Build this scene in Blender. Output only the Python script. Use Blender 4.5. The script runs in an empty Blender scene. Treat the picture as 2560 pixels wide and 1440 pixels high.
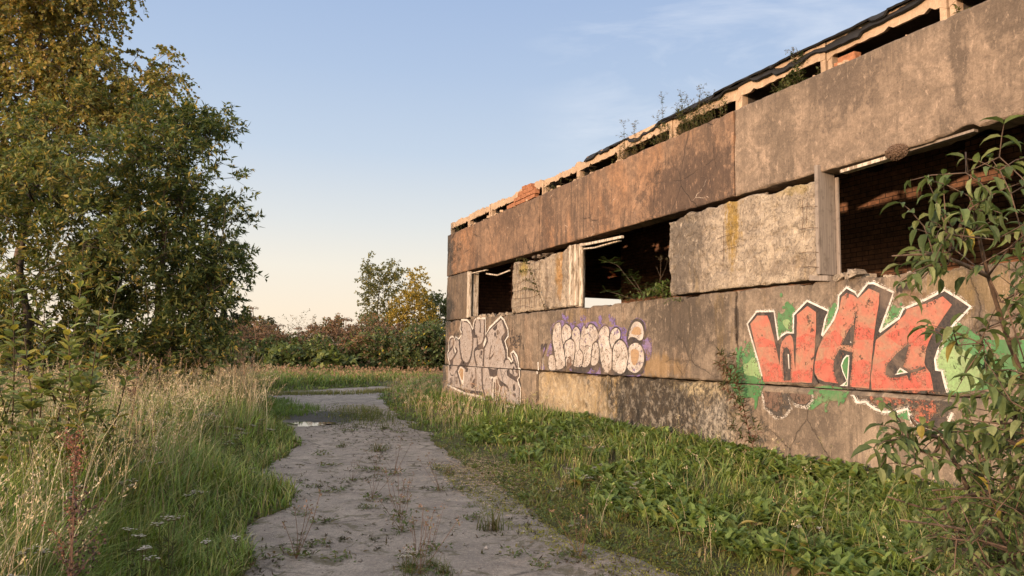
import bpy, bmesh, math, random
import numpy as np
from mathutils import Vector, Matrix, noise as mnoise
random.seed(7)
rng = np.random.default_rng(11)
scene = bpy.context.scene
COL = scene.collection

# ------------------------------------------------------------------ camera (solved from the facade's panel grid)
F = 1850.0
YAW, PITCH, ROLL = math.radians(23.432), math.radians(5.0526), math.radians(0.8461)
CAM = np.array([-6.531, 0.0, 1.5])
fwd = np.array([math.sin(YAW)*math.cos(PITCH), math.cos(YAW)*math.cos(PITCH), math.sin(PITCH)])
_r0 = np.array([math.cos(YAW), -math.sin(YAW), 0.0]); _u0 = np.cross(_r0, fwd)
rgt = _r0*math.cos(ROLL) + _u0*math.sin(ROLL)
upv = -_r0*math.sin(ROLL) + _u0*math.cos(ROLL)
def ray(a, b): return fwd + rgt*(a-1280)/F - upv*(b-720)/F
def on_wall(a, b, X=0.0):
    d = ray(a, b); t = (X-CAM[0])/d[0]; q = CAM+d*t; return q[1], q[2]
def on_ground(a, b, z=0.0):
    d = ray(a, b); t = (z-CAM[2])/d[2]; q = CAM+d*t; return q[0], q[1]
def at_depth(a, b, D): return CAM + ray(a, b)*D
cd = bpy.data.cameras.new("camera"); cam = bpy.data.objects.new("camera", cd); COL.objects.link(cam)
cd.sensor_width = 36.0; cd.lens = F/2560*36.0; cd.clip_start = 0.05; cd.clip_end = 6000
M = Matrix.Identity(4)
for i in range(3):
    M[i][0] = rgt[i]; M[i][1] = upv[i]; M[i][2] = -fwd[i]; M[i][3] = CAM[i]
cam.matrix_world = M
scene.camera = cam

# ------------------------------------------------------------------ value noise on numpy arrays
def _hash(ix, iy, iz, seed):
    h = (ix.astype(np.int64)*374761393 + iy.astype(np.int64)*668265263 + iz.astype(np.int64)*2147483647 + seed*1274126177) & 0xffffffff
    h = ((h ^ (h >> 13))*1274126177) & 0xffffffff
    h = h ^ (h >> 16)
    return (h & 0xffff)/65535.0
def vnoise(x, y, z=0.0, seed=0):
    x, y, z = np.broadcast_arrays(np.asarray(x, float), np.asarray(y, float), np.asarray(z, float))
    ix, iy, iz = np.floor(x), np.floor(y), np.floor(z)
    fx, fy, fz = x-ix, y-iy, z-iz
    fx, fy, fz = fx*fx*(3-2*fx), fy*fy*(3-2*fy), fz*fz*(3-2*fz)
    r = 0
    for dx in (0, 1):
        for dy in (0, 1):
            for dz in (0, 1):
                w = (fx if dx else 1-fx)*(fy if dy else 1-fy)*(fz if dz else 1-fz)
                r = r + w*_hash(ix+dx, iy+dy, iz+dz, seed)
    return r
def fbm(x, y, z=0.0, seed=0, octv=4):
    r, a, s = 0, 0.5, 0
    for o in range(octv):
        r = r + a*vnoise(np.asarray(x)*2**o, np.asarray(y)*2**o, np.asarray(z)*2**o, seed+o); s += a; a *= 0.5
    return r/s
def sstep(a, b, x):
    t = np.clip((np.asarray(x, float)-a)/(b-a), 0, 1); return t*t*(3-2*t)

# ------------------------------------------------------------------ objects
def tag(o, label=None, cat=None, group=None, kind=None):
    if label: o["label"] = label
    if cat: o["category"] = cat
    if group: o["group"] = group
    if kind: o["kind"] = kind
    return o
def empty(name, loc, label=None, cat=None, group=None):
    o = bpy.data.objects.new(name, None); o.empty_display_size = 0.2
    o.location = loc; COL.objects.link(o)
    return tag(o, label, cat, group)
def mesh_obj(name, V, Fs, mats, parent=None, midx=None, col=None, smooth=False, loc=None):
    """V (n,3) world coordinates; Fs list of index arrays: each (k,m); mats one material or list"""
    V = np.asarray(V, float)
    me = bpy.data.meshes.new(name)
    org = np.zeros(3)
    if parent is not None:
        q = parent
        while q is not None: org = org + np.array(q.location); q = q.parent
    if loc is not None: org = np.asarray(loc, float)
    if isinstance(Fs, np.ndarray): Fs = [Fs]
    li, ls, tot = [], [], 0
    for f in Fs:
        f = np.asarray(f)
        if f.ndim == 2 and f.dtype != object:
            li.append(f.ravel()); ls.append(np.full(len(f), f.shape[1]))
        else:
            for g in f: li.append(np.asarray(g)); ls.append(np.array([len(g)]))
    li = np.concatenate(li).astype(np.int32); ls = np.concatenate(ls).astype(np.int32)
    me.vertices.add(len(V)); me.vertices.foreach_set("co", (V-org).astype(np.float32).ravel())
    me.loops.add(len(li)); me.loops.foreach_set("vertex_index", li)
    me.polygons.add(len(ls))
    st = np.concatenate([[0], np.cumsum(ls)[:-1]]).astype(np.int32)
    me.polygons.foreach_set("loop_start", st)
    if midx is not None: me.polygons.foreach_set("material_index", np.asarray(midx, np.int32))
    me.polygons.foreach_set("use_smooth", np.full(len(ls), bool(smooth)))
    me.update(calc_edges=True); me.validate()
    if col is not None:
        a = me.color_attributes.new("tint", 'FLOAT_COLOR', 'POINT')
        c = np.ones((len(V), 4), np.float32); c[:, :3] = col
        a.data.foreach_set("color", c.ravel())
    for m in (mats if isinstance(mats, (list, tuple)) else [mats]): me.materials.append(m)
    o = bpy.data.objects.new(name, me); COL.objects.link(o)
    if parent is not None: o.parent = parent
    elif loc is not None: o.location = loc
    return o

class MB:
    """collects pieces of one mesh"""
    def __init__(s): s.V, s.F, s.C, s.MI, s.n = [], [], [], [], 0
    def add(s, V, F, col=(1, 1, 1), mi=0):
        V = np.asarray(V, float).reshape(-1, 3)
        if len(V) == 0: return
        s.V.append(V)
        c = np.asarray(col, float); c = np.broadcast_to(c, (len(V), 3)) if c.ndim == 1 else c
        s.C.append(c)
        for f in (F if isinstance(F, list) else [F]):
            f = np.asarray(f)+s.n
            if f.ndim == 1: f = f[None]
            s.F.append(f); s.MI.append(np.full(len(f), mi))
        s.n += len(V)
    def box(s, a, b, col=(1, 1, 1), mi=0, rot=None, jit=0.0):
        a, b = np.array(a, float), np.array(b, float)
        V = np.array([[x, y, z] for x in (0, 1) for y in (0, 1) for z in (0, 1)], float)
        c = (a+b)/2; V = (V-0.5)*(b-a)
        if jit: V = V + rng.normal(0, jit, V.shape)
        if rot is not None: V = V @ np.array(rot.to_3x3() if hasattr(rot, 'to_3x3') else rot).T
        s.add(V+c, np.array([[0,1,3,2],[4,6,7,5],[0,4,5,1],[2,3,7,6],[0,2,6,4],[1,5,7,3]]), col, mi)
    def tube(s, P, R, n=5, col=(1, 1, 1), mi=0, cap=True):
        P = np.asarray(P, float); R = np.broadcast_to(np.asarray(R, float), (len(P),))
        T = np.gradient(P, axis=0); T /= np.linalg.norm(T, axis=1)[:, None]+1e-12
        ref = np.array([0.0, 0, 1]) if abs(T[0][2]) < 0.9 else np.array([1.0, 0, 0])
        A = np.cross(T, ref); A /= np.linalg.norm(A, axis=1)[:, None]+1e-12
        B = np.cross(T, A)
        th = np.arange(n)*2*np.pi/n
        V = P[:, None] + R[:, None, None]*(A[:, None]*np.cos(th)[None, :, None]+B[:, None]*np.sin(th)[None, :, None])
        k = len(P); i = np.arange(k-1)[:, None]*n; j = np.arange(n)[None]
        f = np.stack([i+j, i+(j+1) % n, i+n+(j+1) % n, i+n+j], -1).reshape(-1, 4)
        Fs = [f]
        if cap and n > 2: Fs += [np.arange(n)[::-1], np.arange(n)+(k-1)*n]
        s.add(V.reshape(-1, 3), Fs, col, mi)
    def build(s, name, mats, parent=None, smooth=False, loc=None):
        return mesh_obj(name, np.concatenate(s.V), s.F, mats, parent, np.concatenate(s.MI), np.concatenate(s.C), smooth, loc)

# ------------------------------------------------------------------ node helper
class NT:
    def __init__(s, name):
        s.m = bpy.data.materials.new(name); s.m.use_nodes = True
        s.t = s.m.node_tree; s.t.nodes.clear(); s.L = s.t.links
        s.out = s.t.nodes.new("ShaderNodeOutputMaterial")
    def n(s, typ, **kw):
        x = s.t.nodes.new(typ)
        for k, v in kw.items(): setattr(x, k, v)
        return x
    def set(s, sock, v):
        if isinstance(v, bpy.types.NodeSocket): s.L.new(v, sock)
        elif isinstance(v, (tuple, list)) and len(v) == 3 and sock.type == 'RGBA': sock.default_value = (*v, 1)
        else: sock.default_value = v
    def pos(s): return s.n("ShaderNodeNewGeometry").outputs["Position"]
    def obj(s): return s.n("ShaderNodeTexCoord").outputs["Object"]
    def mapv(s, v, sc=(1, 1, 1), loc=(0, 0, 0)):
        x = s.n("ShaderNodeMapping"); s.set(x.inputs[0], v); x.inputs["Scale"].default_value = sc; x.inputs["Location"].default_value = loc
        return x.outputs[0]
    def noise(s, v, scale, detail=4, rough=0.55, dist=0.0, out="Fac"):
        x = s.n("ShaderNodeTexNoise"); s.set(x.inputs["Vector"], v); x.inputs["Scale"].default_value = scale
        x.inputs["Detail"].default_value = detail; x.inputs["Roughness"].default_value = rough; x.inputs["Distortion"].default_value = dist
        return x.outputs[out]
    def voro(s, v, scale, feature='F1', out="Distance", rand=1.0):
        x = s.n("ShaderNodeTexVoronoi", feature=feature); s.set(x.inputs["Vector"], v); x.inputs["Scale"].default_value = scale
        x.inputs["Randomness"].default_value = rand
        return x.outputs[out]
    def ramp(s, f, stops, interp='LINEAR'):
        x = s.n("ShaderNodeValToRGB"); s.set(x.inputs[0], f); e = x.color_ramp; e.interpolation = interp
        while len(e.elements) < len(stops): e.elements.new(0.5)
        for k, (p, c) in enumerate(stops):
            e.elements[k].position = p
            e.elements[k].color = (c, c, c, 1) if not isinstance(c, (tuple, list)) else (*c, 1)
        return x.outputs[0]
    def math(s, op, a, b=0.0, c=0.0, clamp=False):
        x = s.n("ShaderNodeMath", operation=op); x.use_clamp = clamp
        s.set(x.inputs[0], a); s.set(x.inputs[1], b); s.set(x.inputs[2], c)
        return x.outputs[0]
    def mix(s, f, a, b, mode='MIX'):
        x = s.n("ShaderNodeMix", data_type='RGBA', blend_type=mode)
        s.set(x.inputs[0], f); s.set(x.inputs[6], a); s.set(x.inputs[7], b)
        return x.outputs[2]
    def mr(s, v, a, b, c=0.0, d=1.0):
        x = s.n("ShaderNodeMapRange"); s.set(x.inputs[0], v)
        x.inputs[1].default_value = a; x.inputs[2].default_value = b; x.inputs[3].default_value = c; x.inputs[4].default_value = d
        return x.outputs[0]
    def sep(s, v):
        x = s.n("ShaderNodeSeparateXYZ"); s.set(x.inputs[0], v); return x.outputs
    def bump(s, h, strength=0.5, dist=0.02, nrm=None):
        x = s.n("ShaderNodeBump"); s.set(x.inputs["Height"], h); x.inputs["Strength"].default_value = strength; x.inputs["Distance"].default_value = dist
        if nrm is not None: s.set(x.inputs["Normal"], nrm)
        return x.outputs[0]
    def pbsdf(s, color, rough=0.9, nrm=None, spec=0.2, **kw):
        x = s.n("ShaderNodeBsdfPrincipled"); s.set(x.inputs["Base Color"], color); s.set(x.inputs["Roughness"], rough)
        s.set(x.inputs["Specular IOR Level"], spec)
        if nrm is not None: s.set(x.inputs["Normal"], nrm)
        for k, v in kw.items(): s.set(x.inputs[k], v)
        return x.outputs[0]
    def done(s, sh): s.L.new(sh, s.out.inputs[0]); return s.m
    def attr(s, name="tint"):
        x = s.n("ShaderNodeAttribute"); x.attribute_name = name; return x.outputs["Color"]

# ------------------------------------------------------------------ sun, sky
SUN_EL, SUN_PHI = math.radians(7.0), math.radians(26.0)
to_sun = np.array([-math.cos(SUN_PHI)*math.cos(SUN_EL), -math.sin(SUN_PHI)*math.cos(SUN_EL), math.sin(SUN_EL)])
sl = bpy.data.lights.new("sun", 'SUN'); so = bpy.data.objects.new("sun", sl); COL.objects.link(so)
sl.energy = 2.0; sl.angle = math.radians(0.8); sl.color = (1.0, 0.68, 0.44)
so.rotation_euler = Vector(to_sun).to_track_quat('Z', 'Y').to_euler(); so.location = (-20, -10, 12)
w = bpy.data.worlds.new("World"); scene.world = w; w.use_nodes = True
nt = w.node_tree; nt.nodes.clear(); L = nt.links
wo = nt.nodes.new("ShaderNodeOutputWorld"); bg = nt.nodes.new("ShaderNodeBackground"); L.new(bg.outputs[0], wo.inputs[0])
sky = nt.nodes.new("ShaderNodeTexSky"); sky.sky_type = 'NISHITA'; sky.sun_disc = False
sky.sun_elevation = SUN_EL
sky.sun_rotation = math.atan2(to_sun[0], to_sun[1])
sky.altitude = 50; sky.air_density = 1.0; sky.dust_density = 1.0; sky.ozone_density = 1.0
tc = nt.nodes.new("ShaderNodeTexCoord")
def wmix(f, a, b, mode='MIX'):
    x = nt.nodes.new("ShaderNodeMix"); x.data_type = 'RGBA'; x.blend_type = mode
    for sck, v in ((x.inputs[0], f), (x.inputs[6], a), (x.inputs[7], b)):
        if isinstance(v, bpy.types.NodeSocket): L.new(v, sck)
        elif isinstance(v, tuple): sck.default_value = (*v, 1)
        else: sck.default_value = v
    return x.outputs[2]
sp = nt.nodes.new("ShaderNodeSeparateXYZ"); L.new(tc.outputs["Generated"], sp.inputs[0])
def wramp(fac, stops):
    x = nt.nodes.new("ShaderNodeValToRGB"); L.new(fac, x.inputs[0])
    while len(x.color_ramp.elements) < len(stops): x.color_ramp.elements.new(0.5)
    for k, (p_, c_) in enumerate(stops):
        x.color_ramp.elements[k].position = p_; x.color_ramp.elements[k].color = (*c_, 1) if isinstance(c_, tuple) else (c_, c_, c_, 1)
    return x.outputs[0]
# evening air: blue overhead, cream at the anti-solar horizon the camera looks to, a bright warm glow round the low sun
grad = wramp(sp.outputs[2], [(0.0, (3.3, 2.68, 2.0)), (0.05, (3.4, 2.92, 2.3)), (0.11, (3.15, 2.96, 2.58)), (0.17, (2.63, 2.72, 2.72)), (0.26, (1.96, 2.31, 2.77)), (0.36, (1.55, 1.97, 2.66)), (0.46, (1.27, 1.70, 2.52)), (0.7, (2.1, 2.58, 3.34)), (1.0, (2.67, 3.06, 3.63))])
glow = wramp(sp.outputs[2], [(0.0, (12.8, 10.0, 7.2)), (0.22, (11.6, 10.2, 8.6)), (0.5, (8.2, 8.0, 7.9)), (1.0, (3.8, 4.1, 4.5))])
dt = nt.nodes.new("ShaderNodeVectorMath"); dt.operation = 'DOT_PRODUCT'; L.new(tc.outputs["Generated"], dt.inputs[0]); dt.inputs[1].default_value = (to_sun[0]*0.9, to_sun[1]*0.9, 0.35)
df = nt.nodes.new("ShaderNodeMapRange"); df.interpolation_type = 'SMOOTHSTEP'; L.new(dt.outputs["Value"], df.inputs[0]); df.inputs[1].default_value = -0.05; df.inputs[2].default_value = 0.75
mp = nt.nodes.new("ShaderNodeMapping"); L.new(tc.outputs["Generated"], mp.inputs[0]); mp.inputs["Scale"].default_value = (1.6, 1.6, 7.0); mp.inputs["Rotation"].default_value = (0.10, 0.12, 0.4)
cn = nt.nodes.new("ShaderNodeTexNoise"); L.new(mp.outputs[0], cn.inputs["Vector"]); cn.inputs["Scale"].default_value = 2.3; cn.inputs["Detail"].default_value = 6; cn.inputs["Roughness"].default_value = 0.62; cn.inputs["Distortion"].default_value = 0.5
cm = wramp(cn.outputs["Fac"], [(0.47, 0.0), (0.72, 0.38)])
skyc = wmix(df.outputs[0], grad, wmix(0.85, sky.outputs[0], glow))
cd_ = nt.nodes.new("ShaderNodeVectorMath"); cd_.operation = 'DOT_PRODUCT'; L.new(tc.outputs["Generated"], cd_.inputs[0]); _cv = ray(1850, 190); _cv = _cv/np.linalg.norm(_cv); cd_.inputs[1].default_value = tuple(_cv)
cr_ = nt.nodes.new("ShaderNodeMapRange"); cr_.interpolation_type = 'SMOOTHSTEP'; L.new(cd_.outputs["Value"], cr_.inputs[0]); cr_.inputs[1].default_value = 0.955; cr_.inputs[2].default_value = 0.99
cmm = nt.nodes.new("ShaderNodeMath"); cmm.operation = 'MULTIPLY'; L.new(cm, cmm.inputs[0]); L.new(cr_.outputs[0], cmm.inputs[1])
skyc = wmix(cmm.outputs[0], skyc, (3.2, 3.3, 3.5))
L.new(skyc, bg.inputs["Color"]); bg.inputs["Strength"].default_value = 0.12
scene.view_settings.view_transform = 'Standard'; scene.view_settings.look = 'None'
scene.view_settings.exposure = 1.30; scene.view_settings.gamma = 1.0
scene.cycles.max_bounces = 6; scene.cycles.transparent_max_bounces = 12; scene.cycles.diffuse_bounces = 4
# ================================================================== BUILDING
def concrete(name, light, mid, dark, stain=0.5, streak=0.5, pit=0.35, crack=0.25, grain=0.5, lichen=0.0, aged=False, rust_sun=0.0, flake=0.0, bumpd=0.012, scratch=0.0, spots=(), edge=None):
    N = NT(name); P = N.pos(); MU = lambda a, b: N.math('MULTIPLY', a, b)
    big = N.noise(N.mapv(P, (1, 0.7, 0.8)), 0.9, 7, 0.62, 0.5)
    med = N.noise(P, 4.0, 8, 0.70, 0.5); sml = N.noise(P, 15.0, 7, 0.72, 0.3); fine = N.noise(P, 60.0, 5, 0.75)
    c = N.mix(N.ramp(big, [(0.36, 0.0), (0.62, 1.0)]), mid, light)
    if rust_sun: c = N.mix(MU(N.ramp(N.noise(N.mapv(P, (1, 0.8, 0.45), (4, 2, 1)), 0.9, 6, 0.65, 0.6), [(0.44, 0.0), (0.62, 1.0)]), rust_sun), c, (0.43, 0.215, 0.105))  # orange tint: rust, and on the upper brown band painted sunlight
    # grime: soft clouds, then sharper mottling
    c = N.mix(MU(N.ramp(med, [(0.44, 1.0), (0.56, 0.0)]), stain*0.75), c, dark)
    c = N.mix(MU(N.ramp(sml, [(0.42, 1.0), (0.54, 0.0)]), stain*0.55), c, dark)
    # runs down the face, only in some bays
    drm = N.ramp(N.noise(N.mapv(P, (1, 0.9, 0.25), (7, 3, 2)), 0.9, 3, 0.5), [(0.46, 0.0), (0.60, 1.0)])
    dr = N.ramp(N.noise(N.mapv(P, (1, 5.0, 0.42)), 1.4, 8, 0.72, 0.5), [(0.44, 0.0), (0.60, 1.0)])
    c = N.mix(MU(MU(dr, drm), streak), c, dark)
    dr2 = N.ramp(N.noise(N.mapv(P, (1, 11.0, 0.6), (3, 7, 1)), 1.5, 6, 0.7, 0.3), [(0.54, 0.0), (0.66, 1.0)])
    c = N.mix(MU(dr2, streak*0.6), c, dark)
    # weather stains, a painted tree shadow and a painted hole, each in its place: (y, z, half width, half height, colour, strength)
    if spots or edge:
        s0 = N.sep(P); jag = N.math('ADD', MU(N.math('SUBTRACT', med, 0.5), 1.5), N.math('ADD', MU(N.math('SUBTRACT', sml, 0.5), 0.9), MU(N.math('SUBTRACT', dr, 0.5), 0.5)))
        for (cy, cz, ry, rz, cc, stg) in spots:
            a_ = N.math('DIVIDE', N.math('SUBTRACT', s0[1], cy), ry); b_ = N.math('DIVIDE', N.math('SUBTRACT', s0[2], cz), rz)
            q = N.math('ADD', N.math('SQRT', N.math('ADD', MU(a_, a_), MU(b_, b_))), jag)
            c = N.mix(MU(N.ramp(q, [(0.55, 1.0), (1.0, 0.0)]), stg), c, cc)
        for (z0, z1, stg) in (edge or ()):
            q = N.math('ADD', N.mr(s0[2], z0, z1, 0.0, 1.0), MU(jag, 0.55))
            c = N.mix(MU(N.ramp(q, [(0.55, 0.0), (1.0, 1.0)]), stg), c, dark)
    # pale scuffs and salts
    c = N.mix(MU(N.ramp(N.noise(N.mapv(P, (1, 1.6, 0.8), (2, 5, 9)), 9.0, 8, 0.75, 0.4), [(0.56, 0.0), (0.66, 1.0)]), 0.45), c, tuple(min(1, x*1.6) for x in light))
    c = N.mix(MU(N.ramp(N.voro(P, 26.0), [(0.06, 1.0), (0.13, 0.0)]), MU(N.ramp(med, [(0.5, 0.0), (0.62, 1.0)]), pit)), c, (0.025, 0.02, 0.017))
    c = N.mix(MU(N.ramp(fine, [(0.36, 1.0), (0.62, 0.0)]), 0.55*grain), c, N.mix(0.65, c, (0.015, 0.013, 0.011)))
    h = N.math('ADD', MU(fine, 0.35), N.math('ADD', MU(sml, 0.8), MU(med, 0.8)))
    if crack:
        wv = N.mix(0.16, P, N.noise(P, 3.2, 5, 0.65, 0.0, "Color"), 'ADD')
        vd = N.voro(wv, 1.5, 'DISTANCE_TO_EDGE')
        cm_ = N.ramp(N.noise(P, 0.75, 4), [(0.49, 0.0), (0.60, 1.0)])
        cr = MU(N.ramp(vd, [(0.003, 1.0), (0.014, 0.0)]), cm_)
        c = N.mix(MU(MU(N.ramp(N.math('ADD', vd, MU(N.math('SUBTRACT', sml, 0.5), 0.25)), [(0.0, 1.0), (0.10, 0.0)]), cm_), crack*0.6), c, dark)
        c = N.mix(MU(cr, crack*0.8), c, (0.03, 0.024, 0.02))
        h = N.math('SUBTRACT', h, MU(cr, 0.8))
    if flake:
        fv = N.noise(P, 5.5, 8, 0.66, 1.4)
        e1 = N.ramp(fv, [(0.490, 0.0), (0.500, 1.0), (0.508, 0.0)]); e2 = N.ramp(N.noise(N.mapv(P, (1, 1, 1), (3, 3, 3)), 8.0, 7, 0.66, 1.2), [(0.555, 0.0), (0.563, 1.0), (0.572, 0.0)])
        ed = N.math('MAXIMUM', e1, e2)
        c = N.mix(MU(ed, flake), c, (0.06, 0.045, 0.035)); up_ = N.ramp(fv, [(0.495, 0.0), (0.505, 1.0)])
        c = N.mix(MU(up_, 0.22*flake), c, tuple(x*0.55 for x in mid))
        h = N.math('ADD', h, MU(up_, -0.8))
    if lichen:
        li = N.ramp(N.noise(N.mapv(P, (1, 2.6, 0.35), (1, 1.9, 0)), 1.5, 6, 0.65), [(0.56, 0.0), (0.66, 1.0)])
        c = N.mix(MU(MU(li, N.ramp(sml, [(0.35, 0.3), (0.6, 1.0)])), lichen), c, (0.27, 0.165, 0.025))
    if aged:
        s_ = N.sep(P)
        wy = N.mr(s_[1], 12.4, 9.6, 0.0, 1.0)                       # the black growth thickens along the panel
        bk = N.noise(N.mapv(P, (1, 1.7, 0.75), (5, 1, 3)), 2.6, 9, 0.72, 0.4)
        bm_ = N.ramp(N.math('ADD', bk, MU(N.math('SUBTRACT', wy, 0.5), 0.30)), [(0.495, 0.0), (0.565, 1.0)])
        ch = N.ramp(N.noise(N.mapv(P, (1, 1.1, 0.9)), 19.0, 7, 0.75), [(0.40, 0.25), (0.56, 1.0)])
        c = N.mix(MU(MU(bm_, ch), 0.92), c, (0.038, 0.032, 0.027))
        wm = MU(N.ramp(N.noise(N.mapv(P, (1, 1.3, 1.0), (8, 8, 8)), 8.0, 9, 0.78, 0.2), [(0.51, 0.0), (0.57, 1.0)]), N.ramp(s_[2], [(0.0, 1.0), (1.0, 0.45)]))
        c = N.mix(MU(wm, 0.55), c, (0.52, 0.45, 0.36)); h = N.math('ADD', h, MU(wm, 0.7))
    if scratch:
        wv2 = N.mix(0.5, P, N.noise(P, 2.0, 3, 0.5, 0.0, "Color"), 'ADD')
        sc_ = N.ramp(N.voro(N.mapv(wv2, (1, 1, 1.6)), 1.7, 'DISTANCE_TO_EDGE'), [(0.002, 1.0), (0.009, 0.0)])
        sm_ = MU(N.ramp(N.noise(P, 1.7, 3, 0.5, 0.0), [(0.60, 0.0), (0.66, 1.0)]), N.ramp(sml, [(0.42, 0.0), (0.55, 1.0)]))
        c = N.mix(MU(MU(sc_, sm_), scratch), c, (0.62, 0.5, 0.4))
    return N.done(N.pbsdf(c, 0.92, N.bump(h, 0.85, bumpd), 0.15))

DK = (0.075, 0.052, 0.042); OC = (0.30, 0.185, 0.03)
M_UP = concrete("concrete_upper_brown", (0.36, 0.225, 0.145), (0.25, 0.16, 0.105), (0.10, 0.07, 0.054), 0.65, 0.85, 0.3, 0.9, 0.8, rust_sun=0.7, scratch=0.9,  # the orange tint here is low sunlight put into the concrete colour
    spots=[(8.6, 3.95, 1.3, 0.55, DK, 0.75), (13.4, 4.2, 0.35, 0.9, DK, 0.6), (19.5, 4.2, 0.35, 1.0, (0.09, 0.08, 0.07), 0.85), (11.0, 4.0, 0.25, 0.5, DK, 0.5), (15.5, 4.5, 1.0, 0.3, DK, 0.45), (17.6, 3.8, 0.5, 0.3, DK, 0.4)], edge=[(4.35, 4.85, 0.45)])  # grey spot at the far corner is the trees' shadow, painted on
M_UPR = concrete("concrete_upper_grey", (0.365, 0.27, 0.197), (0.275, 0.202, 0.147), (0.115, 0.088, 0.068), 0.65, 0.75, 0.25, 0.0, 0.8,
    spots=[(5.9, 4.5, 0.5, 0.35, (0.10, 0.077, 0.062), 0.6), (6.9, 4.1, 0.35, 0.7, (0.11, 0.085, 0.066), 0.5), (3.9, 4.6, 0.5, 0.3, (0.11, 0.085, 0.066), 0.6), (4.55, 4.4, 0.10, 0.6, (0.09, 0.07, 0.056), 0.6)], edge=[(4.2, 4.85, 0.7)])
M_LOW = concrete("concrete_lower", (0.325, 0.25, 0.185), (0.24, 0.183, 0.134), (0.085, 0.067, 0.053), 0.65, 0.85, 0.7, 0.55, 0.8, lichen=0.25, rust_sun=0.2,
    spots=[(8.9, 2.0, 0.9, 0.5, (0.075, 0.06, 0.048), 0.75), (7.95, 1.6, 0.22, 0.8, (0.085, 0.067, 0.053), 0.6), (13.0, 2.0, 0.5, 0.4, (0.09, 0.07, 0.055), 0.5), (4.6, 2.15, 0.7, 0.25, (0.22, 0.15, 0.06), 0.5), (9.6, 1.35, 0.8, 0.2, (0.36, 0.22, 0.09), 0.45), (5.22, 2.2, 0.13, 0.06, (0.04, 0.032, 0.027), 0.95), (5.1, 2.12, 0.25, 0.07, (0.16, 0.10, 0.06), 0.8), (7.7, 1.9, 0.05, 0.35, (0.05, 0.04, 0.033), 0.9)], edge=[(1.95, 2.45, 0.6)])  # small near-black spot: dark inside of a crumbled hole, put into the colour
M_PIER = concrete("concrete_pier", (0.49, 0.40, 0.30), (0.40, 0.32, 0.24), (0.14, 0.11, 0.09), 0.5, 0.4, 0.5, 0.4, 0.8, lichen=0.25, flake=0.75, bumpd=0.012,
    spots=[(8.75, 3.0, 0.5, 0.9, (0.11, 0.09, 0.075), 0.8), (7.72, 3.3, 0.17, 0.6, OC, 0.85), (12.85, 3.1, 0.16, 0.6, (0.36, 0.19, 0.06), 0.75), (14.55, 3.35, 0.25, 0.2, (0.36, 0.27, 0.05), 0.7), (6.7, 2.6, 0.4, 0.12, (0.2, 0.15, 0.11), 0.6), (6.6, 3.5, 0.3, 0.08, (0.3, 0.22, 0.07), 0.6), (13.4, 2.7, 0.12, 0.5, (0.14, 0.10, 0.075), 0.6)])
M_PLAG = concrete("concrete_plinth_aged", (0.48, 0.37, 0.24), (0.38, 0.28, 0.165), (0.07, 0.055, 0.042), 0.6, 0.0, 0.7, 0.0, 0.8, lichen=0.45, aged=True, bumpd=0.014,
    spots=[(9.8, 0.75, 1.9, 0.8, (0.055, 0.044, 0.033), 0.92), (8.1, 0.45, 0.45, 0.6, (0.55, 0.48, 0.39), 0.75), (8.5, 1.1, 0.65, 0.2, (0.54, 0.43, 0.26), 0.9), (12.0, 0.5, 1.2, 0.5, (0.50, 0.38, 0.23), 0.5)])
M_PLIN = concrete("concrete_plinth", (0.36, 0.275, 0.20), (0.275, 0.208, 0.15), (0.105, 0.084, 0.066), 0.6, 0.5, 0.6, 0.6, 0.8,
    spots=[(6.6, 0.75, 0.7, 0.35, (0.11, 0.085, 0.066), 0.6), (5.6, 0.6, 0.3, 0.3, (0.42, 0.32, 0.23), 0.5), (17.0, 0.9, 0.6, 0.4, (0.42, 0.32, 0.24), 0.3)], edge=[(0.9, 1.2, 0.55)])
M_SLAB = concrete("concrete_roof_slab", (0.54, 0.385, 0.26), (0.46, 0.325, 0.215), (0.22, 0.15, 0.10), 0.35, 0.3, 0.3, 0.0, 0.45, bumpd=0.005)
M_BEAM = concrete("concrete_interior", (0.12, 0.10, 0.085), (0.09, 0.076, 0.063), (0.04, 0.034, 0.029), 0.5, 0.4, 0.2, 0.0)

def wood_mat(name, a, b, paint=None):
    N = NT(name); P = N.pos()
    g = N.noise(N.mapv(P, (60, 60, 2.2)), 1.0, 5, 0.6, 0.3)
    k = N.noise(P, 9.0, 4, 0.6)
    c = N.mix(N.ramp(g, [(0.35, 0.0), (0.65, 1.0)]), a, b)
    c = N.mix(N.ramp(k, [(0.55, 0.0), (0.7, 0.6)]), c, (0.09, 0.07, 0.055))
    if paint: c = N.mix(N.ramp(N.noise(N.mapv(P, (20, 20, 4)), 1.0, 6, 0.7), [(0.46, 0.0), (0.52, 1.0)]), c, paint)
    return N.done(N.pbsdf(c, 0.85, N.bump(g, 0.6, 0.006), 0.2))
M_WOOD = wood_mat("weathered_wood", (0.30, 0.25, 0.21), (0.20, 0.165, 0.14))
M_WOODP = wood_mat("flaking_painted_wood", (0.34, 0.27, 0.20), (0.23, 0.18, 0.13), (0.55, 0.47, 0.38))

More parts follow.
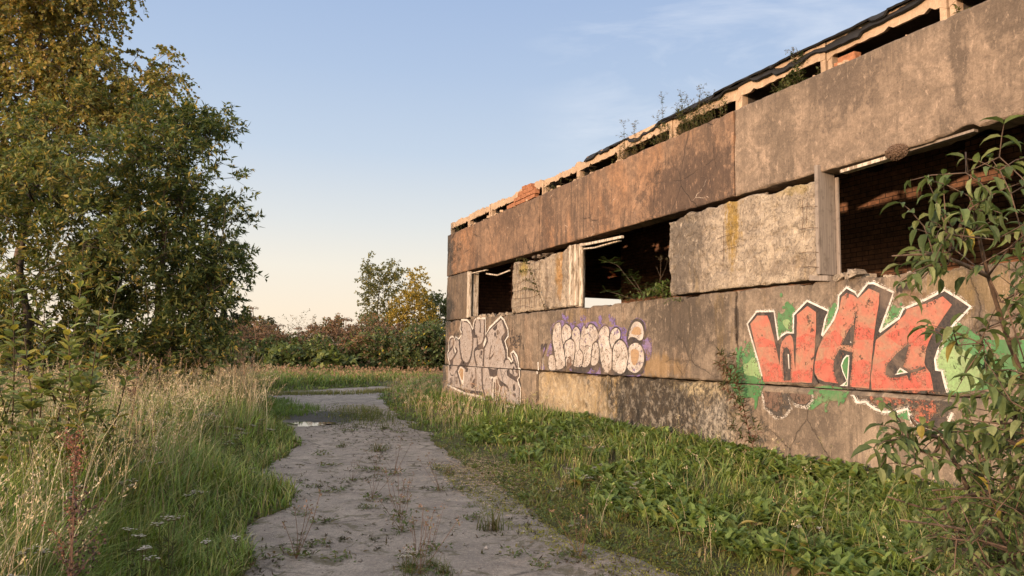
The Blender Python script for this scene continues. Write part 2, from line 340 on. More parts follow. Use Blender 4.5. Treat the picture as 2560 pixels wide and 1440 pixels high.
def brick_mat(name, c1, c2, mortar, bw=0.26, bh=0.088, axis='YZ'):
    N = NT(name); P = N.pos()
    s = N.sep(P); x = N.n("ShaderNodeCombineXYZ")
    N.set(x.inputs[0], s[1] if axis == 'YZ' else s[0]); N.set(x.inputs[1], s[2])
    v = N.mix(0.012, x.outputs[0], N.noise(P, 6.0, 3, 0.5, 0.0, "Color"), 'ADD')
    b = N.n("ShaderNodeTexBrick"); N.set(b.inputs["Vector"], v)
    b.inputs["Scale"].default_value = 1.0; b.inputs["Brick Width"].default_value = bw; b.inputs["Row Height"].default_value = bh
    b.inputs["Mortar Size"].default_value = 0.007; b.inputs["Mortar Smooth"].default_value = 0.3; b.inputs["Bias"].default_value = -0.1
    N.set(b.inputs["Color1"], c1); N.set(b.inputs["Color2"], c2); N.set(b.inputs["Mortar"], mortar)
    c = N.mix(N.ramp(N.noise(P, 11.0, 6, 0.7), [(0.4, 0.6), (0.65, 0.0)]), b.outputs["Color"], (0.05, 0.035, 0.028))
    h = N.math('ADD', N.math('MULTIPLY', b.outputs["Fac"], -1.0), N.math('MULTIPLY', N.noise(P, 40, 4, 0.6), 0.4))
    return N.done(N.pbsdf(c, 0.92, N.bump(h, 0.9, 0.012), 0.1))
M_BRICK = brick_mat("soot_brick", (0.30, 0.15, 0.083), (0.24, 0.12, 0.07), (0.035, 0.026, 0.022))
def simple(name, c, rough=0.85, var=0.3, sc=14.0, bumpd=0.006, metallic=0.0):
    N = NT(name); P = N.pos(); k = N.noise(P, sc, 6, 0.65)
    cc = N.mix(N.ramp(k, [(0.35, 1.0), (0.65, 0.0)]), c, tuple(x*(1-var) for x in c))
    return N.done(N.pbsdf(cc, rough, N.bump(k, 0.6, bumpd), 0.25, Metallic=metallic))
M_RUST = simple("rusted_steel", (0.10, 0.045, 0.022), 0.8, 0.6, 40)
M_FELT = simple("torn_roofing_felt", (0.022, 0.02, 0.019), 0.75, 0.4, 9, 0.01)
M_REDB = simple("loose_red_brick", (0.40, 0.17, 0.085), 0.9, 0.45, 22, 0.006)
M_MUD = simple("dried_mud_pellets", (0.17, 0.11, 0.075), 0.95, 0.5, 60, 0.004)
M_DIRT = simple("interior_dirt", (0.10, 0.08, 0.06), 0.95, 0.4, 6)

building = empty("abandoned_building", (0, 0, 0), "long derelict concrete panel building covered in graffiti, with empty window openings", "building")

def wall_slab(name, y0, y1, z0, z1, xf, th, mat, res=0.05, amp=0.006, chip=0.012, seed=1, parent=building, edge=None, label=None):
    """panel of the facade: front face near X=xf (facing -X). y0,y1 functions of z or numbers, z0,z1 functions of y or numbers."""
    fn = lambda q: (q if callable(q) else (lambda a: np.full(np.shape(a), float(q))))
    fy0, fy1, fz0, fz1 = fn(y0), fn(y1), fn(z0), fn(z1)
    ym0, ym1, zm0, zm1 = float(np.mean(fy0(np.array([2.0])))), float(np.mean(fy1(np.array([2.0])))), 0, 0
    Lh = max(0.3, float(np.mean(fz1(np.linspace(ym0, ym1, 9))-fz0(np.linspace(ym0, ym1, 9)))))
    ny, nz = max(4, int(abs(ym1-ym0)/res)), max(4, int(Lh/res))
    e = 0.008
    def par(n, Ld):
        t = np.linspace(0, 1, n+1); return np.unique(np.concatenate([t, [e/Ld, 3*e/Ld, 1-3*e/Ld, 1-e/Ld]]))
    S, T = np.meshgrid(par(ny, abs(ym1-ym0)), par(nz, Lh), indexing='ij')
    Y = ym0+(ym1-ym0)*S; Z = fz0(Y)+(fz1(Y)-fz0(Y))*T
    Y = fy0(Z)+(fy1(Z)-fy0(Z))*S
    Z = fz0(Y)+(fz1(Y)-fz0(Y))*T
    d = np.minimum(np.minimum(S, 1-S)*abs(ym1-ym0), np.minimum(T, 1-T)*Lh)
    X = xf + amp*fbm(Y*5, Z*5, 0, seed, 4)*1.6 + 0.011*np.clip(1-d/0.02, 0, 1)**2
    ck = fbm(Y*7, Z*7, 3.3, seed+9, 4)
    X = X + chip*np.clip((ck-0.50)*8, 0, 1.6)*np.clip(1-d/(0.01+0.12*np.clip(ck-0.45, 0, 1)), 0, 1)
    if edge is not None: X = X + edge(Y, Z, d)
    jy = (fbm(Y*9, Z*9, 5, seed+3)-0.5)*chip*1.2; jz = (fbm(Y*9, Z*9, 8, seed+4)-0.5)*chip*1.2
    eb = np.clip(1-d/0.02, 0, 1)
    Y2, Z2 = Y+jy*eb, Z+jz*eb
    n0, n1 = X.shape
    V = np.stack([X, Y2, Z2], -1).reshape(-1, 3)
    i, j = np.meshgrid(np.arange(n0-1), np.arange(n1-1), indexing='ij'); a = i*n1+j
    Fq = np.stack([a, a+1, a+n1+1, a+n1], -1).reshape(-1, 4)
    if ym1 < ym0: pass
    else: Fq = Fq[:, ::-1]
    ring = list(range(0, n1)) + [k*n1+n1-1 for k in range(1, n0)] + [(n0-1)*n1+k for k in range(n1-2, -1, -1)] + [k*n1 for k in range(n0-2, 0, -1)]
    ring = np.array(ring); B = V[ring].copy(); B[:, 0] = xf+th
    m = len(ring); nb = len(V)+np.arange(m)
    side = np.stack([ring, np.roll(ring, -1), np.roll(nb, -1), nb], -1)
    V = np.concatenate([V, B])
    o = mesh_obj(name, V, [Fq, side, [nb]], mat, parent)
    bm = bmesh.new(); bm.from_mesh(o.data); bmesh.ops.recalc_face_normals(bm, faces=bm.faces); bm.to_mesh(o.data); bm.free()
    if label: o["label"] = label
    return o

JO = [19.71, 13.71, 7.71, 1.71, -4.29]
ZU0, ZU1, ZM1, ZM0, ZL1, ZL0 = 3.625, 4.787, 3.60, 2.385, 2.362, 1.17
g = 0.011
# upper band, lower band, plinth
for k in range(4):
    a, b = JO[k+1]+(g if k < 3 else 0), JO[k]-(g if k else 0)
    if k == 2:
        def zb(y): return ZU0 + (0.045*np.clip((fbm(y*11.0, 0.3, 0, 5, 5)-0.5)*5, 0, 1)+0.02*vnoise(y*25, 0.1, 0, 6))*sstep(5.0, 4.7, y)*sstep(2.6, 3.6, y)
    else: zb = ZU0
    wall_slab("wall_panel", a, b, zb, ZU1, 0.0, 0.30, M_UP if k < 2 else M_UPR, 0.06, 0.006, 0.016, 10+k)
    wall_slab("wall_panel", a, b, ZL0, lambda y, s=k: ZL1 - 0.035*np.clip((fbm(y*4, 1.0, 0, 60+s)-0.55)*6, 0, 1), 0.0, 0.30, M_LOW, 0.06, 0.006, 0.02, 30+k)
def rot(Y, Z, d): return 0.05*np.clip((fbm(Y*2.2, Z*2.2, 1, 77, 5)-0.47)*5, 0, 1)
wall_slab("plinth_panel", JO[1]+0.012, JO[0]+0.05, -0.5, 1.145, -0.035, 0.33, M_PLIN, 0.06, 0.006, 0.02, 50)
wall_slab("plinth_panel", JO[2]+0.012, JO[1]-0.02, -0.5, lambda y: 1.15-0.03*fbm(y*5, 0, 0, 8), 0.012, 0.28, M_PLAG, 0.035, 0.012, 0.05, 51, edge=rot, label="crumbling plinth panel streaked black and white")
def ledge(Y, Z, d): return 0.03*sstep(1.10, 1.155, Z)*(0.4+fbm(Y*6, 2, 0, 4))
wall_slab("plinth_panel", JO[3]+0.012, JO[2]-0.012, -0.5, 1.155, -0.035, 0.33, M_PLIN, 0.05, 0.006, 0.02, 52, edge=ledge)
wall_slab("plinth_panel", JO[4], JO[3]-0.012, -0.5, 1.15, -0.035, 0.33, M_PLIN, 0.08, 0.006, 0.02, 53)
# middle row: end piece, two broken piers, the pier beyond the frame
wall_slab("wall_block", 17.98, 19.70, ZM0, 3.605, 0.006, 0.29, M_LOW, 0.05, 0.006, 0.02, 60)
def p1top(y): return 3.50 + 0.10*sstep(12.75, 12.45, y) - 0.03*fbm(y*6, 0, 0, 3) - 0.07*sstep(13.2, 13.6, y)*sstep(14.3, 13.9, y)*(0.4+0.6*fbm(y*9, 0.1, 0, 14)) + 0.05*sstep(14.6, 15.1, y)
def rough(Y, Z, d): return 0.020*fbm(Y*4, Z*4, 2, 21, 5) + 0.02*np.clip((fbm(Y*9, Z*9, 2, 23, 4)-0.52)*5, 0, 1)
wall_slab("wall_block", lambda z: 12.42+0.05*(fbm(z*6, 2, 0, 31)-0.5)*2, lambda z: 15.16+0.05*(fbm(z*5, 7, 0, 32)-0.5)*2, ZM0+0.01, p1top, 0.02, 0.26, M_PIER, 0.03, 0.008, 0.04, 61, edge=rough, label="pale crumbling wall block with exposed steel mesh")
def p2top(y): return 3.545 + 0.045*(fbm(y*3, 0, 0, 41)-0.5)*2 - 0.06*sstep(8.3, 9.1, y)*fbm(y*5, 0, 0, 4) - 0.03*sstep(6.9, 6.4, y)
wall_slab("wall_block", 6.29, lambda z: 9.17+0.05*(fbm(z*6, 2, 0, 35)-0.5)*2, ZM0+0.012, p2top, -0.03, 0.30, M_PIER, 0.03, 0.008, 0.03, 62, edge=rough, label="wide pale wall block with ochre lichen run and flaking skin")
wall_slab("wall_block", -4.28, 0.4, ZM0, 3.60, 0.0, 0.30, M_PIER, 0.08, 0.008, 0.03, 63)

# ---- timber linings of the openings
def timber(pieces, name, mat, label=None):
    mb = MB()
    for a, b in pieces: mb.box(a, b)
    o = mb.build(name, mat, building)
    mod = o.modifiers.new("soft", 'BEVEL'); mod.width = 0.006; mod.segments = 1
    if label: o["label"] = label
    return o
timber([((-0.01, 17.90, 2.40), (0.10, 17.975, 3.60)), ((0.0, 17.82, 2.42), (0.06, 17.895, 3.56)), ((0.13, 17.86, 2.42), (0.27, 17.96, 3.58))], "window_frame", M_WOODP)
timber([((-0.005, 12.27, 2.41), (0.05, 12.36, 3.55)), ((0.055, 12.20, 2.41), (0.115, 12.35, 3.57)), ((0.12, 12.13, 2.39), (0.175, 12.34, 3.57)), ((0.18, 12.22, 2.39), (0.27, 12.33, 3.57)), ((0.125, 12.08, 2.44), (0.16, 12.125, 3.53))], "window_frame", M_WOODP)
timber([((-0.05, 6.235, 2.44), (0.215, 6.285, 3.70)), ((0.22, 6.20, 2.42), (0.25, 6.27, 3.58))], "window_frame", M_WOOD, "broad grey board lining the window opening")
mbx = MB(); mbx.box((-0.02, 6.15, 2.375), (0.14, 6.42, 2.435), rot=Matrix.Rotation(0.1, 3, 'X')); mbx.build("board_stub", M_WOOD, building)
# broken head pieces
def lath(name, ptsA, w_, t_, mat, X=0.06):
    P = [np.array([X+dx, *on_wall(a, b, X+dx)]) for a, b, dx in ptsA]
    mb = MB()
    for p, q in zip(P[:-1], P[1:]):
        d = q-p; L_ = np.linalg.norm(d); d = d/L_
        s1 = np.cross(d, [0, 0, 1]); s1 /= np.linalg.norm(s1); s2 = np.cross(s1, d)
        V = []
        for e in (p, q):
            for u1, u2 in ((-1, -1), (1, -1), (1, 1), (-1, 1)): V.append(e+s1*w_*u1+s2*t_*u2)
        mb.add(V, [np.array([[0, 1, 2, 3], [7, 6, 5, 4], [0, 4, 5, 1], [1, 5, 6, 2], [2, 6, 7, 3], [3, 7, 4, 0]])])
    return mb.build(name, mat, building)
lath("broken_lath", [(1450, 612, 0.0), (1470, 610, 0.02), (1557, 592, 0.0)], 0.02, 0.022, M_WOODP)
lath("broken_lath", [(1462, 622, 0.02), (1490, 619, 0.05), (1550, 602, 0.10)], 0.03, 0.012, M_WOODP)
lath("broken_lath", [(1216, 684, 0.05), (1244, 688, 0.07), (1275, 676, 0.04)], 0.012, 0.016, M_WOODP)
lath("broken_lath", [(1182, 683, 0.02), (1218, 675, 0.03)], 0.03, 0.012, M_WOODP)
lath("head_board", [(2108, 430, 0.04), (2236, 392, 0.04)], 0.05, 0.018, M_WOODP, 0.04)
lath("head_board", [(2250, 385, 0.06), (2330, 360, 0.05), (2440, 326, 0.05)], 0.03, 0.012, M_WOOD, 0.04)
# rubble on the sills (parts of the wall head)
def rubble(name, y0, y1, z, n, s0, s1, mat, x0=0.02, x1=0.25, pit=0.0):
    mb = MB()
    for _ in range(n):
        s = rng.uniform(s0, s1); c = np.array([rng.uniform(x0, x1), rng.uniform(y0, y1), z+s*0.25])
        R = Matrix.Rotation(rng.uniform(0, 6.3), 3, 'Z') @ Matrix.Rotation(rng.normal(0, 0.25), 3, 'X')
        mb.box(c-np.array([s*0.5, s*rng.uniform(0.4, 0.9), s*0.3]), c+np.array([s*0.5, s*rng.uniform(0.4, 0.9), s*0.3]), rot=R, jit=s*0.09)
    o = mb.build(name, mat, building); o["kind"] = "stuff"; return o
rubble("sill_rubble", 15.2, 17.9, 2.36, 46, 0.05, 0.13, M_PIER)
rubble("sill_rubble", 9.2, 12.1, 2.35, 10, 0.02, 0.05, M_PIER, 0.1)
rubble("sill_rubble", 5.72, 6.15, 2.365, 14, 0.06, 0.13, M_PIER)
rubble("sill_rubble", 0.5, 5.7, 2.345, 30, 0.02, 0.045, M_PIER, 0.03, 0.25)
rubble("parapet_rubble", 10.3, 19.2, 4.785, 70, 0.025, 0.08, M_SLAB, 0.02, 0.2)
rubble("parapet_rubble", 1.0, 10.0, 4.785, 40, 0.02, 0.06, M_SLAB, 0.02, 0.2)
rubble("joint_rubble", 13.2, 14.3, 3.52, 12, 0.05, 0.09, M_LOW, 0.06, 0.2)
rubble("joint_rubble", 7.2, 8.0, 3.555, 7, 0.03, 0.06, M_LOW, 0.06, 0.2)

# ---- exposed reinforcement mesh on the first pier
mb = MB()
for k in range(7):
    yy = 15.05-0.235*k; a = rng.normal(0, 0.02, 5)
    mb.tube([(-0.012+0.006*math.sin(q*3+k), yy+a[q], 2.46+q*0.255) for q in range(5)], 0.0036, 5)
for k in range(6):
    zz = 2.50+0.185*k; n_ = 7; a = rng.normal(0, 0.012, n_)
    mb.tube([(-0.020+0.004*math.sin(q*2+k), 15.16-q*0.255, zz+a[q]+0.02*math.sin(q+k)) for q in range(n_ if k % 3 else n_-1)], 0.0036, 5)
mb.build("rebar_mesh", M_RUST, building)
stubs = [[(-0.035, 6.5+rng.uniform(-0.1, 0.1), zz), (-0.06, 6.36, zz-0.01), (-0.055, 6.24, zz-0.03)] for zz in (3.25, 3.0, 2.72, 2.55)]
stubs += [[(-0.045, 6.47, 3.32), (-0.05, 6.46, 3.1), (-0.045, 6.49, 2.95)], [(-0.045, 6.40, 3.3), (-0.05, 6.41, 3.05)], [(-0.032, 7.88, 3.3), (-0.045, 7.87, 3.0), (-0.035, 7.9, 2.7)]]
stubs += [[(-0.03, yy-0.22, zz+0.02), (-0.045, yy, zz), (-0.03, yy+0.12, zz-0.01)] for yy, zz in ((7.9, 3.1), (7.86, 2.92))]
for pts in stubs:
    mb = MB(); mb.tube(pts, 0.0028, 5); mb.build("rebar_stub", M_RUST, building)

# ---- roof: ribbed slabs whose ends stand on the top panel, felt over the nearer ones
for k in range(16):
    y1 = 19.70-1.5*k; y0 = y1-1.485
    mb = MB()
    x0 = 0.10+rng.uniform(-0.015, 0.015); x1 = 12.1
    top = 5.17
    # end rib with an uneven bottom and broken top
    n_ = 26; yy = np.linspace(y0, y1, n_)
    far = 11.7 < y1
    zb = 4.975+0.004*rng.normal(0, 1, n_)+0.035*(rng.random(n_) < 0.10); zb[:2] -= [0.05, 0.015]; zb[-2:] -= [0.015, 0.05]; zt = np.full(n_, top) - ((0.035*rng.random(n_)+0.045*(fbm(yy*2, k*2.0, 0, 15) > 0.55)) if far else 0)
    xf = x0+0.004*(fbm(yy*5, k, 0, 25)-0.5)*2
    V = np.concatenate([np.stack([xf, yy, zb], 1), np.stack([xf+0.004, yy, zt], 1), np.stack([xf+0.07, yy, zt-0.004], 1), np.stack([xf+0.055, yy, zb+0.012], 1)])
    i = np.arange(n_-1)
    Fq = [np.stack([i, i+n_, i+n_+1, i+1], 1), np.stack([i+n_, i+2*n_, i+2*n_+1, i+n_+1], 1), np.stack([i+2*n_, i+3*n_, i+3*n_+1, i+2*n_+1], 1), np.stack([i+3*n_, i, i+1, i+3*n_+1], 1),
          np.array([0, 3*n_, 2*n_, n_]), np.array([n_-1, 2*n_-1, 3*n_-1, 4*n_-1])]
    mb.add(V, Fq)
    for ya, yb in ((y0, y0+0.075), (y1-0.075, y1)):
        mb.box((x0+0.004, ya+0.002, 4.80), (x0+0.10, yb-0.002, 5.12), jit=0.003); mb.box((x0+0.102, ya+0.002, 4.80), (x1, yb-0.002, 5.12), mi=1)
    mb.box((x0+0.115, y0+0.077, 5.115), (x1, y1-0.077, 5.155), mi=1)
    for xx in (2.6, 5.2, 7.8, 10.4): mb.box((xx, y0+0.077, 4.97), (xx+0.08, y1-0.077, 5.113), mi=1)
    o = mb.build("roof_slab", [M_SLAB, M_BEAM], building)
    if k == 0: o["label"] = "end roof slab with rounded broken corner"
# felt: sheet with sagging ragged edge
def felt(ya, yb, seed, xfr, lift):
    ny, nx = int((yb-ya)/0.05), 14
    Y, U = np.meshgrid(np.linspace(ya, yb, ny), np.linspace(0, 1, nx), indexing='ij')
    ed = xfr + 0.03*(fbm(Y*1.3, 0.4, 0, seed)-0.5)*2 + 0.02*(fbm(Y*7, 0.4, 0, seed+2)-0.5)*2
    X = ed + (3.0-ed)*U**2.0
    hang = 0.07*sstep(0.45, 0.62, fbm(Y*0.9, 0.2, 0, seed+5))+0.03*fbm(Y*9, 0, 0, seed+6)+0.015+0.05*sstep(0.54, 0.57, fbm(Y*2.6, 0.7, 0, seed+8))
    Z = 5.20+lift - (hang+0.02)*np.clip(1-(X-ed)/0.10, 0, 1)**1.5 + 0.018*fbm(Y*3, X*3, 0, seed+3) + 0.03*sstep(0.0, 1.0, (X-0.2)/1.5)
    V = np.stack([X, Y, Z], -1).reshape(-1, 3)
    i, j = np.meshgrid(np.arange(ny-1), np.arange(nx-1), indexing='ij'); a = i*nx+j
    o = mesh_obj("roof_felt", V, [np.stack([a, a+nx, a+nx+1, a+1], -1).reshape(-1, 4)], M_FELT, building)
    md = o.modifiers.new("thick", 'SOLIDIFY'); md.thickness = 0.022; md.offset = 1
    return o
felt(1.2, 11.9, 5, 0.05, -0.01)
felt(-4.2, 9.6, 9, 0.04, 0.016)
# brick packing at the parapet
def bricks(name, rows, x0, x1, bl, bh, mat, lab=None):
    mb = MB()
    for (ya, yb, z) in rows:
        y = ya
        while y < yb-0.04:
            l = min(bl*rng.uniform(0.93, 1.0), yb-y)
            mb.box((x0+rng.uniform(-0.012, 0.012), y+0.005, z+0.004), (x1+rng.uniform(-0.01, 0.01), y+l-0.005, z+bh-0.004), jit=0.004)
            y += bl
    o = mb.build(name, mat, building)
    if lab: o["label"] = lab
    return o
bricks("brick_packing", [(13.95, 15.45, 4.79), (13.90, 15.05, 4.88), (14.05, 14.85, 4.97), (14.15, 14.6, 5.06)], 0.0, 0.098, 0.25, 0.088, M_REDB, "orange brick patch stepped on the parapet")
bricks("brick_packing", [(5.78, 6.09, 4.79), (5.80, 6.05, 4.85)], 0.08, 0.2, 0.31, 0.062, M_REDB, "single red brick under the roof slab")
# ---- inside: brick cross walls, end and rear walls, floor
def boxpart(name, a, b, mat):
    mb = MB(); mb.box(a, b); return mb.build(name, mat, building)
boxpart("inner_brick_wall", (4.5, -4.0, 0.1), (4.88, 17.75, 4.94), M_BRICK)
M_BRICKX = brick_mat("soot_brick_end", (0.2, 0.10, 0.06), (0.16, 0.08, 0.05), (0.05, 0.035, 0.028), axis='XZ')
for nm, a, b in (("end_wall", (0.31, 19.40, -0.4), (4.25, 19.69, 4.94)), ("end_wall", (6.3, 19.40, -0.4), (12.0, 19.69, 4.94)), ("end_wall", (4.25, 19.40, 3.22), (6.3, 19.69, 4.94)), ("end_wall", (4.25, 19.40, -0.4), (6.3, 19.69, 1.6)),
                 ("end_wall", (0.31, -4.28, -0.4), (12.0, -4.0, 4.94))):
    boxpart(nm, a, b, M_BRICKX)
boxpart("rear_wall", (11.7, -3.99, -0.4), (12.0, 19.39, 4.94), M_BRICK)
boxpart("interior_floor", (0.3, -3.99, 0.02), (11.69, 19.39, 0.12), M_DIRT)
boxpart("added_sun_block", (0.31, 15.2, 4.79), (0.42, 17.9, 4.96), M_BEAM)  # added box, closes the far roof gaps to keep sun off the end wall
# mud nest under the lintel: a thing of its own
nc = np.array([-0.02, *on_wall(2243, 378)])
mb = MB()
for _ in range(260):
    th, ph = rng.uniform(0, 2*math.pi), math.acos(rng.uniform(-1, 1))
    d = np.array([-abs(math.sin(ph)*math.cos(th)), math.sin(ph)*math.sin(th)*1.15, math.cos(ph)*0.72])
    c = nc+np.array([0.03, 0, -0.01])+d*0.105; s = rng.uniform(0.007, 0.013)
    Vb = np.array([[1,0,0],[-1,0,0],[0,1,0],[0,-1,0],[0,0,1],[0,0,-1]])*s*rng.uniform(0.7, 1.4, (6, 1))
    mb.add(c+Vb, np.array([[0,2,4],[2,1,4],[1,3,4],[3,0,4],[2,0,5],[1,2,5],[3,1,5],[0,3,5]]))
Vs, Fs_ = [], []
for a_ in range(9):
    for b_ in range(13):
        ph = math.pi*a_/8; th = math.pi*0.5+math.pi*b_/12
        Vs.append(nc+np.array([0.03, 0, -0.01])+0.1*np.array([math.cos(th)*math.sin(ph), math.sin(th)*math.sin(ph)*1.15, math.cos(ph)*0.72]))
for a_ in range(8):
    for b_ in range(12): Fs_.append([a_*13+b_, a_*13+b_+1, a_*13+b_+14, a_*13+b_+13])
mb.add(np.array(Vs), np.array(Fs_))
tag(mb.build("bird_nest", M_MUD, loc=nc), "small brown mud bird nest stuck to the concrete edge above the large window", "nest")
# ================================================================== GRAFFITI (paint films on the panels)
def paint(name, c, c2=None, wear=0.25, mott=0.3, wsc=9.0):
    N = NT(name); P = N.pos()
    k = N.noise(P, 5.0, 6, 0.65, 0.6); f = N.noise(P, 40.0, 5, 0.7)
    cc = N.mix(N.ramp(k, [(0.40, 0.0), (0.62, 1.0)]), c, c2 if c2 else tuple(x*(1-mott) for x in c))
    cc = N.mix(N.ramp(f, [(0.35, 0.45), (0.65, 0.0)]), cc, (0.12, 0.09, 0.07))
    dv = N.ramp(N.noise(N.mapv(P, (1, 4.0, 0.45)), 1.7, 7, 0.7, 0.4), [(0.47, 0.0), (0.64, 0.5)])
    cc = N.mix(dv, cc, tuple(0.45*a_+0.08*b_ for a_, b_ in zip(c, (1.0, 0.75, 0.58))))
    cc = N.mix(N.ramp(N.noise(P, 2.0, 6, 0.66, 0.8), [(0.50, 0.0), (0.66, 0.45)]), cc, (0.27, 0.19, 0.135))
    wn = N.math('ADD', N.math('MULTIPLY', N.noise(P, wsc, 8, 0.72, 0.3), 0.7), N.math('MULTIPLY', f, 0.3))
    wm = N.ramp(wn, [(0.40+0.26*(wear-0.25), 0.0), (0.455+0.26*(wear-0.25), 1.0)])
    sh = N.pbsdf(cc, 0.75, N.bump(f, 0.3, 0.004), 0.25)
    tr = N.n("ShaderNodeBsdfTransparent"); mx = N.n("ShaderNodeMixShader")
    N.set(mx.inputs[0], wm); N.L.new(tr.outputs[0], mx.inputs[1]); N.L.new(sh, mx.inputs[2])
    return N.done(mx.outputs[0])
G_RED = paint("paint_red", (0.50, 0.14, 0.095), (0.38, 0.21, 0.135), 0.22, wsc=6)
G_REDHOT = paint("paint_bright_red", (0.54, 0.095, 0.07), (0.49, 0.13, 0.088), 0.42, wsc=5)
G_REDOLD = paint("paint_red_faded", (0.36, 0.115, 0.07), (0.24, 0.11, 0.07), 0.62, wsc=14)
G_BROWN = paint("paint_brown_faded", (0.17, 0.10, 0.07), (0.12, 0.08, 0.06), 0.4, wsc=14)
G_BLACK = paint("paint_black", (0.022, 0.021, 0.024), (0.035, 0.033, 0.034), 0.16)
G_BLACKOLD = paint("paint_black_faded", (0.05, 0.046, 0.042), None, 0.45, wsc=16)
G_WHITE = paint("paint_white", (0.78, 0.74, 0.68), (0.66, 0.60, 0.53), 0.2, wsc=14)
G_WHITEOLD = paint("paint_white_faded", (0.60, 0.54, 0.47), (0.5, 0.43, 0.36), 0.62, wsc=18)
G_GREEN = paint("paint_green", (0.05, 0.19, 0.06), (0.075, 0.24, 0.09), 0.34, wsc=6)
G_PGREEN = paint("paint_pale_green", (0.29, 0.43, 0.19), (0.21, 0.36, 0.14), 0.28, wsc=6)
G_PURPLE = paint("paint_purple", (0.17, 0.12, 0.32), (0.21, 0.15, 0.34), 0.42, wsc=7)
G_CREAM = paint("paint_cream", (0.60, 0.54, 0.49), (0.42, 0.36, 0.31), 0.32, wsc=12)
G_TAN = paint("paint_orange_tan", (0.42, 0.27, 0.145), (0.37, 0.23, 0.125), 0.2)
G_SILVER = paint("paint_silver", (0.44, 0.385, 0.355), (0.34, 0.295, 0.27), 0.26, wsc=10)
G_CHAR = paint("paint_charcoal", (0.032, 0.027, 0.03), (0.055, 0.044, 0.044), 0.2)
G_MIST = paint("paint_overspray", (0.62, 0.56, 0.49), None, 0.62, wsc=55)
G_DMIST = paint("paint_dark_overspray", (0.05, 0.045, 0.045), None, 0.66, wsc=60)
GM = [G_RED, G_REDHOT, G_REDOLD, G_BROWN, G_BLACK, G_BLACKOLD, G_WHITE, G_WHITEOLD, G_GREEN, G_PGREEN, G_PURPLE, G_CREAM, G_TAN, G_SILVER, G_CHAR]
CROP = {1: (1820, 690, 3.8906), 2: (2130, 690, 3.5125), 3: (1350, 780, 8.0), 4: (1110, 780, 9.6), 5: (1110, 900, 9.6), 0: (0, 0, 1.0)}
LEDGE = 1.160
def wpts(c, pts):
    """crop pixel list -> wall (y,z); an item (k,x,y) overrides the crop"""
    out = []
    for p in pts:
        k, a, b = p if len(p) == 3 else (c, p[0], p[1])
        ox, oy, s = CROP[k]; out.append(on_wall(ox+a/s, oy+b/s, -0.004))
    return np.array(out)
def smooth_loop(P, n=5, closed=True):
    P = np.asarray(P); m = len(P); out = []
    for i in range(m if closed else m-1):
        g = (lambda k: P[k % m]) if closed else (lambda k: P[min(max(k, 0), m-1)])
        p0, p1, p2, p3 = g(i-1), g(i), g(i+1), g(i+2)
        for t in np.arange(n)/n:
            out.append(0.5*((2*p1)+(-p0+p2)*t+(2*p0-5*p1+4*p2-p3)*t*t+(-p0+3*p1-3*p2+p3)*t**3))
    if not closed: out.append(P[-1])
    return np.array(out)
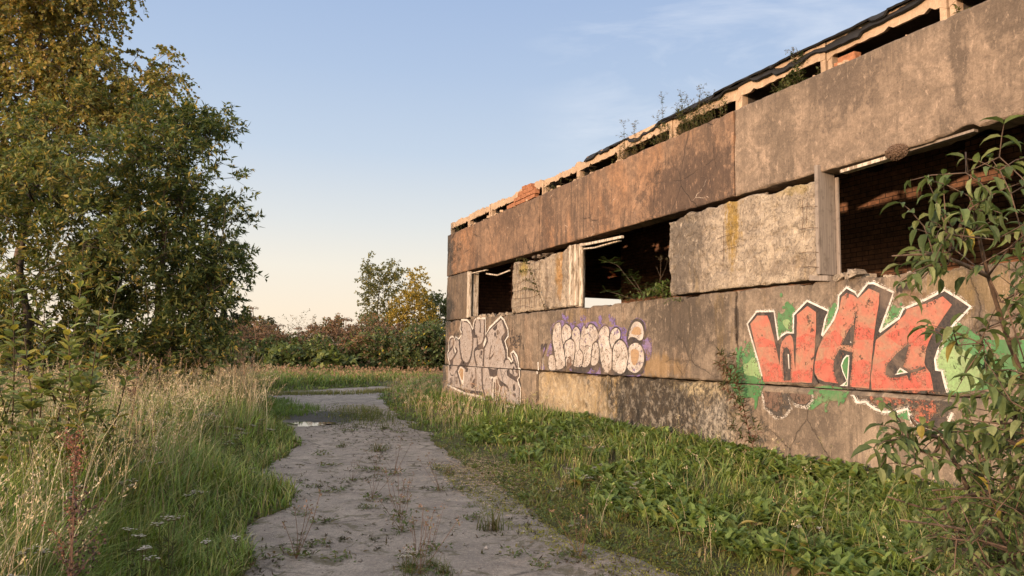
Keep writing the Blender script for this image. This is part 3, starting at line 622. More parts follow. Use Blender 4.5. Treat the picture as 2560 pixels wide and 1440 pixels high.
class Paint:
    def __init__(s): s.parts = []   # (verts yz list, material, layer)
    def poly(s, c, pts, m, layer, sm=0, wob=0.004, raw=None):
        P = wpts(c, pts) if raw is None else np.asarray(raw)
        if sm: P = smooth_loop(P, sm)
        if wob:
            Q = []
            for i in range(len(P)):
                a, b = P[i], P[(i+1) % len(P)]; k = max(1, int(np.linalg.norm(b-a)/0.05))
                for t in range(k): Q.append(a+(b-a)*t/k)
            P = np.array(Q); P = P + wob*2*np.stack([fbm(P[:, 0]*14, P[:, 1]*14, 1, 3)-0.5, fbm(P[:, 0]*14, P[:, 1]*14, 6, 4)-0.5], 1)
        s.parts.append((P, m, layer))
    def stroke(s, c, pts, wd, m, layer, sm=4, closed=False, taper=False, raw=None):
        P = wpts(c, pts) if raw is None else np.asarray(raw)
        if sm: P = smooth_loop(P, sm, closed)
        if closed: P = np.concatenate([P, P[:1]])
        T = np.gradient(P, axis=0); T /= np.linalg.norm(T, axis=1)[:, None]+1e-9
        Nn = np.stack([-T[:, 1], T[:, 0]], 1)
        n_ = len(P); ww = np.full(n_, wd/2)*(0.85+0.3*fbm(P[:, 0]*6, P[:, 1]*6, 0, 8))
        if taper: ww = ww*np.clip(np.sin(np.linspace(0.12, math.pi-0.12, n_)), 0.15, 1)
        A, B = P+Nn*ww[:, None], P-Nn*ww[:, None]
        for i in range(n_-1): s.parts.append((np.array([A[i], A[i+1], B[i+1], B[i]]), m, layer))
    def dots(s, c, x, y, r, n, m, layer, rmin=0.008, rmax=0.03):
        o = wpts(c, [(x, y)])[0]
        for _ in range(n):
            q = o+rng.normal(0, r, 2); rr = rng.uniform(rmin, rmax); th = np.arange(9)*2*math.pi/9
            s.parts.append((q+np.stack([np.cos(th), np.sin(th)], 1)*rr*rng.uniform(0.8, 1.2, (9, 1)), m, layer))
    def build(s, name, parent, label=None, xlow=-0.035, gap=None):
        bm = bmesh.new(); used = []
        for P, m, layer in s.parts:
            if m not in used: used.append(m)
            vs = [bm.verts.new((-0.0035-0.0016*layer-0.000022*(len(bm.faces) % 60), y, z)) for y, z in P]
            try: f = bm.faces.new(vs)
            except ValueError: continue
            f.material_index = used.index(m)
        bm.normal_update()
        if len(bm.faces): bmesh.ops.triangulate(bm, faces=[f for f in bm.faces if len(f.verts) > 4])
        lo = bm.copy()
        for b_, clear_outer in ((bm, False), (lo, True)):
            bmesh.ops.bisect_plane(b_, geom=b_.verts[:]+b_.edges[:]+b_.faces[:], plane_co=(0, 0, LEDGE+((0.006 if not clear_outer else -0.012) if gap is None else gap[0 if not clear_outer else 1])), plane_no=(0, 0, 1), clear_outer=clear_outer, clear_inner=not clear_outer)
        me = bpy.data.meshes.new(name)
        for v in lo.verts: v.co.x += xlow
        ml = bpy.data.meshes.new("tmp"); lo.to_mesh(ml); bm.from_mesh(ml); bpy.data.meshes.remove(ml)
        for f in bm.faces:
            if f.normal.x > 0: f.normal_flip()
        bm.to_mesh(me); bm.free(); lo.free()
        for m in used: me.materials.append(m)
        o = bpy.data.objects.new(name, me); COL.objects.link(o); o.parent = parent
        if label: o["label"] = label
        return o

def split_clouds(p, parent, place):
    """every sprayed patch becomes a part of its own, with the overspray dots next to it"""
    big = [q for q in p.parts if len(q[0]) > 9]; small = [q for q in p.parts if len(q[0]) <= 9]
    sets = [[b] for b in big]; cens = np.array([b[0].mean(0) for b in big])
    for s_ in small: sets[int(np.argmin(np.linalg.norm(cens-s_[0].mean(0), axis=1)))].append(s_)
    for k, st in enumerate(sets):
        q = Paint(); q.parts = [(P, m, ly+0.12*k/len(sets)) for P, m, ly in st]; place(q.build("paint_cloud", parent))
# ---- red and black piece
wag = empty("graffiti", (0, 5.6, 1.4)); wag.parent = building; wag["label"] = "large red and black lettering with white outline over green clouds"
def wloc(o): o.matrix_parent_inverse = Matrix.Translation((0, -5.6, -1.4)); return o
p = Paint()
p.poly(1, [(80, 780), (110, 710), (128, 700), (135, 735), (170, 690), (215, 635), (260, 690), (350, 1000), (350, 1150), (320, 1180), (300, 1290), (275, 1280), (270, 1195), (185, 1180), (165, 1250), (118, 1240), (108, 1160), (60, 1090), (0, 1000), (8, 890), (40, 865), (80, 900)], G_GREEN, 0, 3, 0.02)
p.poly(1, [(150, 870), (200, 840), (255, 795), (330, 990), (250, 975), (165, 960)], G_PGREEN, 1, 3, 0.02)
p.poly(1, [(470, 620), (485, 360), (500, 350), (520, 370), (555, 345), (565, 260), (582, 245), (598, 265), (600, 300), (620, 292), (640, 310), (650, 400), (645, 575), (540, 570)], G_GREEN, 0, 3, 0.015)
p.poly(1, [(530, 440), (580, 420), (610, 450), (605, 520), (560, 500)], G_PGREEN, 1, 4, 0.012)
p.poly(1, [(975, 350), (1012, 300), (1030, 285), (1060, 290), (1075, 330), (1030, 450), (930, 575), (915, 540)], G_GREEN, 0, 3, 0.012)
p.poly(1, [(840, 1080), (1180, 1095), (1150, 1220), (1100, 1260), (1080, 1215), (1000, 1230), (990, 1310), (965, 1310), (950, 1230), (890, 1260), (845, 1300), (800, 1270)], G_GREEN, 0, 3, 0.025)
p.poly(2, [(250, 500), (270, 420), (300, 340), (350, 280), (375, 255), (400, 285), (455, 280), (470, 330), (350, 440)], G_GREEN, 0, 3, 0.015)
p.poly(2, [(275, 400), (300, 350), (340, 360), (320, 410)], G_PGREEN, 1, 4, 0.01)
p.poly(2, [(420, 1230), (470, 1180), (520, 1170), (545, 1260), (500, 1260)], G_GREEN, 0, 3, 0.01)
p.poly(2, [(760, 640), (860, 470), (930, 415), (1010, 440), (1100, 520), (1230, 560), (1500, 560), (1600, 800), (1500, 930), (1240, 980), (1100, 1000), (1000, 1020), (830, 1030), (780, 850), (735, 830)], G_GREEN, 0, 3, 0.03)
p.poly(2, [(750, 700), (790, 640), (900, 620), (1000, 660), (1080, 720), (1130, 850), (1050, 1000), (850, 1010), (800, 840), (740, 825)], G_PGREEN, 1, 3, 0.03)
p.dots(1, 580, 290, 0.05, 12, G_GREEN, 0); p.dots(1, 130, 740, 0.06, 16, G_GREEN, 0); p.dots(1, 1020, 310, 0.03, 6, G_GREEN, 0); p.dots(2, 370, 290, 0.05, 8, G_GREEN, 0)
split_clouds(p, wag, wloc)
def letter(outer, cuts_white, blacks, reds, lowreds, whites, greens, c, wlines):
    p = Paint()
    for o_ in outer: p.poly(c, o_[0], o_[1], 2, 0, 0.004)
    for wl in cuts_white:
        p.stroke(c, wl[0], wl[1]*2.6, G_MIST, 1.6, 0); p.stroke(c, wl[0], wl[1], wl[2], 3, 0)
    for b_ in blacks: p.stroke(c, b_[0], 0.05, G_DMIST, 6.5, 0, True)
    for r_ in reds: p.poly(c, r_[0], r_[1], r_[2] if len(r_) > 2 else 4, 0, 0.006)
    for b_ in blacks: p.poly(c, b_[0], b_[1], 7, 0, 0.004)
    for w_ in whites: p.poly(c, w_, G_WHITE, 8, 0, 0.002)
    for g_ in greens: p.poly(c, g_, G_GREEN, 9, 0, 0.002)
    for l_ in wlines: p.stroke(c, l_[0], l_[1], l_[2], 8, 0)
    return p
W_out = [(200, 465), (283, 352), (450, 350), (492, 622), (520, 578), (570, 552), (640, 560), (642, 380), (775, 250), (970, 340), (918, 580), (890, 650), (850, 800), (835, 880), (838, 950), (890, 1040), (850, 1060), (330, 1010), (325, 970)]
W_low = [(335, 1060), (850, 1060), (845, 1215), (790, 1275), (680, 1260), (612, 1185), (640, 1290), (570, 1370), (490, 1380), (380, 1280), (345, 1090)]
p = letter([(W_out, G_BLACK), (W_low, G_BLACKOLD)],
  [([(335, 975), (300, 840), (240, 640), (190, 465), (283, 345), (450, 342), (470, 470), (492, 625), (525, 578), (575, 548), (638, 556), (640, 378), (772, 240), (978, 338), (950, 420), (916, 580)], 0.024, G_WHITE),
   ([(345, 1085), (378, 1282), (490, 1382), (570, 1372), (642, 1290), (612, 1185), (682, 1262), (792, 1278), (848, 1215), (855, 1080)], 0.018, G_WHITEOLD)],
  [([(540, 850), (537, 760), (555, 705), (580, 692), (605, 720), (617, 800), (615, 1015), (552, 1015)], G_BLACK)],
  [([(222, 467), (287, 385), (385, 385), (413, 450), (455, 620), (500, 830), (510, 872), (513, 700), (530, 640), (570, 590), (610, 572), (632, 600), (640, 640), (650, 830), (660, 905), (672, 560), (674, 375), (775, 292), (862, 350), (860, 520), (845, 760), (830, 900), (820, 1040), (350, 1025), (300, 800)], G_RED),
   ([(335, 860), (430, 840), (500, 860), (520, 900), (545, 1022), (352, 1022)], G_REDHOT, 5), ([(640, 930), (700, 910), (825, 920), (820, 1030), (620, 1028)], G_REDHOT, 5),
   ([(275, 640), (330, 590), (450, 640), (470, 690), (290, 690)], G_REDHOT, 5), ([(675, 600), (760, 560), (855, 580), (845, 700), (672, 680)], G_REDHOT, 5),
   ([(355, 1075), (545, 1075), (552, 1240), (500, 1320), (390, 1262)], G_BROWN), ([(620, 1075), (832, 1075), (830, 1200), (780, 1248), (690, 1238), (620, 1150)], G_BROWN)],
  [], [[(588, 758), (600, 762), (606, 905), (598, 900)]], [], 1, [])
wloc(p.build("letter", wag, "red graffiti letter W", gap=(0.02, -0.075)))
A_red = [(1, 1110, 205), (1, 1160, 165), (1, 1225, 188), (2, 55, 200), (2, 150, 110), (2, 245, 150), (2, 240, 240), (2, 215, 400), (2, 190, 600), (2, 170, 800), (2, 155, 985), (2, 0, 975), (1, 1195, 1075), (1, 1080, 1045), (1, 950, 1030), (1, 880, 1000), (1, 848, 940), (1, 845, 870), (1, 880, 700), (1, 950, 570), (1, 1030, 450), (1, 1085, 330)]
A_out = [(1, 925, 580), (1, 1030, 430), (1, 1075, 310), (1, 1085, 195), (1, 1155, 120), (1, 1240, 165), (2, 50, 190), (2, 140, 72), (2, 190, 68), (2, 360, 142), (2, 350, 190), (2, 300, 330), (2, 245, 490), (2, 222, 525), (2, 205, 580), (2, 190, 700), (2, 172, 900), (2, 178, 1000), (2, -10, 1000), (1, 1110, 1085), (1, 950, 1060), (1, 880, 1040), (1, 836, 960), (1, 838, 860), (1, 870, 700)]
p = letter([(A_out, G_BLACK)],
  [([(1, 920, 585), (1, 1030, 425), (1, 1072, 310), (1, 1080, 190), (1, 1155, 112), (1, 1240, 158), (2, 50, 182), (2, 140, 66), (2, 190, 62), (2, 365, 142), (2, 352, 195), (2, 303, 330), (2, 245, 490)], 0.024, G_WHITE)],
  [([(2, 45, 310), (2, 34, 440), (2, 13, 610), (1, 1221, 680), (1, 1113, 663), (1, 1190, 510), (2, 18, 420)], G_BLACK),
   ([(1, 1090, 712), (1, 1218, 745), (1, 1205, 900), (1, 1190, 1075), (1, 1090, 1062), (1, 1070, 1030), (1, 1045, 960), (1, 1033, 880), (1, 1050, 790)], G_BLACK)],
  [(A_red, G_RED), ([(1, 850, 830), (1, 960, 800), (1, 1040, 820), (1, 1045, 940), (1, 1078, 1040), (1, 950, 1028), (1, 855, 950)], G_REDHOT, 5), ([(2, 10, 760), (2, 100, 730), (2, 172, 760), (2, 158, 970), (2, 0, 965)], G_REDHOT, 5),
   ([(1, 960, 590), (1, 1050, 520), (1, 1120, 600), (1, 1100, 680), (1, 900, 700)], G_REDHOT, 5), ([(2, 30, 470), (2, 120, 440), (2, 205, 470), (2, 195, 560), (2, 25, 560)], G_REDHOT, 5)],
  [], [[(1, 1160, 768), (1, 1192, 772), (1, 1180, 950), (1, 1172, 1072), (1, 1095, 1068), (1, 1162, 1022), (1, 1122, 930), (1, 1106, 868), (1, 1128, 808)], [(1, 1200, 632), (1, 1210, 650), (1, 1194, 648)]],
  [[(1, 1165, 782), (1, 1183, 784), (1, 1170, 950), (1, 1164, 1060), (1, 1135, 1066), (1, 1170, 1020), (1, 1130, 925), (1, 1118, 870), (1, 1138, 815)]], 2, [])
wloc(p.build("letter", wag, "red graffiti letter A", gap=(0.01, -0.06)))
G_out = [(245, 490), (340, 425), (420, 370), (455, 295), (640, 215), (815, 130), (1040, 270), (960, 360), (880, 440), (830, 525), (765, 640), (735, 730), (745, 822), (790, 832), (840, 1020), (175, 1000), (165, 900), (190, 700), (205, 580)]
G_low = [(10, 1000), (845, 1010), (900, 1100), (905, 1200), (865, 1290), (800, 1370), (700, 1360), (600, 1308), (548, 1270), (512, 1168), (400, 1192), (300, 1188), (220, 1162), (145, 1102), (70, 1108)]
G_red = [(215, 560), (345, 460), (470, 335), (485, 295), (640, 245), (800, 180), (880, 255), (790, 390), (700, 530), (655, 640), (640, 760), (652, 800), (692, 850), (720, 1005), (178, 1000), (168, 900), (195, 690)]
p = letter([(G_out, G_BLACK), (G_low, G_BLACKOLD)],
  [([(245, 492), (335, 425), (415, 370), (450, 292), (640, 210), (815, 122), (930, 190), (1045, 270), (960, 360), (880, 440), (830, 525), (765, 640), (733, 730), (742, 825), (792, 832), (815, 930), (842, 1022)], 0.024, G_WHITE),
   ([(12, 1005), (70, 1110), (142, 1104), (220, 1166), (300, 1192), (400, 1197), (512, 1166), (546, 1272), (600, 1312), (700, 1368), (800, 1376), (868, 1290), (910, 1200)], 0.026, G_WHITE)],
  [([(508, 588), (500, 640), (455, 795), (510, 830), (640, 797), (660, 812), (525, 852), (512, 915), (490, 872), (400, 893), (335, 893), (300, 850), (312, 785), (400, 680), (450, 640)], G_BLACK),
   ([(720, 1290), (765, 1240), (850, 1250), (860, 1290), (798, 1360), (720, 1340)], G_BLACK)],
  [(G_red, G_RED), ([(185, 780), (300, 740), (300, 860), (340, 900), (480, 880), (510, 920), (540, 860), (690, 850), (715, 985), (180, 985)], G_REDHOT, 5), ([(300, 520), (500, 430), (690, 470), (700, 530), (660, 620), (420, 610)], G_REDHOT, 5),
   ([(160, 1005), (718, 1005), (752, 1080), (766, 1200), (722, 1285), (640, 1270), (560, 1250), (520, 1108), (440, 1130), (300, 1150), (200, 1120)], G_REDOLD), ([(580, 1255), (640, 1240), (720, 1285), (710, 1310), (640, 1295)], G_REDHOT, 5)],
  [], [[(430, 803), (500, 848), (384, 870)]], [[(432, 820), (466, 846), (408, 852)]], 2, [])
wloc(p.build("letter", wag, "red graffiti letter G with curled tail", gap=(0.012, -0.045)))

# ---- cream bubble piece with purple halo
nek = empty("graffiti", (0, 11.5, 1.7)); nek.parent = building; nek["label"] = "cream bubble lettering with black edges and purple halo"
def nloc(o): o.matrix_parent_inverse = Matrix.Translation((0, -11.5, -1.7)); return o
BUB = [[(180, 900), (235, 850), (285, 890), (320, 1130), (260, 1175), (190, 1150), (165, 1040)],
 [(250, 480), (290, 280), (370, 205), (420, 250), (440, 500), (470, 680), (510, 1000), (480, 1110), (360, 1160), (320, 1080), (290, 800), (255, 600)],
 [(448, 330), (520, 240), (600, 290), (635, 400), (610, 510), (530, 580), (480, 650), (445, 560)],
 [(490, 640), (550, 560), (640, 540), (690, 600), (702, 780), (668, 1010), (625, 1090), (540, 1120), (510, 900)],
 [(650, 380), (720, 290), (790, 350), (810, 500), (790, 700), (870, 850), (850, 1050), (780, 1110), (670, 1070), (700, 900), (705, 650), (640, 530)],
 [(830, 400), (880, 260), (930, 330), (1000, 240), (1100, 280), (1165, 430), (1150, 550), (1060, 640), (1040, 760), (1020, 980), (940, 1100), (845, 1085), (865, 850), (790, 700)],
 [(1070, 640), (1130, 600), (1180, 680), (1195, 850), (1160, 1020), (1080, 1080), (1020, 1030), (1040, 760)],
 [(1175, 420), (1260, 290), (1340, 280), (1390, 370), (1385, 560), (1440, 760), (1450, 1050), (1390, 1200), (1310, 1220), (1240, 1080), (1200, 880), (1165, 560)],
 [(1400, 480), (1450, 350), (1540, 310), (1610, 390), (1600, 530), (1490, 640), (1440, 740), (1395, 620)],
 [(1490, 640), (1580, 550), (1680, 600), (1750, 740), (1765, 950), (1710, 1180), (1620, 1245), (1500, 1200), (1445, 1100), (1450, 850)],
 [(1760, 560), (1790, 380), (1860, 220), (1950, 180), (2040, 240), (2085, 400), (2060, 540), (1990, 580), (1900, 520), (1820, 515)],
 [(1780, 700), (1880, 610), (1990, 630), (2060, 740), (2090, 900), (2060, 1080), (1960, 1210), (1860, 1220), (1745, 1120), (1770, 900)]]
p = Paint()
for pl in ([(240, 480), (210, 330), (260, 240), (390, 170), (520, 185), (640, 230), (690, 180), (740, 260), (830, 200), (880, 230), (1000, 190), (1120, 200), (1180, 300), (1290, 225), (1400, 300), (1500, 270), (1640, 310), (1640, 440), (1600, 620), (1480, 700), (900, 700), (400, 700)],
           [(1620, 480), (1760, 480), (1770, 330), (1840, 180), (1950, 120), (2080, 180), (2120, 380), (2090, 540), (2200, 530), (2240, 760), (2180, 960), (2090, 1000), (2050, 1260), (1700, 1260), (1760, 900), (1640, 600)],
           [(130, 870), (170, 730), (230, 560), (290, 840), (200, 880)], [(610, 1080), (1100, 1080), (1240, 1080), (1300, 1260), (1000, 1240), (640, 1190)]):
    p.poly(3, pl, G_PURPLE, 0, 4, 0.02)
for x_, y_ in ((470, 110), (520, 140), (830, 140), (900, 130), (1200, 140), (1210, 180), (1430, 150), (1480, 190), (1690, 400), (60, 1090), (2180, 580)): p.dots(3, x_, y_, 0.03, 9, G_PURPLE, 0, 0.012, 0.04)
split_clouds(p, nek, nloc)
p = Paint()
for pl in ([(640, 1060), (740, 1110), (840, 1090), (1000, 1080), (1010, 1150), (900, 1240), (780, 1210), (640, 1190)], [(1000, 1020), (1080, 1080), (1190, 990), (1190, 1120), (1140, 1180), (1040, 1150)], [(1190, 880), (1250, 1080), (1330, 1225), (1300, 1255), (1220, 1240)],
           [(1390, 1190), (1450, 1090), (1520, 1205), (1660, 1240), (1720, 1150), (1740, 1110), (1800, 1180), (1900, 1225), (2060, 1090), (2040, 1240), (1690, 1275), (1420, 1270)], [(220, 360), (245, 325), (270, 345), (250, 600), (292, 860), (245, 850), (238, 620)], [(310, 1130), (360, 1160), (500, 1110), (490, 1180), (320, 1175)],
           [(1745, 620), (1765, 560), (1820, 515), (1900, 522), (1990, 582), (2050, 560), (2030, 650), (1960, 610), (1870, 600), (1770, 690)], [(2000, 640), (2060, 700), (2050, 760), (1990, 690)]):
    p.poly(3, pl, G_BLACK, 1, 3, 0.004)
for b_ in BUB: p.stroke(3, b_, 0.034, G_BLACK, 1, 5, True)
p.stroke(3, [(1750, 600), (1750, 480), (1790, 330), (1870, 185), (1960, 160), (2060, 230), (2098, 400), (2075, 550)], 0.05, G_BLACK, 1, 5)
p.stroke(3, [(2070, 760), (2105, 900), (2075, 1090), (1970, 1230)], 0.05, G_BLACK, 1, 5)
nloc(p.build("letter_outline", nek))
for i, b_ in enumerate(BUB):
    p = Paint(); p.poly(3, b_, G_CREAM, 2, 6, 0.003); p.stroke(3, b_, 0.019, G_BLACK, 2.6, 5, True)
    if i == 3: p.poly(3, [(545, 920), (630, 900), (640, 1060), (610, 1130), (545, 1130)], G_BROWN, 3, 3, 0.01)
    if i == 10: p.poly(3, [(1830, 430), (1880, 320), (1960, 290), (2020, 350), (2010, 450), (1920, 455)], G_TAN, 3, 4, 0.004)
    if i == 11: p.poly(3, [(1820, 800), (1880, 740), (1970, 770), (1980, 880), (1930, 1040), (1850, 1040)], G_TAN, 3, 4, 0.004)
    if i == 5:
        p.stroke(3, [(865, 490), (930, 440), (1000, 450), (1040, 520)], 0.010, G_CHAR, 3, 4); p.stroke(3, [(890, 700), (940, 670), (1010, 690)], 0.010, G_CHAR, 3, 4); p.stroke(3, [(1020, 980), (1035, 760), (1060, 640)], 0.012, G_BLACK, 3, 4)
        p.stroke(3, [(930, 680), (925, 950)], 0.006, G_CHAR, 3, 2)
    if i == 4: p.stroke(3, [(745, 1060), (742, 850), (795, 750), (850, 790), (868, 870)], 0.012, G_BLACK, 3, 4)
    nloc(p.build("bubble", nek))
p = Paint()
p.poly(3, [(70, 680), (95, 635), (130, 640), (120, 730), (80, 850), (45, 960), (20, 850), (10, 740), (30, 640), (55, 630)], G_CHAR, 1, 4, 0.004); p.poly(3, [(60, 780), (95, 700), (100, 740), (60, 850)], G_PURPLE, 2, 3, 0.004); p.stroke(3, [(35, 960), (30, 1090)], 0.02, G_CHAR, 1, 2)
o = p.build("painted_heart", building); o["label"] = "small dark dripping heart sprayed on the wall"

# ---- silver block piece
sil = empty("graffiti", (0, 17.0, 1.5)); sil.parent = building; sil["label"] = "tall silver block lettering with charcoal lines and white outline"
def sloc(o): o.matrix_parent_inverse = Matrix.Translation((0, -17.0, -1.5)); return o
SIL = [(4, 130, 1300), (4, 132, 1200), (4, 85, 1000), (4, 120, 925), (4, 118, 720), (4, 150, 620), (4, 200, 587), (4, 245, 605), (4, 255, 660), (4, 290, 595), (4, 350, 645), (4, 372, 635), (4, 425, 560), (4, 425, 490), (4, 392, 410), (4, 425, 190), (4, 560, 192), (4, 640, 280), (4, 692, 410), (4, 735, 210), (4, 780, 150), (4, 1000, 150), (4, 1010, 545), (4, 1100, 380), (4, 1370, 112), (4, 1450, 190), (4, 1545, 420), (4, 1550, 580), (4, 1470, 700), (4, 1530, 900), (4, 1530, 1085), (4, 1590, 1130), (4, 1625, 1190), (4, 1660, 1160), (4, 1610, 990), (4, 1680, 940), (4, 1760, 1060), (4, 1800, 1250),
       (5, 1800, 200), (5, 1850, 230), (5, 1862, 400), (5, 1810, 470), (5, 1850, 600), (5, 1880, 680), (5, 1872, 1090), (5, 1790, 1150), (5, 1340, 1050), (5, 1180, 1030), (5, 1020, 960), (5, 920, 880), (5, 540, 800), (5, 120, 600)]
p = Paint()
p.poly(4, SIL, G_SILVER, 0, 0, 0.003)
p.poly(5, [(100, 600), (540, 800), (920, 880), (1020, 960), (1180, 1030), (1340, 1060), (1800, 1160), (1830, 1230), (1700, 1230), (1500, 1150), (1200, 1100), (1000, 1040), (900, 950), (560, 850), (110, 680)], G_WHITEOLD, 0, 3, 0.01)
sloc(p.build("letter_fill", sil))
p = Paint()
S = lambda c, pts, wd=0.05, m=G_CHAR, sm=4: p.stroke(c, pts, wd*1.45, m, 2, sm)
S(4, [(430, 200), (408, 380), (436, 480), (430, 545)]); S(4, [(480, 198), (590, 240), (660, 370), (692, 600), (690, 800), (650, 1060), (590, 1220), (520, 1245), (440, 1160), (400, 1000), (380, 850), (372, 640)], 0.055)
p.poly(4, [(692, 415), (735, 400), (735, 560), (790, 580), (800, 620), (700, 620)], G_CHAR, 2, 0, 0.003)
S(4, [(735, 420), (740, 560), (795, 600), (800, 850)]); S(4, [(770, 165), (735, 280), (735, 420)], 0.04); S(4, [(980, 160), (978, 560), (940, 740), (880, 830), (810, 850)], 0.09)
S(4, [(860, 170), (875, 350), (870, 500)], 0.035); S(4, [(810, 860), (740, 920), (735, 1080), (790, 1300)], 0.055); S(4, [(820, 855), (950, 855), (955, 1000), (940, 1300)], 0.06)
S(4, [(1010, 560), (1040, 690), (960, 860)], 0.05); p.poly(4, [(1000, 600), (1020, 650), (985, 800), (945, 850), (940, 780)], G_WHITE, 3, 0, 0.002)
S(4, [(1010, 555), (1100, 395), (1370, 140)], 0.06); p.poly(4, [(1370, 130), (1400, 190), (1440, 180), (1540, 420), (1545, 575), (1465, 700), (1525, 900), (1525, 1100), (1470, 1120), (1470, 980), (1430, 830), (1375, 650), (1390, 580), (1460, 490), (1450, 400), (1400, 250)], G_CHAR, 2, 0, 0.003)
S(4, [(1140, 800), (1110, 960), (1090, 1130), (1200, 1000)], 0.03); p.poly(4, [(1170, 390), (1285, 285), (1270, 400), (1225, 450), (1190, 430)], G_CHAR, 2, 0, 0.002)
for x_, y_, a_, b_ in ((1290, 485, 22, 60), (1230, 540, 20, 55), (1268, 600, 12, 32), (900, 980, 22, 60), (865, 1060, 12, 42), (897, 1095, 8, 25)):
    th = np.arange(12)*2*math.pi/12; p.poly(4, [(x_+a_*math.cos(t), y_+b_*math.sin(t)) for t in th], G_CHAR, 3, 0, 0)
for x_, y_, a_, b_ in ((715, 385, 16, 42), (680, 470, 15, 50), (1720, 660, 30, 90), (1742, 840, 16, 50), (1705, 830, 8, 35)):
    th = np.arange(12)*2*math.pi/12; p.poly(5, [(x_+a_*math.cos(t), y_+b_*math.sin(t)) for t in th], G_CHAR, 3, 0, 0)
p.poly(5, [(690, 670), (700, 560), (740, 470), (780, 440), (770, 690)], G_CHAR, 3, 0, 0.003)
S(4, [(150, 900), (140, 720), (170, 640), (235, 625)], 0.03); S(4, [(240, 690), (200, 840), (90, 1000), (150, 1190), (300, 980), (310, 910), (265, 860)], 0.05); S(4, [(285, 700), (295, 620), (360, 670)], 0.04); S(4, [(375, 640), (368, 800)], 0.03)
p.poly(4, [(150, 1200), (220, 1150), (205, 1350), (160, 1420)], G_CHAR, 3, 0, 0.003); S(4, [(230, 880), (250, 1000)], 0.05); p.poly(4, [(235, 800), (255, 780), (290, 960), (265, 990)], G_WHITE, 3, 0, 0.002)
p.poly(4, [(430, 1150), (520, 1250), (590, 1225), (595, 1390), (560, 1390), (430, 1280), (360, 1400), (345, 1330), (400, 1210)], G_CHAR, 2, 0, 0.003)
S(5, [(340, 230), (370, 360), (440, 640)], 0.05); p.poly(5, [(375, 290), (430, 160), (520, 215), (505, 600), (480, 600)], G_WHITE, 2, 0, 0.003); p.poly(5, [(390, 290), (435, 185), (505, 230), (490, 480), (455, 470)], G_TAN, 4, 0, 0.003)
S(5, [(600, 200), (595, 260), (545, 260)], 0.04); S(5, [(795, 190), (800, 560), (785, 830)], 0.035); S(5, [(945, 190), (955, 600), (1000, 800), (1040, 960)], 0.05)
p.poly(5, [(1075, 145), (1120, 195), (1230, 230), (1330, 200), (1370, 150), (1320, 260), (1310, 390), (1240, 400), (1130, 385), (1110, 250)], G_CHAR, 2, 0, 0.004)
p.poly(5, [(1120, 400), (1230, 420), (1240, 1040), (1190, 1030), (1190, 480), (1130, 430)], G_WHITE, 2, 0, 0.003); p.poly(5, [(1180, 440), (1215, 440), (1190, 780), (1180, 780)], G_CHAR, 3, 0, 0.003)
p.poly(5, [(1240, 420), (1310, 370), (1340, 520), (1400, 640), (1320, 1050), (1260, 1040)], G_WHITE, 2, 0, 0.003); p.poly(5, [(1275, 450), (1320, 450), (1330, 560), (1375, 640), (1300, 1000), (1280, 1000)], G_BROWN, 4, 0, 0.003); p.poly(5, [(1230, 520), (1265, 540), (1262, 1030), (1225, 1020)], G_CHAR, 4, 0, 0.002)
p.poly(5, [(1330, 400), (1400, 490), (1500, 580), (1430, 640), (1350, 930), (1340, 930), (1400, 640), (1350, 560)], G_CHAR, 5, 0, 0.003); S(5, [(1440, 560), (1560, 650), (1580, 740)], 0.04)
S(5, [(1610, 250), (1560, 320), (1760, 460), (1850, 560), (1850, 1090)], 0.07); S(4, [(1620, 1000), (1700, 1200), (1750, 1340)], 0.05); S(4, [(1660, 960), (1750, 1060), (1790, 1330)], 0.06); p.poly(4, [(1600, 1210), (1660, 1190), (1690, 1230), (1620, 1250), (1610, 1320)], G_CHAR, 3, 0, 0.002)
S(5, [(1660, 170), (1690, 250), (1700, 350)], 0.05); S(5, [(1760, 230), (1830, 290), (1840, 400), (1760, 460)], 0.08); S(4, [(1440, 1230), (1480, 1130), (1580, 1130), (1600, 1250)], 0.04)
p.poly(5, [(130, 590), (280, 640), (530, 700), (540, 690), (760, 740), (950, 750), (990, 860), (920, 875), (540, 795), (120, 600)], G_CHAR, 2, 0, 0.004)
p.poly(5, [(1050, 850), (1200, 900), (1230, 1040), (1180, 1030), (1060, 970), (1030, 930)], G_CHAR, 2, 0, 0.004); p.poly(5, [(1350, 930), (1480, 960), (1600, 1030), (1850, 1070), (1860, 1150), (1700, 1130), (1340, 1050)], G_CHAR, 2, 0, 0.004)
for k in range(5): S(5, [(170, 440+34*k), (230, 430+30*k)], 0.014, G_CHAR, 1); S(5, [(300, 420+34*k), (360, 415+34*k)], 0.014, G_CHAR, 1)
S(5, [(180, 300), (200, 360), (260, 370)], 0.02, G_BLACK, 2); S(5, [(300, 330), (320, 260), (340, 330)], 0.02, G_BLACK, 2); S(5, [(285, 340), (280, 560), (290, 640)], 0.014, G_BLACK, 2)
S(5, [(1380, 200), (1430, 420), (1470, 600), (1580, 1130)], 0.014, G_BLACK, 2); S(5, [(1480, 610), (1510, 840), (1560, 1030)], 0.012, G_BLACK, 2); S(5, [(1530, 240), (1440, 420)], 0.012, G_BLACK, 2)
sloc(p.build("letter_line", sil))
p = Paint()
p.stroke(4, SIL, 0.052, G_WHITE, 6, 0, False)
sloc(p.build("letter_outline", sil))
p = Paint()
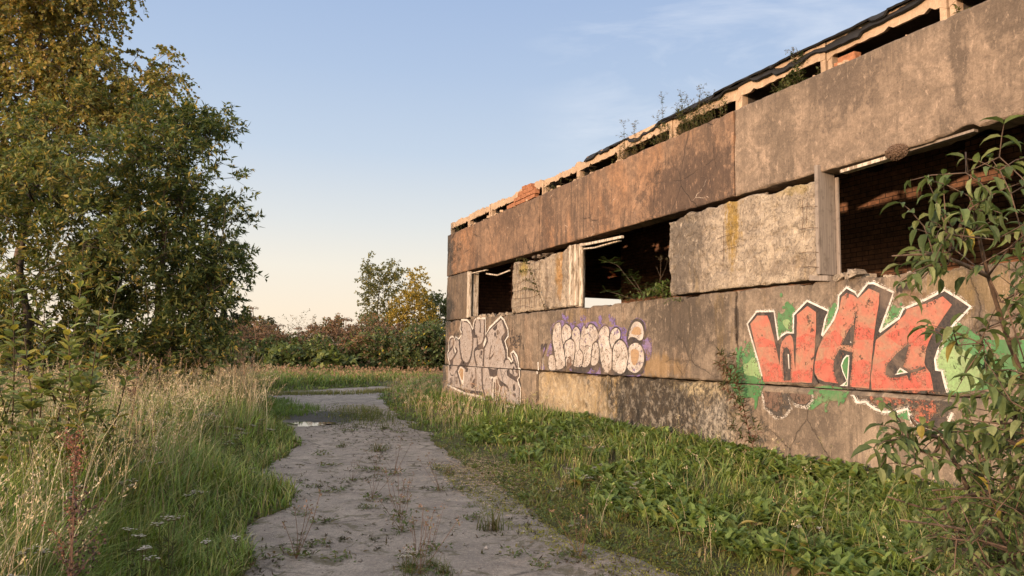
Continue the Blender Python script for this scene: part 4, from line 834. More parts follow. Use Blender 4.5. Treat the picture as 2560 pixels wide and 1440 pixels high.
for pts in ([(1630, 420), (1625, 560)], [(1575, 640), (1600, 610), (1590, 740), (1640, 730)], [(1600, 660), (1580, 690)], [(1640, 620), (1680, 600), (1660, 750)], [(1670, 660), (1700, 640), (1690, 690), (1735, 690), (1690, 760), (1650, 800)], [(1740, 545), (1745, 590)], [(1770, 600), (1800, 570), (1800, 640), (1760, 700), (1805, 720)], [(1830, 500), (1810, 690), (1840, 690)], [(1855, 560), (1825, 830)],
            [(1540, 880), (1590, 800), (1640, 770)], [(1560, 860), (1640, 860)], [(1655, 800), (1740, 790), (1750, 860), (1690, 830)], [(1780, 800), (1830, 780)], [(1865, 745), (1872, 752)], [(1895, 770), (1900, 780)], [(1900, 770), (1905, 900)], [(1870, 795), (1874, 800)]):
    p.stroke(4, pts, 0.022, G_BLACK, 2, 3)
o = p.build("painted_tag", building); o["label"] = "small black handwritten tag reading EB'24"
p = Paint(); p.stroke(4, [(150, 500), (105, 600), (85, 860)], 0.06, G_REDOLD, 1, 3); o = p.build("paint_streak", building); o["label"] = "faint red paint streak"
for pts, w_ in (([(1345, 905), (1347, 935)], 0.05), ([(1358, 890), (1357, 925)], 0.03)):
    p = Paint(); p.stroke(0, pts, w_, G_WHITE, 1, 2); p.build("paint_streak", building)
# ================================================================== GROUND
PL = np.array([(-6.9, 0.5), (-6.5, 3.0), (-6.45, 4.6), (-6.2, 6.0), (-5.7, 7.8), (-5.75, 9.3), (-5.3, 10.9), (-4.9, 13.0), (-4.7, 15.8), (-4.15, 18.5), (-4.1, 21.0), (-4.3, 24.0), (-4.2, 27), (-4.6, 29.5), (-7, 33), (-12, 37.0)])
PR = np.array([(-3.3, 0.5), (-3.3, 3.0), (-3.3, 4.5), (-3.42, 6.1), (-3.2, 8.0), (-2.75, 11.2), (-2.2, 15.0), (-1.75, 18.0), (-1.3, 21.0), (-0.6, 24.5), (0.2, 27.5), (1.3, 30.0), (1.5, 31.5), (0, 38.0)])
def xl(y): return np.interp(y, PL[:, 1], PL[:, 0])
def xr(y): return np.interp(y, PR[:, 1], PR[:, 0])
YEND = 32.0
def path_d(x, y):
    """signed distance-like: positive inside the path"""
    w_ = 0.35*(fbm(np.asarray(x)*0.9, np.asarray(y)*0.9, 0, 91, 4)-0.5)*2
    d = np.minimum(x-xl(y), xr(y)-x)+w_
    return np.minimum(d, 27.6+0.85*(np.asarray(x)+3.9)-y+w_*2)
PUD = np.array([-4.12, 16.15])
def pud(x, y):
    a = (np.asarray(x)-PUD[0])/0.62; b = (np.asarray(y)-PUD[1])/0.75
    return np.exp(-(a*a+b*b))
def pud2(x, y):
    a = (np.asarray(x)+3.4)/1.25; b = (np.asarray(y)-17.0)/1.7
    return np.exp(-(a*a+b*b))
def hgt(x, y):
    x, y = np.asarray(x, float), np.asarray(y, float)
    d = path_d(x, y)
    off = sstep(0.15, -1.4, d)
    h = 0.16*off + 0.10*off*(fbm(x*0.35, y*0.35, 0, 51, 4)-0.5)*2
    h = h + 0.14*sstep(-2.2, -0.2, x)*sstep(24, 18, y)*off*sstep(-2, 2, y)      # verge climbing to the wall
    h = h + 0.012*(fbm(x*4, y*4, 0, 52, 3)-0.5)*2*(1-off)
    h = h - 0.075*pud(x, y) - 0.03*pud2(x, y)
    h = h + 0.9*sstep(54, 70, y+0.12*x)*(0.8+0.5*fbm(x*0.12, y*0.12, 0, 53))   # bank behind
    return h
def grid_axis(segs):
    out = []
    for a, b, st in segs: out.append(np.arange(a, b, st))
    return np.unique(np.round(np.concatenate(out), 4))
gx = grid_axis([(-900, -100, 80), (-100, -30, 8), (-30, -8, 1.0), (-8, 1.0, 0.16), (1.0, 30, 1.2), (30, 100, 10), (100, 1000, 90)])
gy = grid_axis([(-300, -20, 40), (-20, 1, 2.0), (1, 20, 0.2), (20, 70, 0.6), (70, 120, 6), (120, 2400, 150)])
GX, GY = np.meshgrid(gx, gy, indexing='ij')
GZ = hgt(GX, GY)-0.02*(path_d(GX, GY) > 0.25)
n0, n1 = GX.shape
i, j = np.meshgrid(np.arange(n0-1), np.arange(n1-1), indexing='ij'); a = i*n1+j
# soil under the plants
N = NT("soil_and_moss"); P = N.pos()
c = N.mix(N.ramp(N.noise(P, 1.3, 6, 0.6), [(0.4, 0.0), (0.6, 1.0)]), (0.10, 0.085, 0.05), (0.135, 0.125, 0.055))
c = N.mix(N.ramp(N.noise(P, 2.2, 6, 0.65, 0.5), [(0.5, 0.0), (0.62, 1.0)]), c, (0.17, 0.175, 0.045))
f = N.noise(P, 30.0, 5, 0.7)
c = N.mix(N.ramp(f, [(0.35, 0.7), (0.65, 0.0)]), c, (0.03, 0.024, 0.015))
M_SOIL = N.done(N.pbsdf(c, 0.97, N.bump(f, 1.0, 0.03), 0.1))
tag(mesh_obj("ground", np.stack([GX, GY, GZ], -1).reshape(-1, 3), [np.stack([a, a+n1, a+n1+1, a+1], -1).reshape(-1, 4)], M_SOIL, smooth=True), kind="structure")
# the track: packed grit over old asphalt
N = NT("gritty_track"); P = N.pos(); s = N.sep(P)
big = N.noise(P, 0.55, 5, 0.6, 0.6); med = N.noise(P, 3.4, 6, 0.65, 0.4); fine = N.noise(P, 38.0, 6, 0.8)
c = N.mix(N.ramp(big, [(0.36, 0.0), (0.64, 1.0)]), (0.315, 0.255, 0.207), (0.435, 0.358, 0.29))
c = N.mix(N.ramp(med, [(0.38, 0.55), (0.6, 0.0)]), c, (0.18, 0.148, 0.125))
c = N.mix(N.ramp(fine, [(0.32, 0.75), (0.62, 0.0)]), c, (0.125, 0.102, 0.088))
st1 = N.voro(P, 62.0, 'F1', "Distance"); stc = N.voro(P, 62.0, 'F1', "Color")
sm = N.math('MULTIPLY', N.ramp(st1, [(0.22, 1.0), (0.34, 0.0)]), N.ramp(N.sep(stc)[0], [(0.55, 0.0), (0.6, 1.0)]))
c = N.mix(N.math('MULTIPLY', sm, 0.75), c, N.mix(N.ramp(N.sep(stc)[1], [(0.3, 0.0), (0.7, 1.0)]), (0.19, 0.155, 0.135), (0.56, 0.47, 0.40)))
wv = N.mix(0.25, P, N.noise(P, 2.2, 5, 0.65, 0.0, "Color"), 'ADD')
vd = N.voro(wv, 0.85, 'DISTANCE_TO_EDGE'); cmk = N.ramp(N.noise(P, 0.6, 3), [(0.44, 0.0), (0.56, 1.0)])
crk = N.math('MULTIPLY', N.ramp(vd, [(0.004, 1.0), (0.020, 0.0)]), cmk)
c = N.mix(N.math('MULTIPLY', crk, 0.75), c, (0.055, 0.044, 0.034))
# patches where dark grit lies and worn pale bald spots
c = N.mix(N.math('MULTIPLY', N.ramp(N.noise(P, 1.6, 8, 0.72, 0.6), [(0.52, 0.0), (0.60, 1.0)]), 0.40), c, (0.17, 0.135, 0.115))
sp2 = N.ramp(N.noise(P, 110.0, 3, 0.6), [(0.60, 0.0), (0.68, 1.0)])
c = N.mix(N.math('MULTIPLY', sp2, 0.5), c, (0.55, 0.47, 0.41))
# moss and humus specks
mo = N.ramp(N.noise(P, 4.2, 7, 0.68, 0.9), [(0.545, 0.0), (0.61, 1.0)])
c = N.mix(N.math('MULTIPLY', mo, 0.65), c, (0.085, 0.072, 0.035))
# dark wet mud round the puddle hollow
dx = N.math('DIVIDE', N.math('ADD', s[0], 3.6), 1.25); dy = N.math('DIVIDE', N.math('SUBTRACT', s[1], 17.4), 1.9)
rr = N.math('SQRT', N.math('ADD', N.math('MULTIPLY', dx, dx), N.math('MULTIPLY', dy, dy)))
rr = N.math('ADD', rr, N.math('MULTIPLY', N.math('SUBTRACT', med, 0.5), 1.4))
mud = N.ramp(rr, [(0.6, 1.0), (0.95, 0.0)])
c = N.mix(N.math('MULTIPLY', mud, 0.95), c, (0.045, 0.038, 0.028))
rough = N.mr(mud, 0, 1, 0.95, 0.8)
h = N.math('ADD', N.math('MULTIPLY', fine, 0.6), N.math('ADD', N.math('MULTIPLY', sm, 0.7), N.math('MULTIPLY', med, 1.2)))
M_TRACK = N.done(N.pbsdf(c, rough, N.bump(h, 1.0, 0.022), 0.25))
px_ = np.linspace(0, 1, 60); py_ = grid_axis([(0.6, 12, 0.07), (12, 33.5, 0.14)])
S_, Y_ = np.meshgrid(px_, py_, indexing='ij')
X_ = xl(Y_)-0.6+(xr(Y_)-xl(Y_)+1.2)*S_
d_ = path_d(X_, Y_)
Z_ = hgt(X_, Y_)+0.012+0.010*(fbm(X_*3, Y_*3, 0, 61, 4)-0.5)*2-0.22*sstep(0.10, -0.42, d_)
n0, n1 = X_.shape; i, j = np.meshgrid(np.arange(n0-1), np.arange(n1-1), indexing='ij'); a = i*n1+j
tag(mesh_obj("path", np.stack([X_, Y_, Z_], -1).reshape(-1, 3), [np.stack([a, a+n1, a+n1+1, a+1], -1).reshape(-1, 4)], M_TRACK, smooth=True), kind="structure")
def pnoise(x, y): return 0.010*(fbm(np.asarray(x)*3, np.asarray(y)*3, 0, 61, 4)-0.5)*2
def surf(x, y):
    """top of ground or track"""
    return hgt(x, y)+np.where(path_d(x, y) > 0.05, 0.012+pnoise(x, y), 0.0)
# puddle
N = NT("still_water"); P = N.pos()
M_WATER = N.done(N.pbsdf((0.02, 0.018, 0.014), 0.03, N.bump(N.noise(P, 9.0, 2), 0.03, 0.004), 0.9))
th = np.arange(40)*2*math.pi/40
r_ = 0.44+0.12*np.sin(3*th+1)+0.09*np.sin(5*th)+0.05*np.sin(9*th+2)
zp = float(hgt(PUD[0], PUD[1]))+0.055
Vp = np.concatenate([[[PUD[0], PUD[1], zp]], np.stack([PUD[0]+r_*np.cos(th)*0.95, PUD[1]+r_*np.sin(th)*1.15, np.full(40, zp)], 1)])
tag(mesh_obj("puddle", Vp, [np.array([[0, 1+k, 1+(k+1) % 40] for k in range(40)])], M_WATER), "shallow rain puddle reflecting the sky beside the track's left edge", kind="structure")
# ================================================================== PLANTS
N = NT("leaf_tissue"); P = N.pos(); t = N.attr()
vn = N.noise(P, 60.0, 3, 0.6)
c = N.mix(N.ramp(vn, [(0.35, 0.25), (0.65, 0.0)]), t, (0.03, 0.03, 0.01))
pb = N.pbsdf(c, 0.55, None, 0.3)
tl = N.n("ShaderNodeBsdfTranslucent"); N.set(tl.inputs[0], N.mix(1.0, c, (1.15, 1.1, 0.55), 'MULTIPLY'))
mx = N.n("ShaderNodeMixShader"); N.set(mx.inputs[0], 0.40); N.L.new(pb, mx.inputs[1]); N.L.new(tl.outputs[0], mx.inputs[2])
M_LEAF = N.done(mx.outputs[0])
N = NT("dry_stalk"); t = N.attr()
M_STALK = N.done(N.pbsdf(t, 0.85, None, 0.15))
N = NT("bark"); P = N.pos(); t = N.attr(); k = N.noise(N.mapv(P, (14, 14, 4)), 1.0, 5, 0.7)
M_BARK = N.done(N.pbsdf(N.mix(N.ramp(k, [(0.4, 0.7), (0.62, 0.0)]), t, (0.03, 0.025, 0.02)), 0.9, N.bump(k, 0.7, 0.01), 0.15))

T_OVAL = (np.array([[0, 0, 0], [.33, .46, .05], [.33, 0, -.035], [.33, -.46, .05], [.70, .36, .0], [.70, 0, -.075], [.70, -.36, .0], [1, 0, -.16]], float),
          [np.array([[0, 2, 1], [0, 3, 2], [4, 5, 7], [5, 6, 7]]), np.array([[1, 2, 5, 4], [2, 3, 6, 5]])])
T_LANCE = (np.array([[0, 0, 0], [.3, .5, .04], [.3, 0, -.01], [.3, -.5, .04], [1, 0, -.12]], float), [np.array([[0, 2, 1], [0, 3, 2], [1, 2, 4], [2, 3, 4]])])
T_DIA = (np.array([[0, 0, 0], [.45, .5, .03], [1, 0, -.08], [.45, -.5, .03]], float), [np.array([[0, 3, 1], [1, 3, 2]])])
T_CURL = (np.array([[0, 0, 0], [.22, .36, .10], [.22, 0, 0], [.22, -.36, .10], [.52, .42, .05], [.52, 0, -.09], [.52, -.42, .05], [.80, .26, -.17], [.80, 0, -.25], [.80, -.26, -.17], [.98, 0, -.50]], float),
          [np.array([[0, 2, 1], [0, 3, 2], [7, 8, 10], [8, 9, 10]]), np.array([[1, 2, 5, 4], [2, 3, 6, 5], [4, 5, 8, 7], [5, 6, 9, 8]])])
_tt = np.linspace(0, 1, 7)
_wd = np.array([.06, .16, .34, .40, .52, .44, .0]); _zz = np.array([0, .10, .16, .17, .13, .04, -.08])
_V = [];
for a_, b_, z_ in zip(_tt, _wd, _zz): _V += [[a_, b_, z_+b_*.10], [a_, 0, z_-.02], [a_, -b_, z_+b_*.10]]
T_DOCK = (np.array(_V, float), [np.concatenate([np.array([[3*i, 3*i+1, 3*i+4, 3*i+3], [3*i+1, 3*i+2, 3*i+5, 3*i+4]]) for i in range(6)])])

_tt = np.array([0, .14, .26, .38, .50, .62, .74, .86, 1.0]); _wd = np.array([.05, .20, .11, .36, .20, .48, .28, .42, 0]); _zz = np.array([0, .07, .12, .15, .16, .14, .10, .04, -.06])
_V = []
for a_, b_, z_ in zip(_tt, _wd, _zz): _V += [[a_-b_*.10, b_, z_+b_*.12], [a_, 0, z_-.02], [a_-b_*.10, -b_, z_+b_*.12]]
T_LOBE = (np.array(_V, float), [np.concatenate([np.array([[3*i, 3*i+1, 3*i+4, 3*i+3], [3*i+1, 3*i+2, 3*i+5, 3*i+4]]) for i in range(8)])])
def unit(v): return v/(np.linalg.norm(v, axis=-1, keepdims=True)+1e-9)
def rdir(n, r=None):
    v = (r or rng).normal(size=(n, 3)); return unit(v)
def leaves(mb, T, O, D, Nn, L, W, col, mi=0):
    """place n leaf templates: O origin, D direction, Nn rough normal, L length, W width, col (n,3)"""
    O, D, Nn = np.asarray(O, float), unit(np.asarray(D, float)), np.asarray(Nn, float)
    n = len(O)
    if n == 0: return
    L = np.broadcast_to(L, (n,)); W = np.broadcast_to(W, (n,)); col = np.broadcast_to(col, (n, 3))
    Y = unit(np.cross(Nn, D)); Z = np.cross(D, Y)
    tv, tf = T; m = len(tv)
    V = O[:, None]+D[:, None]*(tv[None, :, 0:1]*L[:, None, None])+Y[:, None]*(tv[None, :, 1:2]*W[:, None, None])+Z[:, None]*(tv[None, :, 2:3]*L[:, None, None])
    Fs = [(f[None]+(np.arange(n)*m)[:, None, None]).reshape(-1, f.shape[1]) for f in tf]
    mb.add(V.reshape(-1, 3), Fs, np.repeat(col, m, 0), mi)
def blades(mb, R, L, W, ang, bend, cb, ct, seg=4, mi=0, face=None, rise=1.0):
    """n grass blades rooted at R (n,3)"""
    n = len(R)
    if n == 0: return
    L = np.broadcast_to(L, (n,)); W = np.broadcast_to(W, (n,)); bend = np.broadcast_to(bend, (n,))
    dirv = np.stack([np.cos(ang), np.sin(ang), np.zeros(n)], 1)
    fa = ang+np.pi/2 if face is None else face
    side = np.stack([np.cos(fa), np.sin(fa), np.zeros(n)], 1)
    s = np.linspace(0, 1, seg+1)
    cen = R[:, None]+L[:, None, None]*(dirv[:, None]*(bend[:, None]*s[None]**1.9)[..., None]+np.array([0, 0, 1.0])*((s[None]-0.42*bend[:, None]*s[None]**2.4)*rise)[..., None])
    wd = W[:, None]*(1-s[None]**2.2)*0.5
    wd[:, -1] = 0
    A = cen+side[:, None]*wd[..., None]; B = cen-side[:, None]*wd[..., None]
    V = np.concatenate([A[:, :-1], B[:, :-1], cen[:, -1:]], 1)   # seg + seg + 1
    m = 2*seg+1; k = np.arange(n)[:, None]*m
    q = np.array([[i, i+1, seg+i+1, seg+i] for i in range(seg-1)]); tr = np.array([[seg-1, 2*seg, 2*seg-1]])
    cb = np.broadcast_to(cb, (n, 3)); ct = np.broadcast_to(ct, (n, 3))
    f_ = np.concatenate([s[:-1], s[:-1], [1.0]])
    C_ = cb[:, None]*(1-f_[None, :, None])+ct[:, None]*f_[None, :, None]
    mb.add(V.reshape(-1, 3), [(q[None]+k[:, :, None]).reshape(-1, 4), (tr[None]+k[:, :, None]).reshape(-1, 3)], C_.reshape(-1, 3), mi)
def ccol(n, base, var=0.18, hue=0.08):
    c = np.array(base)[None]*(1+rng.normal(0, var, (n, 1)))*(1+rng.normal(0, hue, (n, 3)))
    return np.clip(c, 0.004, 1)
def mixcol(n, cols, w):
    idx = rng.choice(len(cols), n, p=np.array(w)/np.sum(w)); return np.array(cols)[idx]*(1+rng.normal(0, 0.16, (n, 1)))

# ------------------------------------------------------------------ branching: attach cluster centres to the nearest wood
def grow(trunk, r0, centers, bias=0.35, wander=0.12, rt=0.006):
    """trunk: polyline; centers: (n,3). returns tubes [(pts, radii)] and per-centre arrival direction"""
    nodes = [np.array(p, float) for p in trunk]; par = [-1]+list(range(len(trunk)-1))
    cen = np.asarray(centers, float); order = np.argsort(np.min(np.linalg.norm(cen[:, None]-np.array(trunk)[None], axis=2), axis=1))
    arr = {}
    for ci in order:
        c = cen[ci]; A = np.array(nodes); d = np.linalg.norm(A-c, axis=1)
        pen = d*(1+bias*np.clip((A[:, 2]-c[2])/(d+1e-6)+0.1, 0, 2)*2)
        k = int(np.argmin(pen)); p = nodes[k]; D = c-p; ln = np.linalg.norm(D); m = max(1, int(ln/0.45)); last = k
        for q in range(1, m+1):
            t_ = q/m; pt = p+D*t_+np.array([0, 0, 0.10*ln*math.sin(math.pi*t_)])+(rng.normal(0, wander*ln/m*0.6, 3) if q < m else 0)
            nodes.append(pt); par.append(last); last = len(nodes)-1
        arr[ci] = (last, unit(nodes[last]-nodes[par[last]]))
    n = len(nodes); w_ = np.zeros(n)
    kids = [[] for _ in range(n)]
    for i in range(n):
        if par[i] >= 0: kids[par[i]].append(i)
    for i in range(n-1, -1, -1): w_[i] = 1.0 if not kids[i] else sum(w_[k] for k in kids[i])
    R = rt*w_**0.45; sc_ = r0/max(R[0], 1e-6)
    R = np.where(R > rt*1.5, R*np.minimum(1, 1)*np.interp(w_, [1, w_[0]], [1, sc_]), R)
    tubes = []
    stack = [(0, -1)]
    while stack:
        i, p = stack.pop()
        pts, rr = ([nodes[p], nodes[i]], [min(R[p], R[i]*1.25), R[i]]) if p >= 0 else ([nodes[i]], [R[i]])
        while kids[i]:
            ks = sorted(kids[i], key=lambda k: -w_[k])
            for k in ks[1:]: stack.append((k, i))
            i = ks[0]; pts.append(nodes[i]); rr.append(R[i])
        if len(pts) > 1: tubes.append((np.array(pts), np.array(rr)))
    return tubes, arr
def in_poly(pts, poly):
    x, y = pts[:, 0], pts[:, 1]; r = np.zeros(len(pts), bool); n = len(poly); j = n-1
    for i in range(n):
        xi, yi = poly[i]; xj, yj = poly[j]
        c_ = ((yi > y) != (yj > y)) & (x < (xj-xi)*(y-yi)/((yj-yi)+1e-9)+xi); r ^= c_; j = i
    return r
def region_points(poly, n, d0, d1, mind=0.0):
    """n random points of a crown volume whose outline, seen from the road, is poly (full photo pixels), between two distances"""
    poly = np.array(poly, float); lo, hi = poly.min(0), poly.max(0); out = []
    while len(out) < n:
        q = rng.uniform(lo, hi, (n*3, 2)); q = q[in_poly(q, poly)]
        for a, b in q:
            p_ = at_depth(a, b, rng.uniform(d0, d1))
            if mind and out and np.min(np.linalg.norm(np.array(out[-400:])-p_, axis=1)) < mind: continue
            out.append(p_)
            if len(out) >= n: break
    return np.array(out)
def blob_points(poly, nb, per, rad, d0, d1, mind=0.5):
    """clumped crown: nb boughs inside the outline, each a loose cloud of twigs"""
    B = region_points(poly, nb, d0, d1, mind); out = []
    for q in B: out.append(q+rng.normal(0, 1, (per, 3))*rad*rng.uniform(0.6, 1.3)*np.array([1, 1, 0.7]))
    return np.concatenate(out)
def spray(mb, c, d, ntw, nlf, tl, T, L, W, cols, wts, droop=0.25, up=0.3, wood=None, wcol=(0.07, 0.05, 0.035), lvar=0.25, nrm_up=0.7, opp=False):
    """a leafy spray at c: ntw twigs of length tl, each with nlf leaves"""
    for _ in range(ntw):
        td = unit(d*0.7+rdir(1)[0]*0.9+np.array([0, 0, up]))
        s = np.linspace(0, 1, 5)
        pts = c+np.outer(s*tl, td)+np.outer(s**2*tl*droop, [0, 0, -1])
        if wood is not None: wood.tube(pts[[0, 2, 4]], [0.004, 0.003, 0.0015], 3, wcol, cap=False)
        n = nlf; q = np.sort(rng.uniform(0.12, 1.0, n))
        O = c+np.outer(q*tl, td)+np.outer(q**2*tl*droop, [0, 0, -1])
        sd = unit(np.cross(td, rdir(n)))
        D = unit(td*0.55+sd*0.85+np.array([0, 0, -droop*0.6])+rng.normal(0, 0.15, (n, 3)))
        Nn = unit(np.array([0, 0, nrm_up])+rdir(n)*0.8)
        leaves(mb, T, O, D, Nn, L*(1+rng.normal(0, lvar, n)).clip(0.45, 1.6), W*(1+rng.normal(0, lvar*0.7, n)).clip(0.5, 1.5), mixcol(n, cols, wts))
def make_tree(name, base, lab, cat, trunk, r0, centers, spr, bark=(0.09, 0.07, 0.055), group=None, wood_twigs=True, rt=0.006, parts=("trunk", "crown"), sides=6, bias=0.35):
    root = empty(name, base, lab, cat, group)
    tubes, arr = grow(trunk, r0, centers, rt=rt, bias=bias)
    wd_ = MB(); lf = MB()
    for pts, rr in tubes: wd_.tube(pts, rr, sides if rr.max() > 0.02 else 4, bark)
    for ci, (k, d) in arr.items(): spray(lf, centers[ci], d, wood=wd_ if wood_twigs else None, wcol=bark, **spr)
    wd_.build(parts[0], M_BARK, root, smooth=True)
    lf.build(parts[1], M_LEAF, root)
    return root
def gz(x, y): return float(surf(x, y))
def foot(px, D):
    """ground point below the photo column px at distance D along the view"""
    q = at_depth(px, 900, D); return np.array([q[0], q[1], gz(q[0], q[1])])
# ---- the tree group on the left
def trunk_line(b, top, n=7, wob=0.12):
    s = np.linspace(0, 1, n)[:, None]; L_ = b+(top-b)*s; L_[1:-1] += rng.normal(0, wob, (n-2, 3))*[1, 1, 0.3]; L_[0] = b-np.array([0, 0, 0.15]); return L_
G1, G2, G3, G4 = (0.078, 0.112, 0.0338), (0.12, 0.153, 0.0442), (0.215, 0.221, 0.0624), (0.39, 0.293, 0.078)
# dark cherry at the right of the group
poly = [(300, 470), (330, 350), (380, 290), (440, 245), (470, 310), (530, 310), (575, 340), (555, 410), (585, 410), (590, 455), (600, 490), (580, 540), (570, 590), (600, 610), (585, 640), (615, 680), (595, 705), (610, 735), (570, 770), (560, 800), (540, 860), (520, 930), (420, 960), (230, 950), (220, 700), (260, 560)]
b = foot(395, 16.6)
cen = np.concatenate([blob_points(poly, 62, 7, 0.30, 15.0, 18.4, 0.55), region_points(poly, 60, 15.0, 18.0)])
make_tree("cherry_tree", b, "dark green bushy cherry tree with ragged right edge beside the track", "tree", trunk_line(b, at_depth(420, 420, 16.6)), 0.12, cen,
          dict(ntw=5, nlf=17, tl=0.56, T=T_LANCE, L=0.135, W=0.050, cols=[(0.0575, 0.085, 0.0263), (0.09, 0.12, 0.035), (0.188, 0.194, 0.0525), G4], wts=[4.5, 5, 2.6, 1.2], droop=0.18, up=0.35))
# second cherry further left, thinner
poly = [(-260, 330), (-60, 340), (0, 420), (60, 330), (150, 300), (215, 250), (290, 290), (340, 400), (370, 540), (300, 650), (300, 800), (260, 940), (-260, 950)]
b = foot(60, 16.0)
cen = np.concatenate([blob_points(poly, 64, 7, 0.32, 14.2, 18.0, 0.55), region_points(poly, 60, 14.2, 18.0)])
make_tree("cherry_tree", b, "olive green cherry tree in front of the tall birch at the left edge", "tree", trunk_line(b, at_depth(90, 380, 16.0)), 0.12, cen,
          dict(ntw=5, nlf=16, tl=0.56, T=T_LANCE, L=0.135, W=0.050, cols=[G1, G2, G3, G4], wts=[2, 4, 4, 2.6], droop=0.18, up=0.35))
# tall birch behind them
poly = [(-330, -420), (40, -560), (180, -380), (250, -200), (300, -90), (318, 0), (312, 70), (285, 110), (312, 150), (275, 200), (300, 168), (345, 165), (400, 182), (440, 232), (430, 262), (360, 300), (300, 330), (250, 420), (120, 470), (-330, 480)]
b = foot(60, 20.0)
cen = np.concatenate([blob_points(poly, 130, 12, 0.48, 18.2, 22.0, 0.4), region_points(poly, 260, 18.2, 22.0)])
B1, B2, B3, B4 = (0.15, 0.169, 0.0525), (0.237, 0.225, 0.0625), (0.35, 0.281, 0.075), (0.45, 0.3, 0.0938)
make_tree("birch_tree", b, "tall golden birch tree with small hanging leaves rising out of the frame", "tree", trunk_line(b, at_depth(110, -380, 20.2), 9, 0.10), 0.10, cen,
          dict(ntw=5, nlf=20, tl=0.62, T=T_DIA, L=0.095, W=0.080, cols=[B1, B2, B3, B4], wts=[2, 4, 4, 2.2], droop=0.75, up=0.05), bark=(0.24, 0.17, 0.13))
# ---- background trees beyond the end of the building
def small_tree(name, lab, poly, D, dd, px, toppx, n, spr, r0=0.06, bark=(0.12, 0.10, 0.08), parts=("trunk", "crown"), group=None, cat="tree", bias=0.35):
    b = foot(px, D); cen = region_points(poly, n, D-dd, D+dd, 0.0)
    return make_tree(name, b, lab, cat, trunk_line(b, at_depth(*toppx, D), 6, 0.06), r0, cen, spr, bark=bark, group=group, rt=0.008, wood_twigs=False, parts=parts, sides=5, bias=bias)
small_tree("aspen_tree", "slender pale green aspen with upright open top behind the brown thicket", [(905, 830), (908, 760), (905, 690), (925, 650), (945, 665), (958, 700), (985, 655), (998, 690), (1010, 720), (985, 770), (965, 840)], 62, 1.5, 945, (948, 680), 150,
           dict(ntw=3, nlf=11, tl=0.9, T=T_DIA, L=0.19, W=0.14, cols=[(0.09, 0.10, 0.036), (0.16, 0.155, 0.055), (0.26, 0.22, 0.07)], wts=[3, 4, 2], droop=0.1, up=0.7))
small_tree("birch_tree", "small yellow autumn birch behind the brown thicket", [(960, 840), (975, 775), (1000, 745), (1020, 730), (1028, 680), (1043, 672), (1052, 700), (1066, 690), (1060, 740), (1085, 770), (1090, 830), (1060, 850)], 60, 1.6, 1035, (1036, 700), 210,
           dict(ntw=3, nlf=12, tl=0.75, T=T_DIA, L=0.19, W=0.14, cols=[(0.22, 0.17, 0.035), (0.34, 0.25, 0.05), (0.44, 0.30, 0.055)], wts=[2, 4, 2], droop=0.25, up=0.35))
small_tree("sallow_tree", "round green tree beside the far corner of the building", [(1060, 850), (1068, 770), (1085, 738), (1105, 745), (1130, 760), (1150, 850)], 63, 1.8, 1100, (1100, 770), 130,
           dict(ntw=3, nlf=12, tl=0.8, T=T_DIA, L=0.20, W=0.15, cols=[(0.06, 0.08, 0.03), (0.095, 0.115, 0.04), (0.15, 0.15, 0.05)], wts=[3, 4, 1], droop=0.15, up=0.4))
small_tree("round_tree", "dark rounded tree far off between the spruces and the willow twigs", [(635, 880), (640, 830), (655, 805), (672, 797), (690, 812), (700, 840), (705, 880)], 85, 2.5, 668, (668, 820), 120,
           dict(ntw=3, nlf=12, tl=0.7, T=T_DIA, L=0.20, W=0.16, cols=[(0.045, 0.045, 0.022), (0.07, 0.06, 0.028)], wts=[3, 2], droop=0.2, up=0.3))
for px_, top, lab in ((588, 783, "largest far spruce close behind the cherry tree's edge"), (604, 786, "middle one of the far dark spruces on the skyline"), (622, 783, "slim far spruce standing apart at the right of the spruces"), (560, 770, "far spruce half hidden behind the cherry tree's leaves")):
    D = 140; b = foot(px_, D); tp = at_depth(px_, top, D); b = np.array([tp[0], tp[1], gz(tp[0], tp[1])]); H = tp[2]-b[2]
    root = empty("spruce_tree", b, lab, "tree", "spruces on the far skyline")
    wd_ = MB(); wd_.tube([b, tp], [0.12, 0.01], 5, (0.06, 0.045, 0.035)); lf = MB()
    for z_ in np.linspace(0.12, 0.99, 26):
        for k in range(8):
            a_ = rng.uniform(0, 6.28); r_ = (1-z_)*H*0.24*rng.uniform(0.6, 1.15)+0.08
            dv = np.array([math.cos(a_), math.sin(a_), -0.35]); s_ = rng.uniform(0.1, 1, 9)
            O = b+np.array([0, 0, z_*H])+np.outer(s_*r_, dv)
            leaves(lf, T_DIA, O, dv+rdir(9)*0.6, rdir(9), 0.6, 0.32, ccol(9, (0.04, 0.05, 0.034)))
    wd_.build("trunk", M_BARK, root); lf.build("crown", M_LEAF, root)
